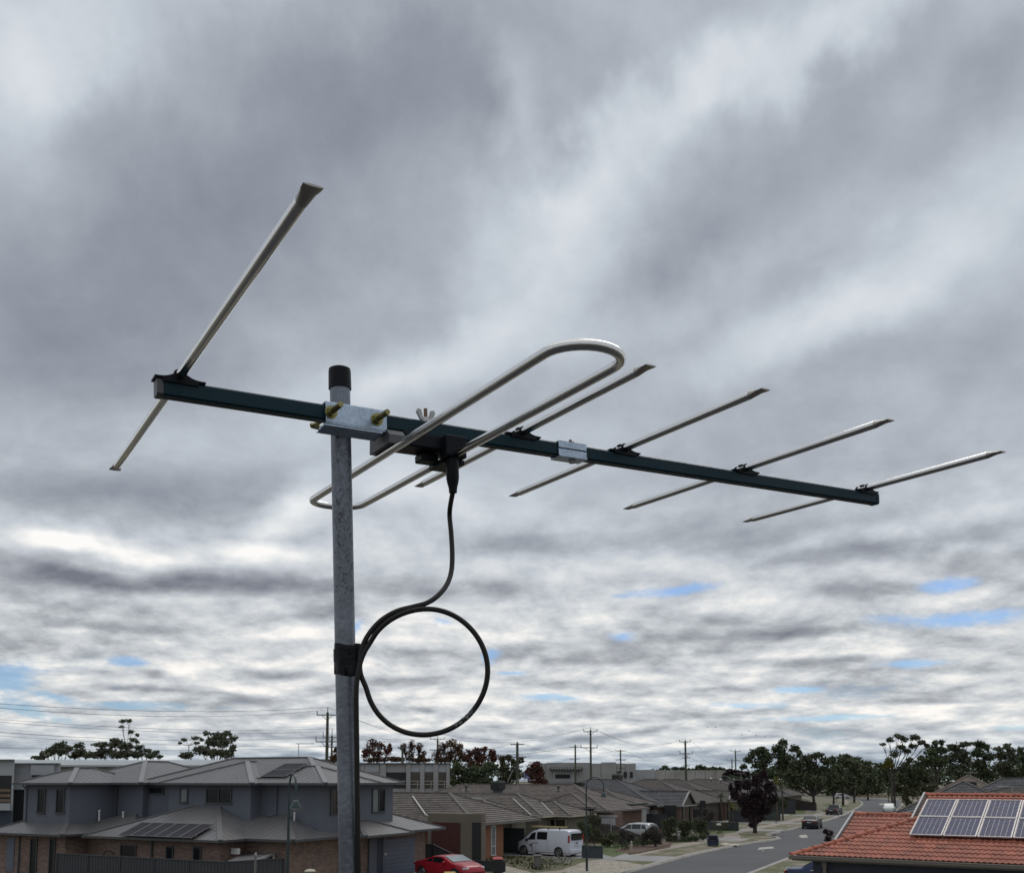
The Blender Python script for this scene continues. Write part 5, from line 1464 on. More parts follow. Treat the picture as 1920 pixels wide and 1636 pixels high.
build_car('hatchback', W(-29.6, 84.8), (-GQ+GR*0.1).normalized(), hatch, M_silver, 'silver hatchback half hidden behind garden shrubs', 'car', (0.85, 3.45), hg, (2.6, 3.3), (0.10, 0.45), 0.31, extras=ex_s[:2])
build_car('hatchback', W(-16.0, 176), -GR, hatch, paint('pale_car_paint', (0.45, 0.47, 0.46)), 'pale car parked facing the viewer just behind the red roof', 'car', (0.85, 3.45), hg, (2.5, 3.3), (0.10, 0.45), 0.31, z=0.01, extras=[('headlight', M_head, 4.02, 0.60, 0.70, 0.10, 0.15, 0.06, 0.4), ('number_plate', M_plate, 4.2, 0, 0.45, 0.012, 0.2, 0.05)])
build_car('hatchback', W(-38.5, 287), (GQ+GR*.2).normalized(), hatch, paint('dusty_white_paint', (0.5, 0.5, 0.5)), 'white car half seen behind the far street-tree trunks', 'car', (0.85, 3.45), hg, (2.5, 3.3), (0.10, 0.45), 0.31)
build_car('sedan', W(-30.8, 137.3), GQ, sedan, M_black2, 'dark car parked deep in the drive left of the purple tree', 'car', (0.95, 3.75), sg, (2.85, 3.45), (0.85, 1.42), extras=ex_s)
build_car('sedan', Vector((16.25, 49.0, 0)), (GQ*0.98+GR*0.04).normalized(), sedan, M_bluec, 'navy blue sedan with bright window trim, tail jutting out left of the navy wall', 'car', (0.95, 3.75), sg, (2.85, 3.45), (0.85, 1.42),
          extras=ex_s[:2]+[('window_trim', M_chrome, 2.2, 0.895, 0.955, 0.95, 0.01, 0.018), ('boot_trim', M_chrome, 0.03, 0.3, 0.96, 0.03, 0.3, 0.025)])
# ------------------------------------------------------------------ foliage
def leafmat(name, c1, c2, rough=0.75):
    m = bpy.data.materials.new(name); m.use_nodes = True; nt = m.node_tree; n = NB(nt); bs = nt.nodes['Principled BSDF']
    g = n.node('ShaderNodeNewGeometry'); k = g.outputs['Random Per Island']
    w_ = n.noise(g.outputs['Position'], 0.45, 3, 0.6, dim='3D')
    f = n.m('ADD', n.m('MULTIPLY', k, 0.6), n.m('MULTIPLY', n.rng(w_, 0.35, 0.65), 0.4))
    nt.links.new(n.mix(f, (*c1, 1), (*c2, 1)), bs.inputs['Base Color'])
    bs.inputs['Roughness'].default_value = rough; bs.inputs['Specular IOR Level'].default_value = 0.2
    return m
L_gum = leafmat('gum_leaves', (0.055, 0.064, 0.040), (0.135, 0.145, 0.092))
L_dark = leafmat('dark_green_leaves', (0.044, 0.060, 0.032), (0.112, 0.135, 0.070))
L_olive = leafmat('olive_leaves', (0.034, 0.038, 0.018), (0.085, 0.085, 0.040))
L_red = leafmat('red_autumn_leaves', (0.070, 0.030, 0.024), (0.135, 0.062, 0.044))
L_brown = leafmat('brown_autumn_leaves', (0.070, 0.040, 0.025), (0.15, 0.085, 0.045))
L_purple = leafmat('purple_plum_leaves', (0.020, 0.013, 0.016), (0.052, 0.031, 0.038))
L_yell = leafmat('yellow_green_leaves', (0.09, 0.10, 0.02), (0.20, 0.19, 0.04))
L_grey = leafmat('grey_shrub_leaves', (0.050, 0.044, 0.042), (0.11, 0.095, 0.085))
L_lime = leafmat('pale_grass_leaves', (0.07, 0.075, 0.035), (0.15, 0.15, 0.08))
L_shrub = leafmat('shrub_leaves', (0.044, 0.054, 0.030), (0.120, 0.130, 0.072))
M_bark = mat('grey_bark', (0.075, 0.062, 0.052), 0.9, 0, 0.3, 2); M_barkp = mat('pale_gum_bark', (0.20, 0.18, 0.16), 0.8, 0, 0.35, 1); M_barkd = mat('dark_bark', (0.035, 0.028, 0.024), 0.9, 0, 0.3, 2)
NPR = np.random.default_rng(11)
def leaf_cloud(blobs, size, dens, hollow=0.55, droop=0.0, aspect=0.45):
    """small leaf-clump faces through ellipsoidal clumps; blobs = (centre, rx, ry, rz)"""
    C_, V_ = [], []
    for (c, rx, ry, rz) in blobs:
        n = max(12, int(dens*4*PI*((rx*ry+ry*rz+rx*rz)/3)/(size*size)))
        d = NPR.normal(size=(n, 3)); d /= np.linalg.norm(d, axis=1)[:, None]
        r = hollow+(1.10-hollow)*NPR.random(n)**0.9
        bump_ = 1+0.22*np.sin(d[:, 0]*5+c[0])*np.cos(d[:, 1]*4+c[1])+0.12*np.sin(d[:, 2]*7+c[2]*2)
        p = d*(r*bump_)[:, None]*np.array([rx, ry, rz])+np.array([c[0], c[1], c[2]])
        C_.append(p)
    P = np.concatenate(C_); n = len(P)
    a = NPR.normal(size=(n, 3)); a[:, 2] = a[:, 2]*0.6-droop; a /= np.linalg.norm(a, axis=1)[:, None]
    b_ = NPR.normal(size=(n, 3)); b_ -= a*(a*b_).sum(1)[:, None]; b_ /= np.linalg.norm(b_, axis=1)[:, None]
    s = size*(0.55+0.9*NPR.random(n))[:, None]
    V = np.stack([P-a*s*0.6, P+b_*s*aspect, P+a*s*0.6, P-b_*s*aspect], axis=1).reshape(-1, 3)
    return V
def leaf_mesh(name, V, m, parent, base):
    me = bpy.data.meshes.new(name); n = len(V)//4
    V = V-np.array(base)
    me.vertices.add(len(V)); me.vertices.foreach_set('co', V.astype(np.float32).ravel())
    me.loops.add(4*n); me.loops.foreach_set('vertex_index', np.arange(4*n, dtype=np.int32))
    me.polygons.add(n); me.polygons.foreach_set('loop_start', np.arange(0, 4*n, 4, dtype=np.int32))
    me.update(calc_edges=True); me.materials.append(m)
    o = bpy.data.objects.new(name, me); COL.objects.link(o)
    if parent is not None: o.parent = parent
    else: o.location = base
    return o
TREES = 0
def tree(px, Y, blobs, ml, label, name='tree', cat='tree', group=None, size=0.5, dens=1.0, mb_=None, trunk_r=0.25, fork=0.35, bare=0, droop=0.0, hollow=0.5, depth=1.0, split=2, jit=0.3, base_z=0.0, lean=None, limbs=True):
    """blobs in photograph pixels (x, y, rx, ry); each is broken into smaller clumps"""
    mb_ = mb_ or M_bark; size *= 0.72
    rng = random.Random(int(px*7+Y*13+len(blobs)))
    base = gx(px, Y); base.z = base_z
    r_ = thing(name, base, label, cat, 0, group)
    k = Y/1791.0; B = []; tops = []
    for (x, y, rx, ry) in blobs:
        c = at(x, y, Y+rng.uniform(-jit, jit)*rx*k*depth*1.2); RX, RZ = rx*k, ry*k; RY = (RX*0.9+RZ*0.1)*depth
        tops.append((c, RX, RZ))
        if split <= 1: B.append((tuple(c), RX, RY, RZ)); continue
        B.append(((c.x, c.y, c.z), RX*0.86, RY*0.86, RZ*0.86))
        nsub = max(4, int(split*4))
        for i in range(nsub):
            d = Vector((rng.gauss(0, 1), rng.gauss(0, 1), rng.gauss(0, 1))).normalized()*(0.25+0.45*rng.random())
            f = rng.uniform(0.42, 0.70)
            B.append(((c.x+d.x*RX, c.y+d.y*RY, c.z+d.z*RZ), RX*f, RY*f, RZ*f*0.9))
    V = leaf_cloud(B, size, dens, hollow, droop)
    cr = leaf_mesh('crown', V, ml, r_, (base.x, base.y, base.z))
    mt = MB(); zmin = min(c.z-RZ for c, RX, RZ in tops); zf_ = base.z+max(0.6, (min(c.z for c, _, _ in tops)-base.z)*fork*1.6)
    f0 = Vector((base.x, base.y, min(zf_, max(c.z for c, _, _ in tops)-0.5)))
    if lean: f0 += lean
    mt.tube([base-Vector((0, 0, .3)), base.lerp(f0, 0.5)+Vector((rng.uniform(-.1, .1), rng.uniform(-.1, .1), 0)), f0], [trunk_r*1.15, trunk_r*0.9, trunk_r*0.75], 8)
    if limbs:
        for c, RX, RZ in tops:
            mid = f0.lerp(c, 0.5)+Vector((rng.uniform(-.15, .15)*RX, rng.uniform(-.15, .15)*RX, -0.12*(c-f0).length*0.5))
            mt.tube([f0, mid, c], [trunk_r*0.55, trunk_r*0.35, trunk_r*0.14], 6)
            for j in range(3+bare):
                d = Vector((rng.gauss(0, 1), rng.gauss(0, 1), abs(rng.gauss(0, .8))+(0.6 if bare else 0))).normalized()
                e = c+Vector((d.x*RX, d.y*RX, d.z*RZ))*rng.uniform(.7, 1.05)
                m0 = mid.lerp(c, rng.random()); mt.tube([m0, m0.lerp(e, .5)+Vector((0, 0, .05*RZ)), e], [trunk_r*0.22, trunk_r*0.14, 0.02], 4)
                if bare:
                    for q in range(5):
                        s0 = m0.lerp(e, rng.uniform(.3, .95)); dd = (d+Vector((rng.gauss(0, .5), rng.gauss(0, .5), rng.uniform(0, .9)))).normalized()
                        mt.tube([s0, s0+dd*rng.uniform(.12, .3)*(RX+RZ)], [0.035, 0.012], 3, caps=False)
    mt.build('trunk', mb_, r_, smooth=60)
    return r_
# ---- eucalypts at the far left
tree(110, 215, [(112, 1398, 12, 8), (98, 1405, 12, 8), (86, 1413, 14, 8), (118, 1408, 12, 10), (72, 1420, 12, 5), (128, 1402, 7, 6)], L_gum, 'rounded green gum tree furthest left behind the warehouse roof', group='gum trees behind the warehouse', size=0.7, dens=1.1)
tree(152, 225, [(148, 1398, 10, 7), (150, 1410, 14, 9), (140, 1416, 12, 7), (163, 1416, 12, 7), (132, 1404, 6, 5)], L_gum, 'grey-green gum tree second from the left behind the warehouse', group='gum trees behind the warehouse', size=0.7, dens=0.9)
tree(206, 220, [(218, 1388, 12, 7), (210, 1396, 10, 7), (190, 1396, 16, 6), (230, 1398, 10, 9), (196, 1408, 18, 6), (220, 1414, 18, 7), (180, 1415, 16, 7), (240, 1412, 10, 8)], L_gum, 'broad gum tree left of the tall thin gum', group='gum trees behind the warehouse', size=0.7, dens=1.0)
tree(236, 232, [(229, 1351, 7, 4.5), (242, 1351, 7, 4.5), (228, 1362, 6, 3.5), (245, 1371, 7, 4.5), (257, 1377, 5, 3), (249, 1386, 8, 5), (258, 1391, 5, 4), (240, 1398, 10, 7)], L_gum, 'tall thin gum tree with umbrella tufts on bare stems', group='gum trees behind the warehouse', size=0.5, dens=1.2, mb_=M_barkp, trunk_r=0.16, fork=0.55, split=1.2, hollow=0.35)
tree(272, 222, [(262, 1402, 10, 7), (276, 1406, 8, 5), (292, 1410, 8, 5), (284, 1416, 16, 6), (300, 1418, 6, 4), (256, 1414, 12, 8)], L_gum, 'low sparse gum tree right of the tall thin gum', group='gum trees behind the warehouse', size=0.6, dens=0.8)
tree(404, 218, [(412, 1380, 16, 8), (426, 1374, 8, 5), (437, 1384, 7, 7), (388, 1374, 7, 4), (398, 1390, 14, 9), (418, 1394, 14, 9), (436, 1402, 8, 8), (376, 1404, 16, 9), (395, 1410, 16, 9), (420, 1412, 14, 8), (350, 1415, 16, 6), (432, 1414, 9, 6)], L_gum, 'dense dark gum tree behind the right end of the long warehouse', size=0.7, dens=1.15)
tree(352, 228, [(345, 1386, 7, 3.5), (337, 1392, 4, 3), (366, 1383, 9, 5), (368, 1392, 6, 4), (378, 1386, 5, 4)], L_gum, 'sparse pale gum with small tufts left of the dense dark gum', size=0.5, dens=0.9, mb_=M_barkp, trunk_r=0.13, split=1.2, fork=0.6)
# ---- autumn trees behind the office
tree(634, 150, [(632, 1406, 7, 8), (636, 1418, 10, 10), (626, 1420, 8, 7)], L_brown, 'small brown autumn tree peeping out left of the mast', size=0.5, dens=0.5, bare=3, mb_=M_barkd)
tree(706, 155, [(697, 1393, 11, 10), (712, 1398, 10, 9), (691, 1408, 12, 10), (726, 1406, 9, 10), (707, 1415, 14, 10), (684, 1416, 8, 8), (731, 1400, 4, 8)], L_red, 'red-brown autumn tree just right of the mast', size=0.45, dens=0.42, bare=5, mb_=M_barkd, trunk_r=0.2)
tree(775, 165, [(757, 1402, 8, 11), (771, 1398, 8, 13), (787, 1402, 9, 12), (766, 1415, 14, 9), (792, 1414, 10, 9)], L_brown, 'nearly bare autumn tree above the office roof', size=0.4, dens=0.10, bare=12, mb_=M_barkd, trunk_r=0.2)
tree(842, 160, [(846, 1393, 13, 10), (830, 1400, 12, 10), (860, 1402, 11, 12), (820, 1412, 12, 9), (845, 1414, 16, 10), (866, 1414, 7, 10)], L_brown, 'brown autumn tree with thinning crown right of the office poles', size=0.45, dens=0.30, bare=8, mb_=M_barkd, trunk_r=0.22)
tree(782, 170, [(742, 1423, 24, 5), (790, 1424, 26, 5), (705, 1424, 24, 4), (835, 1424, 24, 6)], L_brown, 'low brown hedge-like trees along the office roofline', size=0.5, dens=0.7, limbs=False, name='hedge', cat='hedge')
tree(892, 168, [(880, 1412, 11, 8), (895, 1407, 9, 7), (908, 1405, 8, 6), (922, 1410, 9, 8), (872, 1420, 12, 9), (900, 1420, 16, 10), (925, 1421, 9, 10), (890, 1432, 20, 10)], L_red, 'rusty red autumn tree above the dark green mass', size=0.5, dens=0.75, bare=3, mb_=M_barkd)
tree(905, 150, [(862, 1440, 16, 14), (885, 1446, 20, 16), (915, 1442, 20, 16), (872, 1460, 20, 12), (905, 1462, 24, 12), (850, 1462, 12, 12), (855, 1430, 8, 8)], L_dark, 'big dark green tree behind the grey ridge, left of the utility pole', size=0.5, dens=0.9)
tree(950, 156, [(940, 1424, 10, 9), (953, 1420, 9, 7), (963, 1430, 9, 10), (944, 1440, 14, 12), (966, 1446, 12, 12), (950, 1460, 20, 10), (976, 1424, 6, 7)], L_olive, 'olive autumn tree directly behind the utility pole by the flag', size=0.45, dens=0.75, bare=2)
tree(1003, 175, [(1004, 1436, 13, 9), (992, 1445, 10, 10), (1012, 1450, 12, 12), (1000, 1460, 16, 10), (1020, 1464, 9, 6)], L_red, 'maroon rounded tree beside the wide grey warehouse', size=0.5, dens=0.95, mb_=M_barkd)
# ---- distant trees on the horizon
tree(1246, 330, [(1247, 1438, 6, 4), (1240, 1442, 6, 3), (1253, 1441, 5, 3)], L_dark, 'small dark tree on the horizon above the low wall, furthest left', group='distant trees over the low wall', size=0.8, dens=1.1)
tree(1275, 340, [(1266, 1440, 8, 3), (1280, 1440, 9, 3.5), (1290, 1443, 5, 2.5)], L_dark, 'low flat dark tree on the horizon beside the pole', group='distant trees over the low wall', size=0.8, dens=1.1)
tree(1315, 335, [(1312, 1438, 9, 5), (1322, 1440, 9, 4), (1303, 1443, 8, 3)], L_dark, 'humped dark tree on the horizon right of the pole', group='distant trees over the low wall', size=0.8, dens=1.1)
tree(1345, 335, [(1338, 1440, 8, 4), (1350, 1441, 8, 4), (1360, 1444, 7, 3)], L_dark, 'dark tree on the horizon at the right end of the low wall', group='distant trees over the low wall', size=0.8, dens=1.1)
far = tree(1430, 420, [(1240+55*i, 1450-3*math.sin(i*1.7), 34, 8) for i in range(14)]+[(0+60*i, 1450+2*math.sin(i*2.1), 36, 7) for i in range(20)], L_dark, None, name='distant_woodland', cat=None, size=1.6, dens=0.9, limbs=False, split=1)
for nm_, bl_ in (('distant_woodland', [(1480+26*i, 1466-6*math.sin(i*1.3)-(8 if i > 9 else 0), 26, 28) for i in range(20)]+[(1560+15*i, 1488, 14, 9) for i in range(5)]+[(1690+15*i, 1490, 14, 12) for i in range(10)]), ('distant_woodland', [(1360+22*i, 1464, 18, 12) for i in range(7)])):
    f2 = tree(1500, 330, bl_, L_dark, None, name=nm_, cat=None, size=1.2, dens=0.9, limbs=False, split=1)
    f2['kind'] = 'stuff'
    for c_ in f2.children: c_['kind'] = 'stuff'
far['kind'] = 'stuff'
for c_ in far.children: c_['kind'] = 'stuff'
# ---- right-hand trees
tree(1450, 205, [(1468, 1392, 10, 9), (1462, 1404, 16, 10), (1488, 1402, 10, 8), (1498, 1412, 7, 8), (1428, 1406, 12, 7), (1412, 1412, 10, 7), (1404, 1422, 12, 8), (1440, 1416, 18, 11), (1472, 1420, 20, 12), (1425, 1432, 20, 10), (1465, 1438, 24, 12), (1395, 1436, 8, 5), (1440, 1448, 30, 10), (1494, 1432, 10, 12)], L_dark, 'tallest broad dark eucalypt above the purple tree', size=0.65, dens=1.0)
tree(1376, 190, [(1372, 1446, 10, 5), (1385, 1449, 12, 6), (1362, 1451, 8, 5), (1400, 1452, 10, 6)], L_purple, 'dark reddish shrubby tree behind the roofs left of the purple tree', size=0.5, dens=1.0)
tree(1524, 168, [(1512, 1422, 14, 10), (1532, 1416, 14, 8), (1496, 1434, 13, 12), (1548, 1426, 12, 10), (1520, 1438, 20, 12), (1500, 1452, 18, 12), (1545, 1446, 18, 12), (1478, 1455, 12, 12), (1526, 1462, 22, 10), (1560, 1456, 10, 12), (1490, 1470, 14, 8)], L_shrub, 'broad round-topped street tree with forked dark trunks', group='street trees', size=0.45, dens=0.85, mb_=M_barkd, trunk_r=0.3)
tree(1562, 178, [(1570, 1440, 12, 10), (1562, 1458, 12, 12), (1555, 1474, 12, 10), (1578, 1462, 12, 12)], L_dark, 'slim street tree just left of the nearest bare trunk', group='street trees', size=0.5, dens=0.9, mb_=M_barkd, trunk_r=0.22)
for px, Y, bl, lb in ((1579, 203, [(1580, 1430, 16, 12), (1575, 1452, 18, 14), (1590, 1466, 16, 12)], 'street tree with thick dark trunk in line beyond the first lawn'),
                      (1600, 228, [(1600, 1434, 16, 12), (1606, 1455, 18, 14), (1598, 1474, 14, 8)], 'street tree with dark trunk on the mulched verge'),
                      (1626, 262, [(1622, 1440, 16, 10), (1630, 1458, 16, 14), (1622, 1476, 14, 8)], 'street tree nearest the end of the road')):
    tree(px, Y, bl, L_shrub, lb, group='street trees', size=0.55, dens=0.9, mb_=M_barkd, trunk_r=0.28)
tree(1588, 300, [(1560, 1425, 14, 10), (1585, 1421, 16, 9), (1605, 1428, 12, 10), (1625, 1432, 14, 8), (1645, 1436, 12, 8), (1570, 1450, 20, 18), (1600, 1455, 20, 20), (1630, 1458, 20, 18), (1655, 1458, 16, 18), (1640, 1480, 20, 10), (1610, 1484, 24, 8)], L_dark, 'wide dark green tree closing off the end of the road', size=0.9, dens=1.0)
tree(1602, 292, [(1594, 1425, 7, 4), (1588, 1430, 5, 4)], L_yell, 'yellowing tuft of a tree within the wall of trees at the road end', size=0.6, dens=0.7, name='tree')
tree(1672, 178, [(1665, 1428, 8, 7), (1660, 1436, 7, 6), (1672, 1434, 6, 6)], L_yell, 'small yellow-leaved tree in front of the tall gum', size=0.45, dens=0.7, group=None)
tree(1676, 186, [(1685, 1380, 10, 5), (1668, 1386, 8, 5), (1655, 1394, 6, 4), (1695, 1386, 8, 5), (1714, 1382, 12, 6), (1728, 1390, 9, 6), (1738, 1398, 7, 5), (1712, 1398, 10, 6), (1690, 1400, 10, 6), (1676, 1412, 10, 8), (1700, 1408, 8, 6), (1706, 1424, 6, 6), (1668, 1425, 8, 8)], L_gum, 'tall open-crowned gum tree standing at the roadside right of the road end', size=0.42, dens=0.75, mb_=M_barkd, trunk_r=0.2, fork=0.45, droop=0.4)
tree(1665, 190, [(1662, 1445, 12, 16), (1668, 1466, 12, 14)], L_shrub, 'thin-stemmed scrubby tree left of the tall gum trunk', size=0.4, dens=0.5, mb_=M_barkd, trunk_r=0.1, bare=4)
wood = [(1756, 172, [(1753, 1394, 7, 7), (1766, 1392, 7, 5), (1745, 1410, 14, 10), (1765, 1406, 14, 9), (1735, 1424, 16, 12), (1760, 1428, 18, 14), (1725, 1440, 14, 14)], 'dark tree with twin knobbed top at the left of the wood', L_dark),
        (1800, 178, [(1788, 1402, 14, 8), (1808, 1394, 12, 6), (1797, 1412, 18, 10), (1780, 1422, 14, 10), (1812, 1426, 16, 12), (1795, 1442, 20, 12)], 'dark rounded tree in the middle of the wood', L_gum),
        (1838, 182, [(1834, 1393, 11, 6), (1846, 1400, 12, 8), (1830, 1410, 14, 9), (1855, 1418, 14, 10), (1836, 1432, 20, 12), (1850, 1448, 18, 10)], 'domed dark tree right of centre in the wood', L_dark),
        (1882, 176, [(1872, 1404, 8, 6), (1888, 1398, 8, 7), (1896, 1408, 9, 7), (1878, 1416, 16, 9), (1900, 1424, 12, 12), (1880, 1436, 20, 12), (1900, 1450, 18, 10)], 'dark tree with pointed tufts near the right edge of the wood', L_gum),
        (1925, 170, [(1914, 1406, 7, 6), (1926, 1404, 8, 8), (1918, 1420, 12, 12), (1940, 1424, 16, 16), (1920, 1444, 18, 14)], 'dark tree cut by the right edge', L_dark),
        (1700, 196, [(1700, 1440, 16, 12), (1720, 1452, 18, 12), (1690, 1458, 16, 14), (1712, 1472, 20, 12), (1740, 1458, 16, 10), (1684, 1478, 12, 10)], 'dark bushy tree low at the left foot of the wood', L_shrub)]
for px, Y, bl, lb, mm in wood: tree(px, Y, bl, mm, lb, group='trees of the wood on the right', size=0.5, dens=1.0, trunk_r=0.3)
tree(1702, 120, [(1700, 1482, 9, 12), (1696, 1496, 8, 10), (1715, 1490, 10, 9), (1706, 1505, 8, 8)], L_olive, 'wispy olive shrub tree beside the white post at the roadside', size=0.25, dens=0.4, bare=3, mb_=M_bark, trunk_r=0.07)
tree(1742, 110, [(1735, 1478, 12, 7), (1750, 1474, 10, 6)], L_olive, 'feathery shrub rising over the grey lattice roof', size=0.3, dens=0.5, mb_=M_bark, trunk_r=0.08, name='shrub', cat='shrub')
# ---- purple plum on the verge
pb = [(1385, 1470, 10, 10), (1378, 1488, 10, 12), (1400, 1472, 10, 12), (1418, 1465, 12, 14), (1432, 1452, 7, 14), (1442, 1476, 12, 14), (1422, 1490, 20, 14), (1395, 1500, 14, 14), (1448, 1496, 10, 12), (1412, 1512, 20, 14), (1435, 1515, 14, 13), (1398, 1524, 10, 10), (1418, 1534, 14, 10), (1412, 1546, 9, 7), (1370, 1474, 4, 10)]
tree(1412, 99.4, pb, L_purple, 'dark purple-leaved plum tree on the bare verge, crown down to a short trunk', size=0.22, dens=1.15, mb_=M_barkd, trunk_r=0.20, fork=0.5, split=2.2, droop=-0.4, base_z=0.1)
# ---- yuccas and palms
def spiky(px, Y, py, r, label, ml, n=70, trunk=True, cat='palm'):
    base = gx(px, Y); r_ = thing('yucca' if cat == 'yucca' else 'palm', base, label, cat); c = at(px, py, Y); V = []
    R = r*Y/1791
    for i in range(n):
        d = Vector((RNG.gauss(0, 1), RNG.gauss(0, 1), RNG.uniform(-.4, 1.3))).normalized(); s_ = d.cross(Vector((0, 0, 1))).normalized()*0.045
        l = R*RNG.uniform(.7, 1.1); mid = c+d*l*0.6; tip = c+d*l-Vector((0, 0, l*0.25))
        V += [c, mid+s_, tip, mid-s_]
    leaf_mesh('leaves', np.array([tuple(v) for v in V]), ml, r_, tuple(base))
    mt = MB(); mt.tube([base, c], [0.13, 0.09], 8); mt.build('trunk', M_bark, r_)
spiky(1373, 122, 1512, 13, 'yellow-green spiky yucca left of the purple tree', L_yell, 110, cat='yucca'); spiky(1366, 121, 1502, 9, 'smaller spiky yucca head above the first', L_lime, 80, cat='yucca')
spiky(1455, 128, 1464, 18, 'palm with drooping yellow-green fronds right of the purple tree', L_yell, 90); spiky(1466, 130, 1478, 15, 'lower palm head right of the purple tree', L_olive, 80)
spiky(1352, 128, 1492, 12, 'dark palm crown between the gabled house and the purple tree', L_dark, 90)
# ---- garden shrubs
def shrub(px, Y, blobs, ml, label, group=None, size=0.12, dens=0.9, tr=0.05, **kw): return tree(px, Y, blobs, ml, label, name='shrub', cat='shrub', group=group, size=size, dens=dens, trunk_r=tr, base_z=0.1, **kw)
shrub(1093, 71, [(1090, 1545, 10, 12), (1100, 1555, 12, 12), (1094, 1568, 12, 9)], L_dark, 'dense dark green shrub behind the right end of the van')
shrub(1112, 76, [(1110, 1530, 8, 10), (1120, 1538, 9, 10), (1108, 1545, 9, 10), (1116, 1556, 12, 12), (1124, 1568, 12, 10)], L_shrub, 'tall loose shrub with pale flecks behind the street lamp', dens=0.45, bare=2)
shrub(1140, 79, [(1136, 1570, 12, 9), (1150, 1566, 12, 10), (1140, 1580, 12, 6)], L_shrub, 'low spreading shrub right of the street lamp', dens=0.6)
shrub(1172, 80, [(1165, 1563, 12, 9), (1180, 1568, 12, 9), (1172, 1577, 16, 7)], L_grey, 'brownish twiggy shrub in front of the slanting brown fence', dens=0.5, bare=2)
for k, (px, py, r) in enumerate(((1155, 1583, 6.5), (1172, 1584.5, 9.5), (1192, 1580, 7.5), (1207, 1578, 8))):
    shrub(px, 73.5+2.2*k, [(px, py, r, r*0.9)], L_dark, ['smallest clipped ball shrub, leftmost of four along the garden edge', 'largest clipped ball shrub, second from the left on the garden edge', 'clipped ball shrub beside the white garden stake', 'rightmost clipped ball shrub before the round grey bush'][k], group='clipped ball shrubs', size=0.09, split=1, dens=1.1, limbs=False)
shrub(1226, 79.5, [(1222, 1560, 16, 12), (1234, 1568, 12, 12), (1212, 1566, 10, 9), (1226, 1552, 10, 5)], L_grey, 'round grey-brown bush on a dark stem by the footpath', size=0.09, dens=0.9, tr=0.12)
shrub(1216, 82, [(1216, 1578, 12, 8), (1232, 1580, 10, 7), (1200, 1574, 10, 7)], L_shrub, 'dark undergrowth beneath the round grey bush', dens=0.7)
shrub(1255, 86, [(1250, 1544, 11, 10), (1262, 1538, 10, 9), (1256, 1556, 14, 12), (1246, 1566, 10, 10), (1260, 1572, 16, 8)], L_shrub, 'leafy garden tree left of the brick gabled porch', dens=0.6, bare=1)
shrub(1285, 88, [(1278, 1546, 10, 9), (1292, 1548, 10, 10), (1284, 1558, 14, 10), (1280, 1570, 14, 8)], L_shrub, 'leafy shrub with pinkish tips in front of the brick porch', dens=0.65, bare=1)
shrub(1312, 90, [(1308, 1540, 12, 9), (1320, 1546, 9, 10), (1312, 1555, 14, 9), (1322, 1562, 8, 9)], L_shrub, 'leafy tree at the right end of the front hedge', dens=0.65, bare=1)
tree(1290, 86, [(1268, 1577, 12, 7), (1285, 1574, 12, 7), (1302, 1570, 12, 7), (1318, 1567, 9, 7)], L_dark, 'long clipped dark hedge along the footpath by the blue armchair', name='hedge', cat='hedge', size=0.10, dens=1.0, limbs=False, trunk_r=0.05, base_z=0.1)
for k, (px, py, r) in enumerate(((1344, 1546, 9), (1359, 1547, 8))):
    shrub(px, 103+k, [(px, py, r, r*0.8)], L_lime, ['pale tussock bush left, behind the small letterbox', 'pale tussock bush right, behind the small letterbox'][k], size=0.12, split=1, dens=0.8, limbs=False, droop=-0.6)
for k, (px, py, r) in enumerate(((1331, 1557, 3.6), (1338, 1556, 3), (1351, 1558, 3.8), (1345, 1560, 2))):
    shrub(px, 97-k, [(px, py, r, r*0.9)], L_dark, ['small round shrub on the lawn, furthest left', 'small round shrub on the lawn, second from left', 'largest small round shrub by the letterbox post', 'tiniest round shrub at the lawn edge'][k], group='little shrubs on the lawn', size=0.08, split=1, limbs=False)
shrub(1454, 122, [(1454, 1529, 5, 5)], L_dark, 'round dark clipped bush behind the white block by the verge', size=0.1, split=1, limbs=False)
shrub(1452, 132, [(1446, 1505, 8, 10), (1458, 1500, 9, 10), (1470, 1506, 8, 9)], L_dark, 'dark bush in front of the slanting fence right of the purple tree', dens=0.8)
shrub(1330, 112, [(1322, 1520, 8, 9), (1334, 1526, 9, 8), (1326, 1534, 12, 7)], L_grey, 'reddish twiggy garden shrub beneath the far gable', dens=0.45, bare=2)
shrub(1553, 50.5, [(1548, 1558, 6, 5), (1556, 1562, 8, 6), (1552, 1572, 8, 6)], L_purple, 'dark reddish bush poking up left of the red roof', size=0.10, dens=0.6, bare=1)
shrub(1170, 95, [(1165, 1588, 6, 3)], L_grey, 'low grey edging plant', size=0.08, split=1, limbs=False) if False else None
# front garden by the van: ground cover and tufts
gv = leaf_cloud([((c.x, c.y, 0.18), 0.9, 0.9, 0.16) for c in [atz(x, y, 0.13) for x, y in ((930, 1614), (950, 1610), (972, 1609), (1000, 1612), (1020, 1618), (985, 1622), (960, 1617), (1010, 1628), (1040, 1622))]], 0.14, 0.35)
go = leaf_mesh('ground_cover', gv, L_olive, None, (0, 66, 0)); tag(go, kind='stuff')
gv = leaf_cloud([((c.x, c.y, 0.22), 0.5, 0.5, 0.2) for c in [atz(x, y, 0.13) for x, y in ((1032, 1617), (1042, 1614), (1050, 1618), (1058, 1613), (1064, 1616))]], 0.10, 0.6)
L_wh = leafmat('white_flower_clumps', (0.10, 0.11, 0.07), (0.42, 0.42, 0.38))
go = leaf_mesh('flower_clump', gv, L_wh, None, (3, 64, 0)); tag(go, kind='stuff')
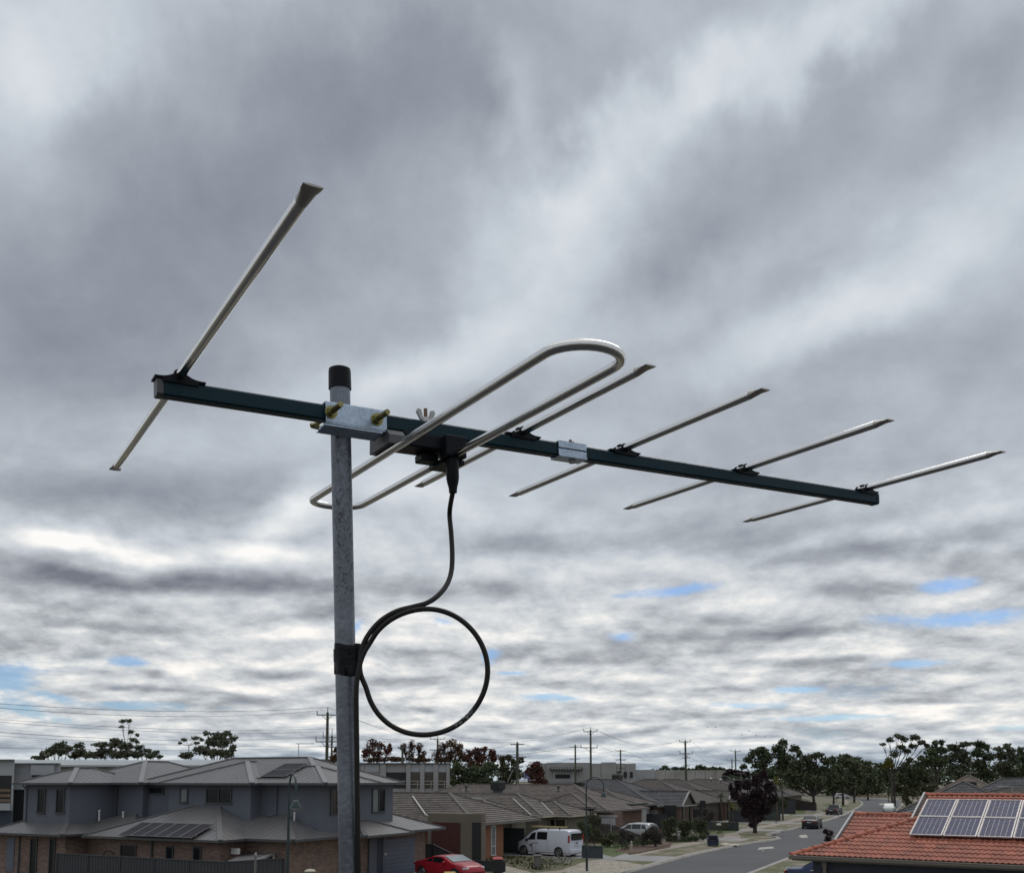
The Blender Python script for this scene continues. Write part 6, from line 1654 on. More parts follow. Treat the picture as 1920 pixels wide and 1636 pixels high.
gv = leaf_cloud([((c.x, c.y, 0.25), 0.35, 0.35, 0.3) for c in [atz(x, y, 0.13) for x, y in ((955, 1597), (968, 1600))]], 0.10, 0.5)
go = leaf_mesh('weeds', gv, L_grey, None, (0, 72, 0)); tag(go, kind='stuff')

# roof underfoot: the mast and the photographer stand on it
hu = thing('house', Vector((0, 1, 0)), 'grey roof just below the picture that carries the antenna mast', 'house')
walls(hu, [Vector((-9, -8, 0)), Vector((8, -8, 0)), Vector((8, 6, 0)), Vector((-9, 6, 0))], 0, 2.9, M_taupe)
M_undr = mat('charcoal_roof_tiles', (0.035, 0.035, 0.038), 0.85, 0, 0.2, 1)
def WX(a, b, z=0.0): return Vector((a, b, z))
make_roof(hu, [Roof(-9.6, 8.6, -8.6, 6.6, 3.0, .105, fr=WX)], M_undr, M_undr, M_gutter)
# ------------------------------------------------------------------ fences
steel_fence('fence', [W(-42.35, 33.6), W(-31.2, 33.6), W(-30.2, 36.4)], 1.9, M_fence, 'long charcoal steel fence in front of the left townhouses', bay=2.38)
steel_fence('fence', [W(-32.3, 51.6), W(-31.2, 51.6), W(-28.9, 51.6), W(-26.2, 51.6)], [1.62, 1.62, 0.74, 0.74], M_fence, 'charcoal fence stepping down behind the red coupe', bay=2.4)
steel_fence('gate', [W(-33.3, 65.3), W(-31.55, 65.3)], 1.95, M_fenceg, 'dark slate side gate left of the white van', bay=2.4)
steel_fence('fence', [W(-31.6, 68.2), W(-29.6, 68.4)], 1.75, M_fenceg, 'slate fence panel just above the bonnet of the white van')
steel_fence('fence', [W(-26.0, 63.2), W(-24.5, 63.2)], 0.98, M_fenceg, 'low slate fence between the white van and the street lamp')
steel_fence('fence', [W(-34, 99.6), W(-31.3, 99.6)], 1.9, M_fence, 'dark fence panel between the white rendered house and the dark-roofed house')
steel_fence('fence', [W(-34.0, 118.0), W(-32.6, 118.2)], 1.8, M_fence, 'small dark gate right of the brick gabled porch')
steel_fence('fence', [W(-30.2, 103.6), W(-24.6, 103.6)], 1.0, M_fenceg, 'long low slate fence behind the small lawn left of the purple tree')
steel_fence('fence', [W(-33, 131.5), W(-25.6, 131.5)], 1.35, M_fenceg, 'slate fence right of the purple tree trunk')
steel_fence('fence', [W(-30.5, 124), W(-27.3, 124)], 1.2, M_fence, 'dark low fence behind the purple tree trunk')
steel_fence('fence', [W(-36, 158.0), W(-31.6, 158.0), W(-28.4, 158.0)], [3.0, 2.5, 2.2], M_fence, 'tall dark fence beside the black utility vehicle')
steel_fence('fence', [W(-33.8, 176), W(-28, 176)], [2.4, 1.5], M_fenceb, 'brown fence under the broad street tree', bay=2.4)
def paling(name, p, q, h0, h1, label, m=M_fenceb, step=0.2):
    r_ = thing(name, p, label, 'fence'); L = (q-p).length; n = int(L/step); x = (q-p).normalized(); y = Vector((-x.y, x.x, 0))
    for i in range(n):
        h = h0+(h1-h0)*(i+.5)/n+RNG.uniform(-.015, .015); c = p+x*(i+.5)*step
        mb = MB(); mb.box(c+y*(0.01*(i % 2))+Vector((0, 0, 0.1+(h-0.1)/2)), x, y, (0, 0, 1), step*0.46, 0.01, (h-0.1)/2); mb.build('paling', m, r_, smooth=0)
    for k in (0.25, 0.8):
        mb = MB(); bar(mb, p+y*.05+Vector((0, 0, .1+(h0-.1)*k)), q+y*.05+Vector((0, 0, .1+(h1-.1)*k)), 0.05, 0.08); mb.build('rail', m, r_, smooth=0)
paling('fence', W(-32.2, 78.9), W(-29.8, 78.9), 1.75, 1.75, 'level brown paling fence left of the silver car')
paling('fence', W(-29.8, 79.1), W(-26.6, 79.1), 1.70, 0.75, 'sloping brown paling fence running down towards the garden shrubs')
# log fence closing the road
r_ = thing('log_fence', W(-32, 292), 'low white-topped log rail fence across the end of the road', 'fence')
fp, fq = gx(1608, 292), gx(1672, 286)
for i in range(6):
    p = fp.lerp(fq, i/5); mb = MB(); mb.tube([p, p+Vector((0, 0, 1.05))], 0.16, 8); mb.build('post', M_timber, r_)
    if i < 5:
        q = fp.lerp(fq, (i+1)/5); mb = MB(); mb.tube([p+Vector((0, 0, .8)), q+Vector((0, 0, .8))], 0.10, 8); mb.build('rail', M_timber, r_)
# ------------------------------------------------------------------ street lamps
M_lampg = mat('dark_green_lamp_paint', (0.022, 0.042, 0.042), 0.4, 0.2, 0.1, 3); M_lens = mat('frosted_lens', (0.35, 0.36, 0.36), 0.4)
def lamp(base, hgt, ang, label):
    r_ = thing('street_lamp', base, label, 'street lamp', ang, 'swan-neck street lamps'); R = 0.53
    mb = MB(); mb.tube([(0, 0, 0), (0, 0, 1.4), (0, 0, 1.42), (0, 0, hgt-R)], [0.075, 0.075, 0.052, 0.045], 12); mb.build('pole', M_lampg, r_, local=True)
    mb = MB(); mb.tube([(R-R*math.cos(a), 0, hgt-R+R*math.sin(a)) for a in [PI*k/16 for k in range(17)]]+[(2*R, 0, hgt-R-0.35)], 0.034, 10); mb.build('swan_neck', M_lampg, r_, local=True)
    mb = MB(); z = hgt-R-0.35; pr = [(0.05, 0.08), (0.075, 0.0), (0.085, -0.05), (0.11, -0.10), (0.20, -0.27), (0.20, -0.285)]
    mb.tube([(2*R, 0, z+v) for _, v in pr], [u for u, _ in pr], 20); mb.build('lamp_shade', M_lampg, r_, local=True)
    mb = MB(); mb.tube([(2*R, 0, z-0.286), (2*R, 0, z-0.32), (2*R, 0, z-0.345)], [0.15, 0.13, 0.05], 16); mb.build('lens', M_lens, r_, local=True)
    mb = MB(); mb.tube([(2*R, 0, z-0.02), (2*R, 0, z-0.05)], 0.088, 16); mb.build('collar', M_rim, r_, local=True)
    return r_
p = gx(1100, 58.4); lamp(Vector((p.x-0.03, p.y, 0.1)), 5.62, math.atan2(-0.30, 1.0), 'dark green swan-neck street lamp beside the white van, arm to the right')
p = gx(543, 33.6); lamp(Vector((p.x, p.y, 0.0)), 5.79, math.atan2(-0.90, 0.42), 'dark green swan-neck street lamp against the slate-blue townhouse, seen end on')
# grey sign post
p = gx(483, 36.0); r_ = thing('sign_post', p, 'short grey steel post rising over the charcoal fence below the patio cover', 'post')
mb = MB(); zt = at(483, 1602, 36).z; mb.tube([(p.x, p.y, 0), (p.x, p.y, zt)], 0.045, 10); mb.build('pole', M_gutter, r_)
mb = MB(); mb.tube([(p.x, p.y, zt), (p.x+.01, p.y, zt+0.10)], [0.05, 0.02], 8); mb.build('cap', M_pale, r_)
# domed letter box in front of the brick wall
p = gx(585, 37.5); r_ = thing('letterbox', p, 'pale domed pillar top at the bottom edge before the tan brick wall', 'letterbox'); zt = at(585, 1628, 37.5).z
mb = MB(); mb.tube([(p.x, p.y, 0), (p.x, p.y, zt-0.10)], 0.14, 14); mb.build('pillar', M_taupe, r_)
mb = MB(); mb.tube([(p.x, p.y, zt-0.10), (p.x, p.y, zt-0.06), (p.x, p.y, zt-0.02), (p.x, p.y, zt)], [0.22, 0.21, 0.14, 0.03], 18); mb.build('dome', M_cream, r_)
# patio cover
r_ = thing('patio_cover', gx(470, 43.5), 'small grey flat patio cover with white posts behind the charcoal fence', 'patio cover')
zc_ = lambda x, y, Y: at(x, y, Y)
c0, c1, c2, c3 = at(429, 1612, 46.4), at(476, 1612.5, 45.4), at(516, 1596.5, 48.4), at(462, 1594.5, 50.4)
mb = MB(); d = Vector((0, 0, -.06)); mb.hexa([c0+d, c1+d, c2+d, c3+d, c0, c1, c2, c3]); mb.build('roof_sheet', M_steel, r_, smooth=0)
mb = MB(); bar(mb, c0+Vector((0, 0, -.05)), c1+Vector((0, 0, -.05)), 0.06, 0.12); bar(mb, c1+Vector((0, 0, -.05)), c2+Vector((0, 0, -.05)), 0.06, 0.12); mb.build('edge_beam', M_pale, r_, smooth=0)
for c in (c0.lerp(c1, 0.06), c0.lerp(c1, 0.55), c2.lerp(c1, .1)):
    mb = MB(); mb.box((c.x, c.y+.1, c.z/2), (1, 0, 0), (0, 1, 0), (0, 0, 1), 0.045, 0.045, c.z/2-0.07); mb.build('post', M_white, r_, smooth=0)
# ------------------------------------------------------------------ wheelie bins
M_bin = mat('dark_green_bin', (0.012, 0.014, 0.014), 0.55); M_lidr = mat('red_bin_lid', (0.40, 0.055, 0.045), 0.5); M_lidy = mat('yellow_bin_lid', (0.52, 0.32, 0.02), 0.5)
def bin_(loc, ang, ml, label):
    r_ = thing('wheelie_bin', loc, label, 'wheelie bin', ang, 'wheelie bins'); mb = MB()
    b0 = [(-.20, -.22, .08), (.20, -.22, .08), (.20, .22, .08), (-.20, .22, .08)]; b1 = [(-.28, -.32, .95), (.28, -.32, .95), (.28, .32, .95), (-.28, .32, .95)]
    mb.hexa(b0+b1); mb.build('body', M_bin, r_, smooth=0, local=True, bevel=.02)
    mb = MB(); mb.hexa([(-.31, -.35, .955), (.31, -.35, .955), (.31, .36, .955), (-.31, .36, .955), (-.22, -.22, 1.06), (.22, -.22, 1.06), (.24, .30, 1.06), (-.24, .30, 1.06)]); mb.build('lid', ml, r_, smooth=0, local=True, bevel=.02)
    mb = MB(); mb.tube([(-.24, .40, .98), (.24, .40, .98)], .018, 8); mb.build('handle', M_bin, r_, local=True)
    for s_ in (-1, 1): mb = MB(); mb.tube([(s_*.22, .27, .11), (s_*.27, .27, .11)], .11, 14); mb.build('wheel', M_tyre, r_, local=True)
p = gx(933.5, 55.5); bin_(Vector((p.x, p.y, .12)), 0.1, M_lidr, 'red-lidded wheelie bin at the low charcoal fence end')
p = gx(845, 46.6); bin_(Vector((p.x, p.y, .12)), 0.2, M_lidy, 'yellow-lidded wheelie bin in front of the red coupe')
# ------------------------------------------------------------------ armchair left on the verge
M_arm = mat('navy_upholstery', (0.020, 0.028, 0.058), 0.85, 0, 0.15, 5); M_armd = mat('dark_upholstery', (0.010, 0.010, 0.014), 0.9)
c = atz(1337, 1585.5, 0.12); r_ = thing('armchair', c, 'navy blue armchair dumped on the verge beside the kerb', 'armchair', 1.35)
for nm, x, y, z, hx, hy, hz, mm in (('base', 0, 0, .22, .36, .42, .16, M_arm), ('seat_cushion', -.02, 0, .43, .30, .28, .07, M_armd), ('backrest', .32, 0, .52, .10, .40, .36, M_arm), ('armrest', -.02, .38, .42, .36, .09, .24, M_arm), ('armrest', -.02, -.38, .42, .36, .09, .24, M_arm), ('back_cushion', .20, 0, .62, .06, .26, .16, M_armd)):
    mb = MB(); mb.box((x, y, z), (1, 0, 0), (0, 1, 0), (0, 0, 1), hx, hy, hz); mb.build(nm, mm, r_, smooth=0, local=True, bevel=.04)
c = atz(1371, 1583.3, 0.13); r_ = thing('cardboard_sheet', c, 'flattened pale cardboard lying on the verge right of the armchair', 'cardboard')
mb = MB(); mb.box((0, 0, .03), (1, .25, .03), (-.25, 1, .05), (0, 0, 1), .62, .5, .01); mb.build('sheet', M_cream, r_, smooth=0, local=True)
mb = MB(); mb.box((-.5, -.15, .09), (1, .25, .3), (-.25, 1, .05), (-.3, 0, 1), .25, .48, .008); mb.build('flap', M_cream, r_, smooth=0, local=True)
# letterboxes, stakes, blocks
c = atz(1348, 1563, .12); r_ = thing('letterbox', c, 'small white letterbox on a thin dark post on the lawn', 'letterbox')
mb = MB(); mb.box((0, 0, .98), (1, 0, 0), (0, 1, 0), (0, 0, 1), .20, .15, .085); mb.build('box', M_white, r_, smooth=0, local=True, bevel=.01)
mb = MB(); mb.tube([(0, 0, 0), (0, 0, .9)], .025, 6); mb.build('post', M_bronze, r_, local=True)
c = atz(1272, 1577, .12); r_ = thing('letterbox', c, 'pale square letterbox pillar in the dark hedge', 'letterbox')
mb = MB(); mb.box((0, 0, .42), (1, .3, 0), (-.3, 1, 0), (0, 0, 1), .14, .14, .42); mb.build('pillar', M_gutter, r_, smooth=0, local=True)
mb = MB(); mb.box((0, 0, .88), (1, .3, 0), (-.3, 1, 0), (0, 0, 1), .18, .18, .05); mb.build('cap', M_pale, r_, smooth=0, local=True)
mb = MB(); mb.box((0, -.13, .62), (1, .3, 0), (-.3, 1, 0), (0, 0, 1), .12, .02, .12); mb.build('door', M_pale, r_, smooth=0, local=True)
c = atz(1184, 1596, .12); r_ = thing('garden_stake', c, 'short pale stake with rounded head among the clipped ball shrubs', 'stake')
mb = MB(); mb.tube([(0, 0, 0), (0, 0, .72)], .05, 6); mb.build('post', M_cream, r_, local=True); mb = MB(); mb.tube([(0, 0, .72), (0, 0, .80)], .07, 8); mb.build('head', M_white, r_, local=True)
c = atz(1447, 1537, .12); r_ = thing('letterbox', c, 'white block pillar letterbox beside the round dark bush', 'letterbox')
mb = MB(); mb.box((0, 0, .45), (1, -.3, 0), (.3, 1, 0), (0, 0, 1), .22, .2, .45); mb.build('pillar', M_whiter, r_, smooth=0, local=True)
mb = MB(); mb.box((0, 0, .93), (1, -.3, 0), (.3, 1, 0), (0, 0, 1), .25, .23, .03); mb.build('cap', M_white, r_, smooth=0, local=True)
c = atz(1567, 1504, .12); r_ = thing('letterbox', c, 'pale brick letterbox pillar by the far footpath under the trees', 'letterbox')
mb = MB(); mb.box((0, 0, .42), (1, -.3, 0), (.3, 1, 0), (0, 0, 1), .22, .2, .42); mb.build('pillar', M_cream, r_, smooth=0, local=True)
mb = MB(); mb.box((0, 0, .87), (1, -.3, 0), (.3, 1, 0), (0, 0, 1), .26, .24, .03); mb.build('cap', M_pale, r_, smooth=0, local=True)
c = atz(1418.5, 1562, .12); r_ = thing('tree_stake', c, 'dark square stake close to the right of the purple tree trunk', 'stake'); mb = MB(); mb.box((0, 0, .7), (1, 0, 0), (0, 1, 0), (0, 0, 1), .05, .05, .7); mb.build('post', M_barkd, r_, smooth=0, local=True)
mb = MB(); mb.box((0, 0, 1.42), (1, 0, 0), (0, 1, 0), (0, 0, 1), .055, .055, .02); mb.build('cap', M_bronze, r_, smooth=0, local=True)
c = atz(1008, 1628, .13); r_ = thing('stone_pillar', c, 'squat grey stone pillar standing in the front garden bed', 'pillar')
mb = MB(); mb.box((0, 0, .38), (1, .2, 0), (-.2, 1, 0), (0, 0, 1), .19, .19, .40); mb.build('shaft', M_gutter, r_, smooth=0, local=True, bevel=.02); mb = MB(); mb.box((0, 0, .81), (1, .2, 0), (-.2, 1, 0), (0, 0, 1), .26, .24, .04); mb.build('cap', M_gutter, r_, smooth=0, local=True, bevel=.01)
c = gx(1686.5, 96); r_ = thing('marker_post', c, 'thin white post beside the grey lattice roof', 'post'); mb = MB(); mb.tube([(0, 0, 0), (0, 0, at(1687, 1503, 96).z)], .05, 6); mb.build('pole', M_white, r_, local=True)
mb = MB(); mb.tube([(0, 0, at(1687, 1503, 96).z), (0, 0, at(1687, 1502, 96).z)], .08, 6); mb.build('cap', M_white, r_, local=True)
# timber garden edging
r_ = thing('garden_edging', W(-25, 78), 'reddish timber edging along the clipped shrub bed', 'edging')
ed = [atz(x, y, .16) for x, y in ((1180, 1600), (1200, 1597), (1222, 1592), (1240, 1587), (1255, 1583))]
for i in range(4):
    mb = MB(); bar(mb, ed[i], ed[i+1], .1, .14); mb.build('board', M_timber, r_, smooth=0)
# ------------------------------------------------------------------ utility poles and wires
M_pole = mat('green_grey_timber_pole', (0.070, 0.075, 0.050), 0.9, 0, 0.25, 1.5); M_arm2 = mat('steel_crossarm', (0.10, 0.105, 0.10), 0.6); M_wire = mat('wire', (0.055, 0.058, 0.065), 0.6)
POLES = {}
def pole(px, py_top, Y, label, arms, r=0.17, lean=0.0, extra=None):
    """arms: (y_px, half_px_left, half_px_right, posts up?, insulator height px)"""
    b_ = gx(px, Y); zt = at(px, py_top, Y).z; r_ = thing('utility_pole', b_, label, 'utility pole', 0, 'utility poles'); k = Y/1791
    top = Vector((b_.x+lean, b_.y, zt))
    def pz(z): return b_.lerp(top, z/zt) if zt else b_
    mb = MB(); mb.tube([b_, top], [r*1.25, r*0.8], 10); mb.build('pole', M_pole, r_)
    pts = []
    for (y, hl, hr, ih) in arms:
        z = at(px, y, Y).z; c = pz(z); c = Vector((c.x, c.y-0.2, z)); a = c-Vector((hl*k, 0, 0)); b2 = c+Vector((hr*k, 0, 0))
        mb = MB(); mb.box((a+b2)/2, (1, 0, 0), (0, 1, 0), (0, 0, 1), (b2-a).length/2, .06, .06)
        if ih: [mb.tube([c+Vector((s_*(h_*0.55)*k, 0, 0)), c+Vector((0, 0, -h_*0.55*k))], .03, 4) for s_, h_ in ((-1, hl), (1, hr))]
        mb.build('crossarm', M_arm2, r_, smooth=0)
        for q in ([a, b2] if ih else [a, a.lerp(b2, .3), a.lerp(b2, .7), b2]):
            mb = MB(); h_ = (ih or 1.6)*k; mb.tube([q, q+Vector((0, 0, h_))], .055, 6); mb.build('insulator', M_arm2, r_); pts.append(q+Vector((0, 0, h_)))
    if extra:
        z0, z1 = zt, at(px, extra, Y).z; mb = MB(); mb.tube([pz(z0-.5), Vector((top.x, top.y, z1))], .05, 6); mb.build('pole_top_pin', M_arm2, r_); pts.append(Vector((top.x, top.y, z1)))
    POLES[int(px)] = pts
    return r_, pts
_, A1 = pole(612, 1335, 116, 'tallest utility pole left of the mast with two stacked crossarms', [(1340, 19, 18, 8), (1390, 20, 20, 9)], 0.2, extra=1325)
_, A2 = pole(621, 1378, 150, 'thinner utility pole close behind the tallest one left of the mast', [(1382, 16, 13, 11), (1400, 6, 8, 0)], 0.17, extra=1365)
_, A3 = pole(820, 1385, 178, 'utility pole rising in front of the office below the cable ring', [(1385, 13, 13, 3.5), (1406, 14, 14, 0), (1418, 12, 10, 0)], 0.2, extra=1374)
_, A3b = pole(754, 1397, 122, 'shorter pole with transformer in front of the office', [(1401, 8, 6, 0)], 0.16)
_, A4 = pole(970, 1392, 118, 'utility pole with small crossarms rising behind the flag', [(1395, 12, 12, 0), (1419, 10, 16, 0), (1437, 11, 10, 0)], 0.19, extra=1389)
_, A5 = pole(1079, 1396, 172, 'short utility pole before the wide grey warehouse awning', [(1400, 10, 10, 0), (1422, 10, 8, 0)], 0.17, extra=1394)
_, A6 = pole(1108, 1368, 160, 'tallest utility pole in front of the wide grey warehouse', [(1371, 13, 12, 5), (1401, 18, 12, 5)], 0.18, extra=1363)
_, A7 = pole(1164, 1405, 190, 'small utility pole right of the tallest warehouse pole', [(1407, 9, 9, 0), (1424, 9, 9, 0), (1439.5, 7, 7, 0)], 0.17, extra=1403)
_, A8 = pole(1287, 1388, 185, 'tall utility pole standing alone above the low concrete wall', [(1390, 11, 9, 4), (1412, 11, 13, 5), (1420, 6, 8, 0), (1435, 5, 6, 0)], 0.22, lean=-0.1, extra=1384)
_, A9 = pole(1380, 1406, 260, 'utility pole beside the tall eucalypt on the right', [(1408, 9, 9, 4), (1425, 8, 9, 0)], 0.2, extra=1403)
_, A10 = pole(1373, 1422, 280, 'low small utility pole left of the one by the eucalypt', [(1425, 10, 9, 3), (1437, 9, 6, 0)], 0.18, extra=1420)
tf = thing('transformer', at(741, 1460, 120), 'grey pole-mounted transformer with bushings before the office wall', 'transformer')
ca, cb_ = at(741, 1459, 120), at(741, 1446, 120); mb = MB(); mb.tube([ca, cb_], .42, 16); mb.build('tank', M_whiter, tf)
for q in range(5): mb = MB(); mb.box(ca.lerp(cb_, .2+.15*q)-Vector((0, .42, 0)), (1, 0, 0), (0, 1, 0), (0, 0, 1), .46, .03, .03); mb.build('fin', M_pale, tf, smooth=0)
for q in (-1, 0, 1): mb = MB(); mb.tube([cb_+Vector((q*.25, 0, 0)), cb_+Vector((q*.3, 0, .35)), cb_+Vector((q*.2+.15, 0, .6))], .035, 6); mb.build('bushing', M_bronze, tf)
mb = MB(); bar(mb, ca.lerp(cb_, .3), at(754, 1455, 122), .08, .1); mb.build('bracket', M_bronze, tf, smooth=0)
def wire(p, q, sag, label, group='overhead wires', r=0.019):
    pts = [p.lerp(q, i/24)-Vector((0, 0, sag*4*(i/24)*(1-i/24))) for i in range(25)]
    mb = MB(); mb.tube(pts, r, 4, caps=False); o = mb.build('overhead_wire', M_wire, None, smooth=60); tag(o, label, 'wire', group); return o
LW = [(A1[4], (-220, 1300), 74, 'high wire from the pole-top pin of the tallest pole to the left edge', .9), (A1[0], (-220, 1304), 73, 'high wire just below the topmost, running to the left edge', 1.1),
      (A1[2], (-220, 1352), 78, 'wire from the second crossarm of the tallest pole to the left edge', .9), (A2[0], (-220, 1332), 92, 'upper of two close wires passing behind the umbrella-topped gum', 1.0),
      (A2[6] if len(A2) > 6 else A2[-1], (-220, 1328), 92, 'lower of two close wires passing behind the umbrella-topped gum', 1.0), (A2[2], (-220, 1362), 96, 'faint low wire crossing above the warehouse roof on the left', .7),
      (A2[3], (-220, 1392), 96, 'lowest faint wire on the left, falling to the gum trees', .7)]
for p, (x, y), Y, lb, sg_ in LW: wire(p, at(x, y, Y), sg_, lb)
CW = [(A1[4], A3[-1], 1.2, 'wire from the tallest left pole down behind the mast to the office pole'), (A1[1], A3[1], 1.2, 'second wire from the tallest left pole to the office pole'),
      (A2[-1], A3[0], 1.0, 'upper thin wire from the pole left of the mast to the office pole'), (A2[3], A3[3], 1.0, 'lower thin wire from the pole left of the mast to the office pole'),
      (A3[-1], A6[-1], 1.6, 'topmost wire spanning from the cable ring to the warehouse pole'), (A3[1], A6[0], 1.6, 'second wire spanning from the cable ring to the warehouse pole'),
      (A3[2], A6[2], 1.4, 'lower wire spanning to the second arm of the warehouse pole'), (A3[5], A5[0], 1.2, 'wire from the office pole to the short pole by the awning'), (A3[4], A4[0], .8, 'wire from the office pole to the pole behind the flag'),
      (A4[3], A5[1], 1.0, 'wire between the flag pole position and the awning pole, upper'), (A4[4], A5[4], 1.0, 'wire between the flag pole position and the awning pole, lower'),
      (A6[1], A8[0], 2.0, 'upper sagging wire from the tallest warehouse pole to the lone pole'), (A6[-1], A8[-1], 1.9, 'topmost sagging wire from the tallest warehouse pole to the lone pole'), (A6[3], A8[2], 1.6, 'middle wire from the warehouse pole to the lone pole'),
      (A5[3], A7[0], .9, 'short wire from the awning pole to the small pole right of it'), (A7[3], A8[4], 1.6, 'sagging wire from the small pole to the lone pole'), (A7[5], A8[6], 1.2, 'lower sagging wire from the small pole to the lone pole'),
      (A8[1], A9[0], 2.2, 'upper wire from the lone pole to the eucalypt pole'), (A8[3], A9[2], 2.0, 'middle wire from the lone pole to the eucalypt pole'), (A8[7], A10[0], 1.8, 'lower wire from the lone pole to the low small pole')]
for p, q, sg_, lb in CW: wire(p, q, sg_, lb)
wire(at(843, 1447, 119), at(960, 1441, 118), 1.0, 'service wire crossing the dark trees left of the flag'); wire(at(972, 1449, 118), at(1012, 1436, 118), .4, 'short rising service wire beside the maroon tree')
# ------------------------------------------------------------------ birds
M_bird = mat('dark_bird', (0.03, 0.03, 0.03), 0.8)
for k, (x, y) in enumerate(((1327, 1363.5), (1342, 1363.5), (1404, 1370), (1391, 1377), (1418, 1378), (1434, 1381))):
    c = at(x, y, 230); mb = MB(); s_ = .28
    mb.add([c+Vector((-s_, 0, .12)), c+Vector((-s_*.3, .1, .16)), c+Vector((0, .16, 0)), c+Vector((s_*.3, .1, .16)), c+Vector((s_, 0, .14)), c+Vector((0, -.18, 0)), c+Vector((0, 0, -.07))],
           [(0, 1, 6), (1, 2, 6), (2, 3, 6), (3, 4, 6), (0, 6, 5), (4, 5, 6), (1, 0, 5, 2), (3, 2, 5, 4)])
    o = mb.build('bird', M_bird, None, smooth=0); tag(o, ['tiny bird, leftmost of the upper pair', 'tiny bird, right one of the upper pair', 'tiny bird flying alone between the pair and the lower three', 'tiny bird, left one of the lower three', 'tiny bird in the middle of the lower three', 'tiny bird nearest the tall eucalypt'][k], 'bird', 'birds in flight')
# ------------------------------------------------------------------ antenna on its mast
def alu_marks(n, t, col, bs, nt):
    k = n.noise(t, 60, 3, 0.7, dim='3D')
    f = n.rng(k, 0.62, 0.75, 0, 0.35)
    return n.mix(f, col, (0.28, 0.27, 0.25, 1))
M_alu = mat('aluminium', (0.69, 0.68, 0.665), 0.19, 1.0, 0.05, 3, 0.0, 220, fine=0.03)
M_crimp = mat('crimped_aluminium', (0.42, 0.40, 0.375), 0.45, 0.85, 0.12, 20)
M_boom = mat('dark_teal_boom', (0.007, 0.030, 0.042), 0.45, 0.0, 0.15, 8, 0.02, 150, spec=0.18)
M_black = mat('black_plastic', (0.007, 0.008, 0.011), 0.45, 0.0, 0.15, 20, 0.02, 300, spec=0.15)
M_greyplastic = mat('grey_plastic', (0.075, 0.075, 0.08), 0.5, 0.0, 0.12, 20)
M_rubber = mat('cable_rubber', (0.014, 0.013, 0.012), 0.5, 0.0, 0.15, 20, 0.03, 200, spec=0.3)
def zinc(n, t, col, bs, nt):
    v = n.node('ShaderNodeTexVoronoi'); nt.links.new(t, v.inputs['Vector']); v.inputs['Scale'].default_value = 190
    f = n.rng(v.outputs['Distance'], 0.0, 0.9, 0.82, 1.12, 'LINEAR')
    bs.inputs['Metallic'].default_value = 0.65
    return n.vm('MULTIPLY', col, n.xyz(f, f, n.m('MULTIPLY', f, 1.0)))
M_zinc = mat('zinc_plate', (0.42, 0.50, 0.60), 0.33, 0.6, 0.12, 25, 0.03, 200, build=zinc)
M_bolt = mat('passivated_bolt', (0.30, 0.27, 0.12), 0.35, 0.9, 0.3, 60)
M_wing = mat('cast_wing_nut', (0.42, 0.42, 0.42), 0.5, 0.5, 0.15, 60)
M_rust = mat('rusty_thread', (0.20, 0.12, 0.09), 0.6, 0.3, 0.3, 90)
M_tape = mat('black_vinyl_tape', (0.006, 0.007, 0.009), 0.42, 0.0, 0.2, 30, 0.10, 90, spec=0.2)
def galv(n, t, col, bs, nt):
    # runs left where the zinc dripped off: thin dark wandering outlines in a band of the pole
    s = n.node('ShaderNodeSeparateXYZ'); nt.links.new(t, s.inputs[0])
    p = n.xyz(n.m('MULTIPLY', s.outputs[0], 95), n.m('MULTIPLY', s.outputs[1], 95), n.m('MULTIPLY', s.outputs[2], 60))
    k = n.noise(p, 1.0, 2, 0.6, 0.9, dim='3D')
    line = n.m('ABSOLUTE', n.m('SUBTRACT', k, 0.52))
    line = n.rng(line, 0.0, 0.045, 1, 0)
    band = n.m('MULTIPLY', n.rng(s.outputs[2], 2.20, 2.24), n.rng(s.outputs[2], 2.44, 2.41))
    vv = n.node('ShaderNodeTexVoronoi'); nt.links.new(t, vv.inputs['Vector']); vv.inputs['Scale'].default_value = 260
    sc_ = n.node('ShaderNodeSeparateColor'); nt.links.new(vv.outputs['Color'], sc_.inputs[0])
    cl = n.noise(t, 14, 3, 0.6, dim='3D')
    kk = n.m('MULTIPLY', n.rng(cl, 0.3, 0.7, 0.80, 1.15, 'LINEAR'), n.rng(sc_.outputs[0], 0, 1, 0.91, 1.08, 'LINEAR'))
    col = n.vm('MULTIPLY', col, n.xyz(kk, kk, kk))
    return n.mix(n.m('MULTIPLY', n.m('MULTIPLY', line, band), 0.75), col, (0.03, 0.03, 0.04, 1))
M_galv = mat('galvanised_pipe', (0.17, 0.185, 0.215), 0.42, 0.55, 0.25, 11, 0.12, 120, fine=0.15, build=galv)

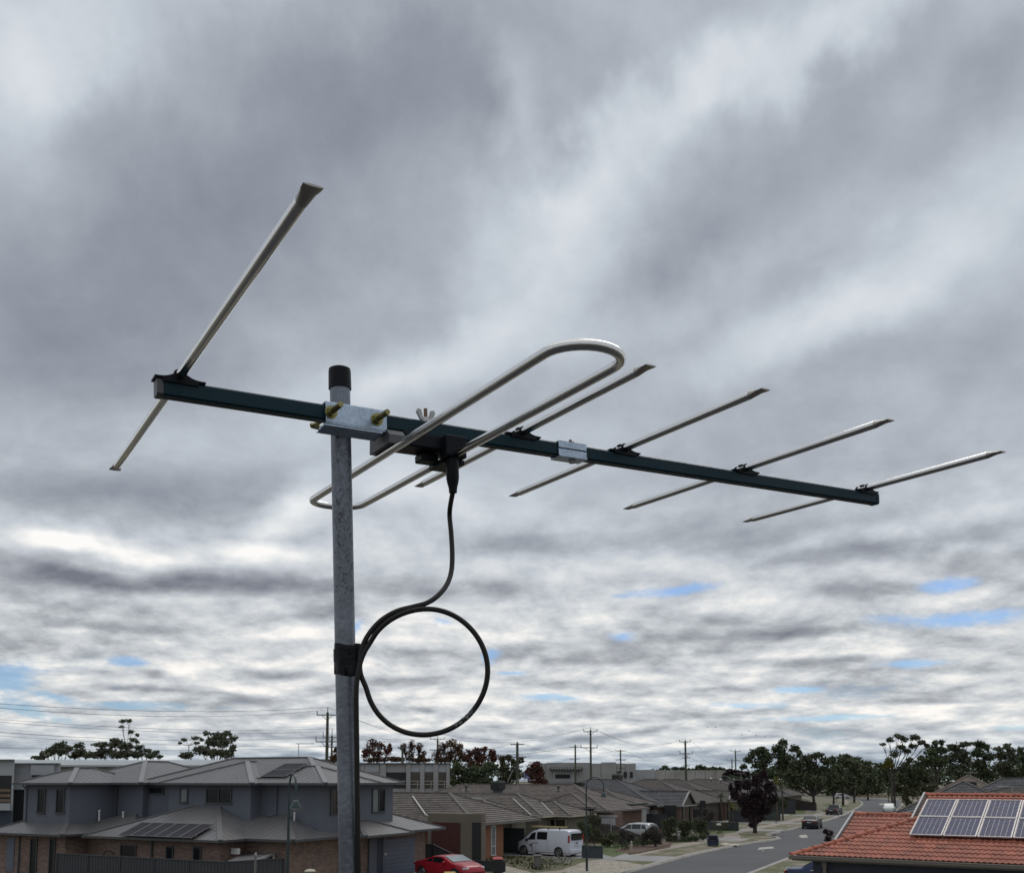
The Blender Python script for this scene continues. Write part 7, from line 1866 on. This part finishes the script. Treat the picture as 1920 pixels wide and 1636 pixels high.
Z0 = 1.08
U = cw(1.626, -0.003, 1.0).normalized()        # along the boom, away to the right
V = cw(-0.615, -0.066, 1.0).normalized()       # along the elements, away to the left
Wu = U.cross(V).normalized()                    # up the mast
if Wu.z < 0: Wu = -Wu
V = Wu.cross(U).normalized()
P0 = at(293, 727, 1.0); P0 = Vector((0, 0, H)) + (P0-Vector((0, 0, H)))*1.0
def cam_pt(px, py, zc):
    """point at depth zc along the lens axis"""
    return Vector((0, 0, H)) + ray(px, py)*zc
P0 = cam_pt(293, 727, Z0)
def depth(p):
    return (p-Vector((0, 0, H))).dot(cw(0, 0, 1))
def proj(p):
    d = p-Vector((0, 0, H)); z = depth(p)
    return 960+FPX*d.dot(cw(1, 0, 0))/z, 1280-FPX*d.dot(cw(0, 1, 0))/z
def on_boom(px, v=0.0, w=0.0):
    """length along the boom at which the line (v,w) crosses photograph column px"""
    lo, hi = -0.3, 3.0
    for _ in range(60):
        mid = (lo+hi)/2
        if proj(P0+U*mid+V*v+Wu*w)[0] < px: lo = mid
        else: hi = mid
    return (lo+hi)/2
BH, BW = 0.0095, 0.0085                 # half height, half width of the boom
def A(u, v=0.0, w_=0.0): return P0+U*u+V*v+Wu*w_

s_end = on_boom(1640)
mast_u = on_boom(640, 0.02, 0)
MR = 0.0128
MV = BW+MR+0.001                          # the mast stands behind the boom
root = thing('tv_antenna', A(mast_u), 'large antenna with dark teal boom, folded dipole and five aluminium rods on the mast', 'antenna')

ang = math.atan2(U.y, U.x)
# boom with end plugs
mb = MB()
ch = 0.002
prof = [(-BW, -BH+ch), (-BW+ch, -BH), (BW-ch, -BH), (BW, -BH+ch), (BW, BH-ch), (BW-ch, BH), (-BW+ch, BH), (-BW, BH-ch)]
vs = [A(0.004, p[0], p[1]) for p in prof]+[A(s_end-0.004, p[0], p[1]) for p in prof]
mb.add(vs, [(i, (i+1) % 8, 8+(i+1) % 8, 8+i) for i in range(8)]+[tuple(range(8))[::-1], tuple(range(8, 16))])
mb.build('boom', M_boom, root, smooth=0)
for u0, u1, mm in ((-0.001, 0.006, M_greyplastic), (s_end-0.006, s_end+0.001, M_boom)):
    m2 = MB(); k = 0.0006
    vs = [A(u0, p[0]*(1.05), p[1]*1.05) for p in prof]+[A(u1, p[0]*1.06, p[1]*1.06) for p in prof]
    m2.add(vs, [(i, (i+1) % 8, 8+(i+1) % 8, 8+i) for i in range(8)]+[tuple(range(8))[::-1], tuple(range(8, 16))])
    m2.build('end_plug', mm, root, smooth=0)

def end_at(anchor, px, py):
    """distance along V from anchor to the point seen nearest (px,py)"""
    best = None; lo, hi = -0.9, 0.9
    f = lambda v: proj(anchor+V*v)[0]-px
    for _ in range(60):
        mid = (lo+hi)/2
        if f(mid) > 0: lo = mid
        else: hi = mid
    return (lo+hi)/2
ER = 0.0054
def rod(u, w_, pxn, pxf, name='element'):
    an = A(u, 0, w_)
    vn = end_at(an, *pxn); vf = end_at(an, *pxf)
    mb = MB(); n = 16
    rings = []
    # tube, then flattened fan-shaped ends
    def ring(v, rx, rz, dz=0.0):
        return [an+V*v+U*math.cos(2*PI*k/n)*rx+Wu*(math.sin(2*PI*k/n)*rz+dz) for k in range(n)]
    L = 0.026
    st = [(vn, 0.0082, 0.0009, -0.001), (vn+0.006, 0.0079, 0.0010, -0.001), (vn+0.012, 0.0068, 0.0024, -0.0003), (vn+L, ER, ER, 0), ]
    nseg = 6
    for i in range(1, nseg): st.append((vn+L+(vf-vn-2*L)*i/nseg, ER, ER, 0))
    st += [(vf-L, ER, ER, 0), (vf-0.012, 0.0070, 0.0024, -0.0003), (vf-0.006, 0.0082, 0.0010, -0.001), (vf, 0.0084, 0.0009, -0.001)]
    for q in st: rings.append(ring(*q))
    vs = [p for g in rings for p in g]; fs = []
    for i in range(len(st)-1):
        for k in range(n): fs.append((i*n+k, i*n+(k+1) % n, (i+1)*n+(k+1) % n, (i+1)*n+k))
    fs.append(tuple(range(n))[::-1]); fs.append(tuple((len(st)-1)*n+k for k in range(n)))
    nf = len(fs)
    mb.add(vs, fs)
    for i in range(n*3): mb.m[i] = 1
    for i in range((len(st)-4)*n, (len(st)-1)*n): mb.m[i] = 1
    mb.m[-1] = mb.m[-2] = 1
    o = mb.build(name, [M_alu, M_crimp], root, smooth=50)
    return o
def saddle(u):
    """black moulded foot that carries an element on top of the boom"""
    mb = MB(); L = 0.028; n = 14
    top = []
    for i in range(n+1):
        t = -1+2*i/n
        hgt = 0.0022+0.0075*math.exp(-(t/0.42)**2*1.2)
        top.append((t*L, BH+hgt))
    for s_, (v0, v1) in enumerate(((-0.0105, 0.0105),)):
        vs = [A(u+p[0], v0, BH+0.0002) for p in top]+[A(u+p[0], v0, p[1]) for p in top]+[A(u+p[0], v1, BH+0.0002) for p in top]+[A(u+p[0], v1, p[1]) for p in top]
        m = n+1; fs = []
        for i in range(n):
            fs += [(i, i+1, m+i+1, m+i), (2*m+i+1, 2*m+i, 3*m+i, 3*m+i+1), (m+i, m+i+1, 3*m+i+1, 3*m+i), (i+1, i, 2*m+i, 2*m+i+1)]
        fs += [(0, m, 3*m, 2*m), (n, 2*m+n, 3*m+n, m+n)]
        mb.add(vs, fs)
    # skirt over the boom sides and a strap hooked over the rod
    for v in (-1, 1):
        mb.box(A(u, v*(BW+0.0012), BH-0.0015), U, V, Wu, 0.020, 0.0012, 0.0022)
    for vv in (-0.009, 0.012):
        pts = [A(u+math.cos(a_)*0.0062, vv, BH+0.0065+math.sin(a_)*0.0062) for a_ in [PI*k/8 for k in range(-1, 10)]]
        mb.tube(pts, 0.0011, 6)
    mb.box(A(u-0.001, 0.001, BH+0.0125), U, V, Wu, 0.0035, 0.004, 0.0012)
    return mb.build('element_mount', M_black, root, smooth=35)

WE = BH+0.0065
elems = [(335, (588, 350), (215, 880)), (975, (1221, 679), (785, 905)), (1165, (1436, 731), (961, 927)),
         (1392, (1671, 788), (1174, 953)), (1619, (1881, 846), (1397, 976))]
for px, nr, fr in elems:
    u = on_boom(px, 0, WE)
    rod(u, WE, nr, fr)
    saddle(u)

# folded dipole hanging under the boom
zf = 0.0
uf = on_boom(838, 0, -0.034)
DW = -0.0345
DS = 0.082                                      # spacing of its two bars
dip0 = A(uf, 0, DW)
vn = end_at(dip0, 1150, 690); vf = end_at(dip0, 682, 965)
R = DS/2
cx = uf-R
GAP = 0.017
path = []
path.append(A(uf, -GAP, DW)); 
nb = 8
for i in range(nb+1): path.append(A(uf, -GAP-0.012+(vn+GAP+0.012)*i/nb, DW))
for k in range(1, 16):
    a_ = PI*k/16
    path.append(A(cx+R*math.cos(a_), vn-R*math.sin(a_)*0.92, DW))
for i in range(13): path.append(A(uf-DS, vn+(vf-vn)*i/12, DW))
for k in range(1, 16):
    a_ = PI-PI*k/16
    path.append(A(cx+R*math.cos(a_), vf+R*math.sin(a_)*0.80, DW))
for i in range(nb+1): path.append(A(uf, vf+(GAP+0.012-vf)*i/nb, DW))
path.append(A(uf, GAP, DW))
mb = MB(); rr = [0.0030]+[0.0053]*(len(path)-2)+[0.0030]
mb.tube(path, rr, 16, up=Wu)
mb.build('folded_dipole', M_alu, root, smooth=60)
for s_ in (-1, 1):                               # flattened tails and screws at the feed
    m2 = MB(); m2.box(A(uf, s_*(GAP-0.004), DW), U, V, Wu, 0.0065, 0.011, 0.0013)
    t = m2.build('feed_tail', M_crimp, root, smooth=30)
    m2 = MB(); m2.tube([A(uf, s_*(GAP-0.008), DW-0.006), A(uf, s_*(GAP-0.008), DW+0.002)], 0.0032, 8)
    m2.build('screw', M_wing, t, smooth=30)

# feed box under the boom: body, clamp over the plain bar, front terminal tower
def rbox(u0, u1, v0, v1, w0, w1, name, m, par=root, bev=0.002):
    mb = MB(); mb.box(A((u0+u1)/2, (v0+v1)/2, (w0+w1)/2), U, V, Wu, (u1-u0)/2, (v1-v0)/2, (w1-w0)/2)
    return mb.build(name, m, par, smooth=0, bevel=bev)
fb = rbox(uf-DS+0.012, uf+0.016, -0.016, 0.024, -0.029, -BH-0.0005, 'feed_box', M_black)
# clamp block on the plain bar, pointing towards the viewer with a rounded top
mb = MB(); pr = [(-0.040, -0.031), (-0.040, -0.020), (-0.034, -0.013), (-0.024, -0.0098), (0.020, -0.0098), (0.022, -0.031)]
for (ua, ub) in ((uf-DS-0.011, uf-DS+0.011),):
    vs = [A(ua, p[0]+0.018, p[1]) for p in pr]+[A(ub, p[0]+0.018, p[1]) for p in pr]; k = len(pr)
    mb.add(vs, [tuple(range(k))[::-1], tuple(range(k, 2*k))]+[(i, (i+1) % k, k+(i+1) % k, k+i) for i in range(k)])
mb.build('bar_clamp', M_greyplastic, fb, smooth=0)
rbox(uf-0.016, uf+0.014, -0.030, -0.010, -0.040, -BH-0.002, 'terminal_tower', M_black, fb)
rbox(uf-0.012, uf+0.019, -0.014, 0.030, -0.0445, -0.038, 'terminal_base', M_black, fb, 0.001)
rbox(uf-0.036, uf-0.012, 0.000, 0.024, -0.040, -0.0295, 'rear_foot', M_black, fb)
# strain-relief boot and weather cap
mb = MB()
bootc = A(uf-0.003, -0.020, 0)
bt = [(-0.034, 0.0078), (-0.046, 0.0084), (-0.066, 0.0084), (-0.071, 0.0076), (-0.079, 0.0056), (-0.085, 0.0052)]
mb.tube([bootc+Wu*z for z, r_ in bt], [r_ for z, r_ in bt], 16)
mb.build('cable_boot', M_black, fb, smooth=40)
# wing nut on a rusty stud, on top of the boom
uw = on_boom(798, 0, BH+0.01)
mb = MB(); mb.tube([A(uw, 0, BH-0.002), A(uw, 0, BH+0.0185)], 0.0025, 10)
wn = mb.build('stud', M_rust, root, smooth=40)
mb = MB(); mb.tube([A(uw, 0, BH+0.0003), A(uw, 0, BH+0.003), A(uw, 0, BH+0.0065)], [0.0068, 0.0058, 0.0046], 14)
mb.build('wing_nut', M_wing, root, smooth=40)
for s_ in (-1, 1):
    mb = MB()
    pr = [(0.004, 0.0045), (0.0072, 0.0015), (0.0135, 0.0130), (0.0118, 0.0172), (0.0072, 0.0166)]
    vs = [A(uw+s_*p[0], -0.0022, BH+p[1]) for p in pr]+[A(uw+s_*p[0], 0.0022, BH+p[1]) for p in pr]; k = len(pr)
    mb.add(vs, [tuple(range(k))[::-1], tuple(range(k, 2*k))]+[(i, (i+1) % k, k+(i+1) % k, k+i) for i in range(k)])
    mb.build('wing', M_wing, root, smooth=0, bevel=0.0006)

# boom joint sleeve: bent zinc strip with a slot, bolt through it
ua, ub = on_boom(1046, -BW, 0), on_boom(1098, -BW, 0)
t_ = 0.0012; g = 0.0012
mb = MB(); uc = (ua+ub)/2; hu = (ub-ua)/2
mb.box(A(uc, -BW-t_/2-g, 0.0058), U, V, Wu, hu, t_/2, 0.0042)
mb.box(A(uc, -BW-t_/2-g, -0.0048), U, V, Wu, hu, t_/2, 0.0044)
mb.box(A(uc, -BW-t_*1.2-g, -0.0103), U, V, Wu, hu, t_*1.0, 0.0011)
mb.box(A(uc, 0, BH+t_/2+g*0.4), U, V, Wu, hu, BW+t_+g, t_/2)
mb.box(A(uc, 0, -BH-t_/2-g), U, V, Wu, hu, BW+t_+g, t_/2)
mb.box(A(uc, BW+t_/2+g, 0), U, V, Wu, hu, t_/2, BH)
jn = mb.build('joint_sleeve', M_zinc, root, smooth=0)
mb = MB(); mb.tube([A(uc+0.004, 0, BH-0.001), A(uc+0.004, 0, BH+0.0085)], 0.0022, 8); mb.tube([A(uc+0.009, 0, BH+0.001), A(uc+0.0065, 0, BH+0.006)], 0.0028, 6)
mb.build('bolt', M_rust, jn, smooth=40)
mb = MB(); mb.tube([A(uc+0.006, 0, -BH-0.001), A(uc+0.006, 0, -BH-0.006)], 0.0050, 6)
mb.build('nut', M_wing, jn, smooth=20)

# mast clamp: pressed channel plate on the viewer's side, lower flange, U-bolt with nuts
ua, ub = on_boom(609, -BW, 0), on_boom(723, -BW, 0)
uc = (ua+ub)/2; hu = (ub-ua)/2
mb = MB()
pv = -BW-0.0030
mb.box(A(uc, pv, -0.001), U, V, Wu, hu, 0.0012, 0.0125)
mb.box(A(uc, pv+0.0105, -0.0145), U, V, Wu, hu, 0.0118, 0.0011)
mb.box(A(uc, pv+0.0085, 0.0122), U, V, Wu, hu, 0.0075, 0.0009)
cl = mb.build('mast_clamp', M_zinc, root, smooth=0, bevel=0.0007)
# ribbed saddle beneath, gripping the pipe
mb = MB(); n = 10
prf = [(-0.001, -0.0160), (0.004, -0.0175), (0.007, -0.0158), (0.012, -0.0185), (0.016, -0.0165), (0.021, -0.0200), (0.026, -0.0188)]
vs = [A(uc-hu-0.003, p[0]+pv, p[1]) for p in prf]+[A(uc+hu-0.006, p[0]+pv, p[1]) for p in prf]
vs += [A(uc-hu-0.003, p[0]+pv, p[1]-0.0016) for p in prf]+[A(uc+hu-0.006, p[0]+pv, p[1]-0.0016) for p in prf]
k = len(prf)
fs = []
for i in range(k-1): fs += [(i, i+1, k+i+1, k+i), (2*k+i+1, 2*k+i, 3*k+i, 3*k+i+1)]
fs += [tuple(list(range(k))+list(range(3*k-1, 2*k-1, -1))), tuple(list(range(2*k-1, k-1, -1))+list(range(3*k, 4*k))), (0, k, 3*k, 2*k), (k-1, 3*k-1, 4*k-1, 2*k-1)]
mb.add(vs, fs)
mb.build('saddle', M_zinc, cl, smooth=0)
for px in (627, 713):
    ubolt = on_boom(px-7, pv, 0)
    mb = MB(); mb.tube([A(ubolt, 0.045, -0.001), A(ubolt, pv-0.034, -0.001)], 0.0033, 12)
    # thread: fine rings
    for i in range(13): mb.tube([A(ubolt, pv-0.009-i*0.0019, -0.001), A(ubolt, pv-0.0098-i*0.0019, -0.001)], 0.0037, 12)
    bt_ = mb.build('bolt', M_bolt, cl, smooth=40)
    mb = MB(); mb.tube([A(ubolt, pv-0.0012, -0.001), A(ubolt, pv-0.0026, -0.001)], 0.0082, 16)
    mb.tube([A(ubolt, pv-0.0026, -0.001), A(ubolt, pv-0.0082, -0.001)], 0.0063, 6)
    mb.build('nut', M_bolt, bt_, smooth=20)
mb = MB(); us = [on_boom(620, pv, 0), on_boom(706, pv, 0)]
mb.tube([A(us[0], 0.045, -0.001)]+[A(mast_u-math.cos(PI*k/10)*(us[1]-us[0])/2+0.0, 0.045+0.006*math.sin(PI*k/10), -0.001) for k in range(0, 11)]+[A(us[1], 0.045, -0.001)], 0.0033, 10)
mb.build('u_bolt', M_bolt, cl, smooth=40)

# the mast itself
mast_top = A(mast_u, MV, 0)
def mast_pt(zrel): return mast_top+Wu*zrel
_lo, _hi = 0.0, 0.2
for _ in range(40):
    mid = (_lo+_hi)/2
    if proj(mast_pt(mid))[1] > 728: _lo = mid
    else: _hi = mid
cap_z = _lo
mroot = thing('antenna_mast', (mast_pt(-2.6).x, mast_pt(-2.6).y, 3.6), 'galvanised steel pipe mast with black end cap, carrying the antenna', 'mast')
mb = MB(); zs = [cap_z, 0.0, -0.15, -0.4, -0.8, -2.6]
mb.tube([mast_pt(z) for z in zs], MR, 40)
mb.build('pipe', M_galv, mroot, smooth=60)
mb = MB()
mb.tube([mast_pt(cap_z-0.001), mast_pt(cap_z+0.021), mast_pt(cap_z+0.0248), mast_pt(cap_z+0.0262)], [MR+0.0016, MR+0.0013, MR+0.0008, MR-0.002], 36)
mb.build('end_cap', M_black, mroot, smooth=50)

# coaxial cable: from the boot, loop, taped to the mast
dm = depth(mast_pt(-0.3))
def cpt(px, py, dz=0.0): return cam_pt(px, py, dm-0.012+dz)
pts2 = [(841, 928, 0.115), (843, 960, .11), (846, 1000, .10), (848, 1040, .085), (846, 1072, .07), (837, 1097, .05), (820, 1117, .03), (800, 1130, .018), (775, 1137, .010), (745, 1145, .006),
        (718, 1160, .003), (697, 1181, 0), (682, 1206, -.002), (675, 1235, -.004), (676, 1262, -.005)]
c0 = (797, 1259); rx, ry = 116, 118.5
for k in range(1, 25):
    a_ = PI + 2*PI*k/26 * 1.0
    pts2.append((c0[0]+(rx+1.6*math.sin(3*a_+1))*math.cos(a_), c0[1]-(ry+1.8*math.sin(2*a_+.4))*math.sin(a_), -0.004+0.002*k/25))
pts2 += [(683, 1222, -.004), (676, 1240, -.006), (671, 1262, -.009), (668, 1290, -.011), (668, 1340, -.011), (669, 1400, -.011), (670, 1500, -.011), (672, 1640, -.011), (674, 1760, -.011)]
# smooth through the points
P3 = [cpt(x, y, dz) for x, y, dz in pts2]
P3[0] = bootc+Wu*(-0.083)
def scuff(n, t, col, bs, nt):
    k = n.noise(t, 420, 3, 0.6, dim='3D')
    pp = cpt(876, 1352, -.003)
    d = n.vm('LENGTH', n.vm('SUBTRACT', t, tuple(pp-cable_loc)), out=1)
    f = n.m('MULTIPLY', n.rng(k, 0.52, 0.62), n.rng(d, 0.020, 0.010))
    return n.mix(n.m('MULTIPLY', f, 0.75), col, (0.45, 0.45, 0.45, 1))
cable_loc = P3[0].copy()
M_cable = mat('scuffed_cable', (0.016, 0.014, 0.013), 0.5, 0.0, 0.15, 20, 0.03, 200, spec=0.3, build=scuff)
mb = MB(); mb.tube(catmull(P3, 6), 0.0033, 12)
cb = mb.build('coaxial_cable', M_cable, None, smooth=60, loc=cable_loc)
tag(cb, 'black coaxial cable looped in a ring beside the mast, with white scuff marks', 'cable')

# black tape wound over the cable and the mast
mb = MB(); 
def tape_turn(py0, py1, ex):
    zt = []
    for py in (py0, py1):
        lo, hi = -1.2, 0.1
        for _ in range(40):
            mid = (lo+hi)/2
            if proj(mast_pt(mid))[1] < py: hi = mid
            else: lo = mid
        zt.append((lo+hi)/2)
    n = 40; side = cw(1, 0, 0); fwd = cw(0, 0, 1)
    rings = []
    for z, e in ((zt[0], 0), (zt[0]-0.0006, ex), (zt[1]+0.0006, ex*1.1), (zt[1], 0)):
        g = []
        for k in range(n):
            a_ = 2*PI*k/n
            c_, s_ = math.cos(a_), math.sin(a_)
            r_ = MR+0.0006+e
            bulge = max(0, math.cos(a_+0.45))**3*0.0085
            wob = 0.0004*math.sin(a_*5+z*400)
            g.append(mast_pt(z+0.0015*math.sin(a_*2+ex*900))+side*(c_*(r_+bulge+wob))+fwd*(s_*(r_+wob)))
        rings.append(g)
    vs = [p for g in rings for p in g]
    fs = [(i*n+k, i*n+(k+1) % n, (i+1)*n+(k+1) % n, (i+1)*n+k) for i in range(3) for k in range(n)]
    mb.add(vs, fs)
tape_turn(1207, 1226, 0.0003); tape_turn(1218, 1243, 0.0008); tape_turn(1236, 1265, 0.0005)
tp = mb.build('electrical_tape', M_tape, None, smooth=40)
tag(tp, 'black vinyl tape wound round the mast holding the cable loop', 'tape')
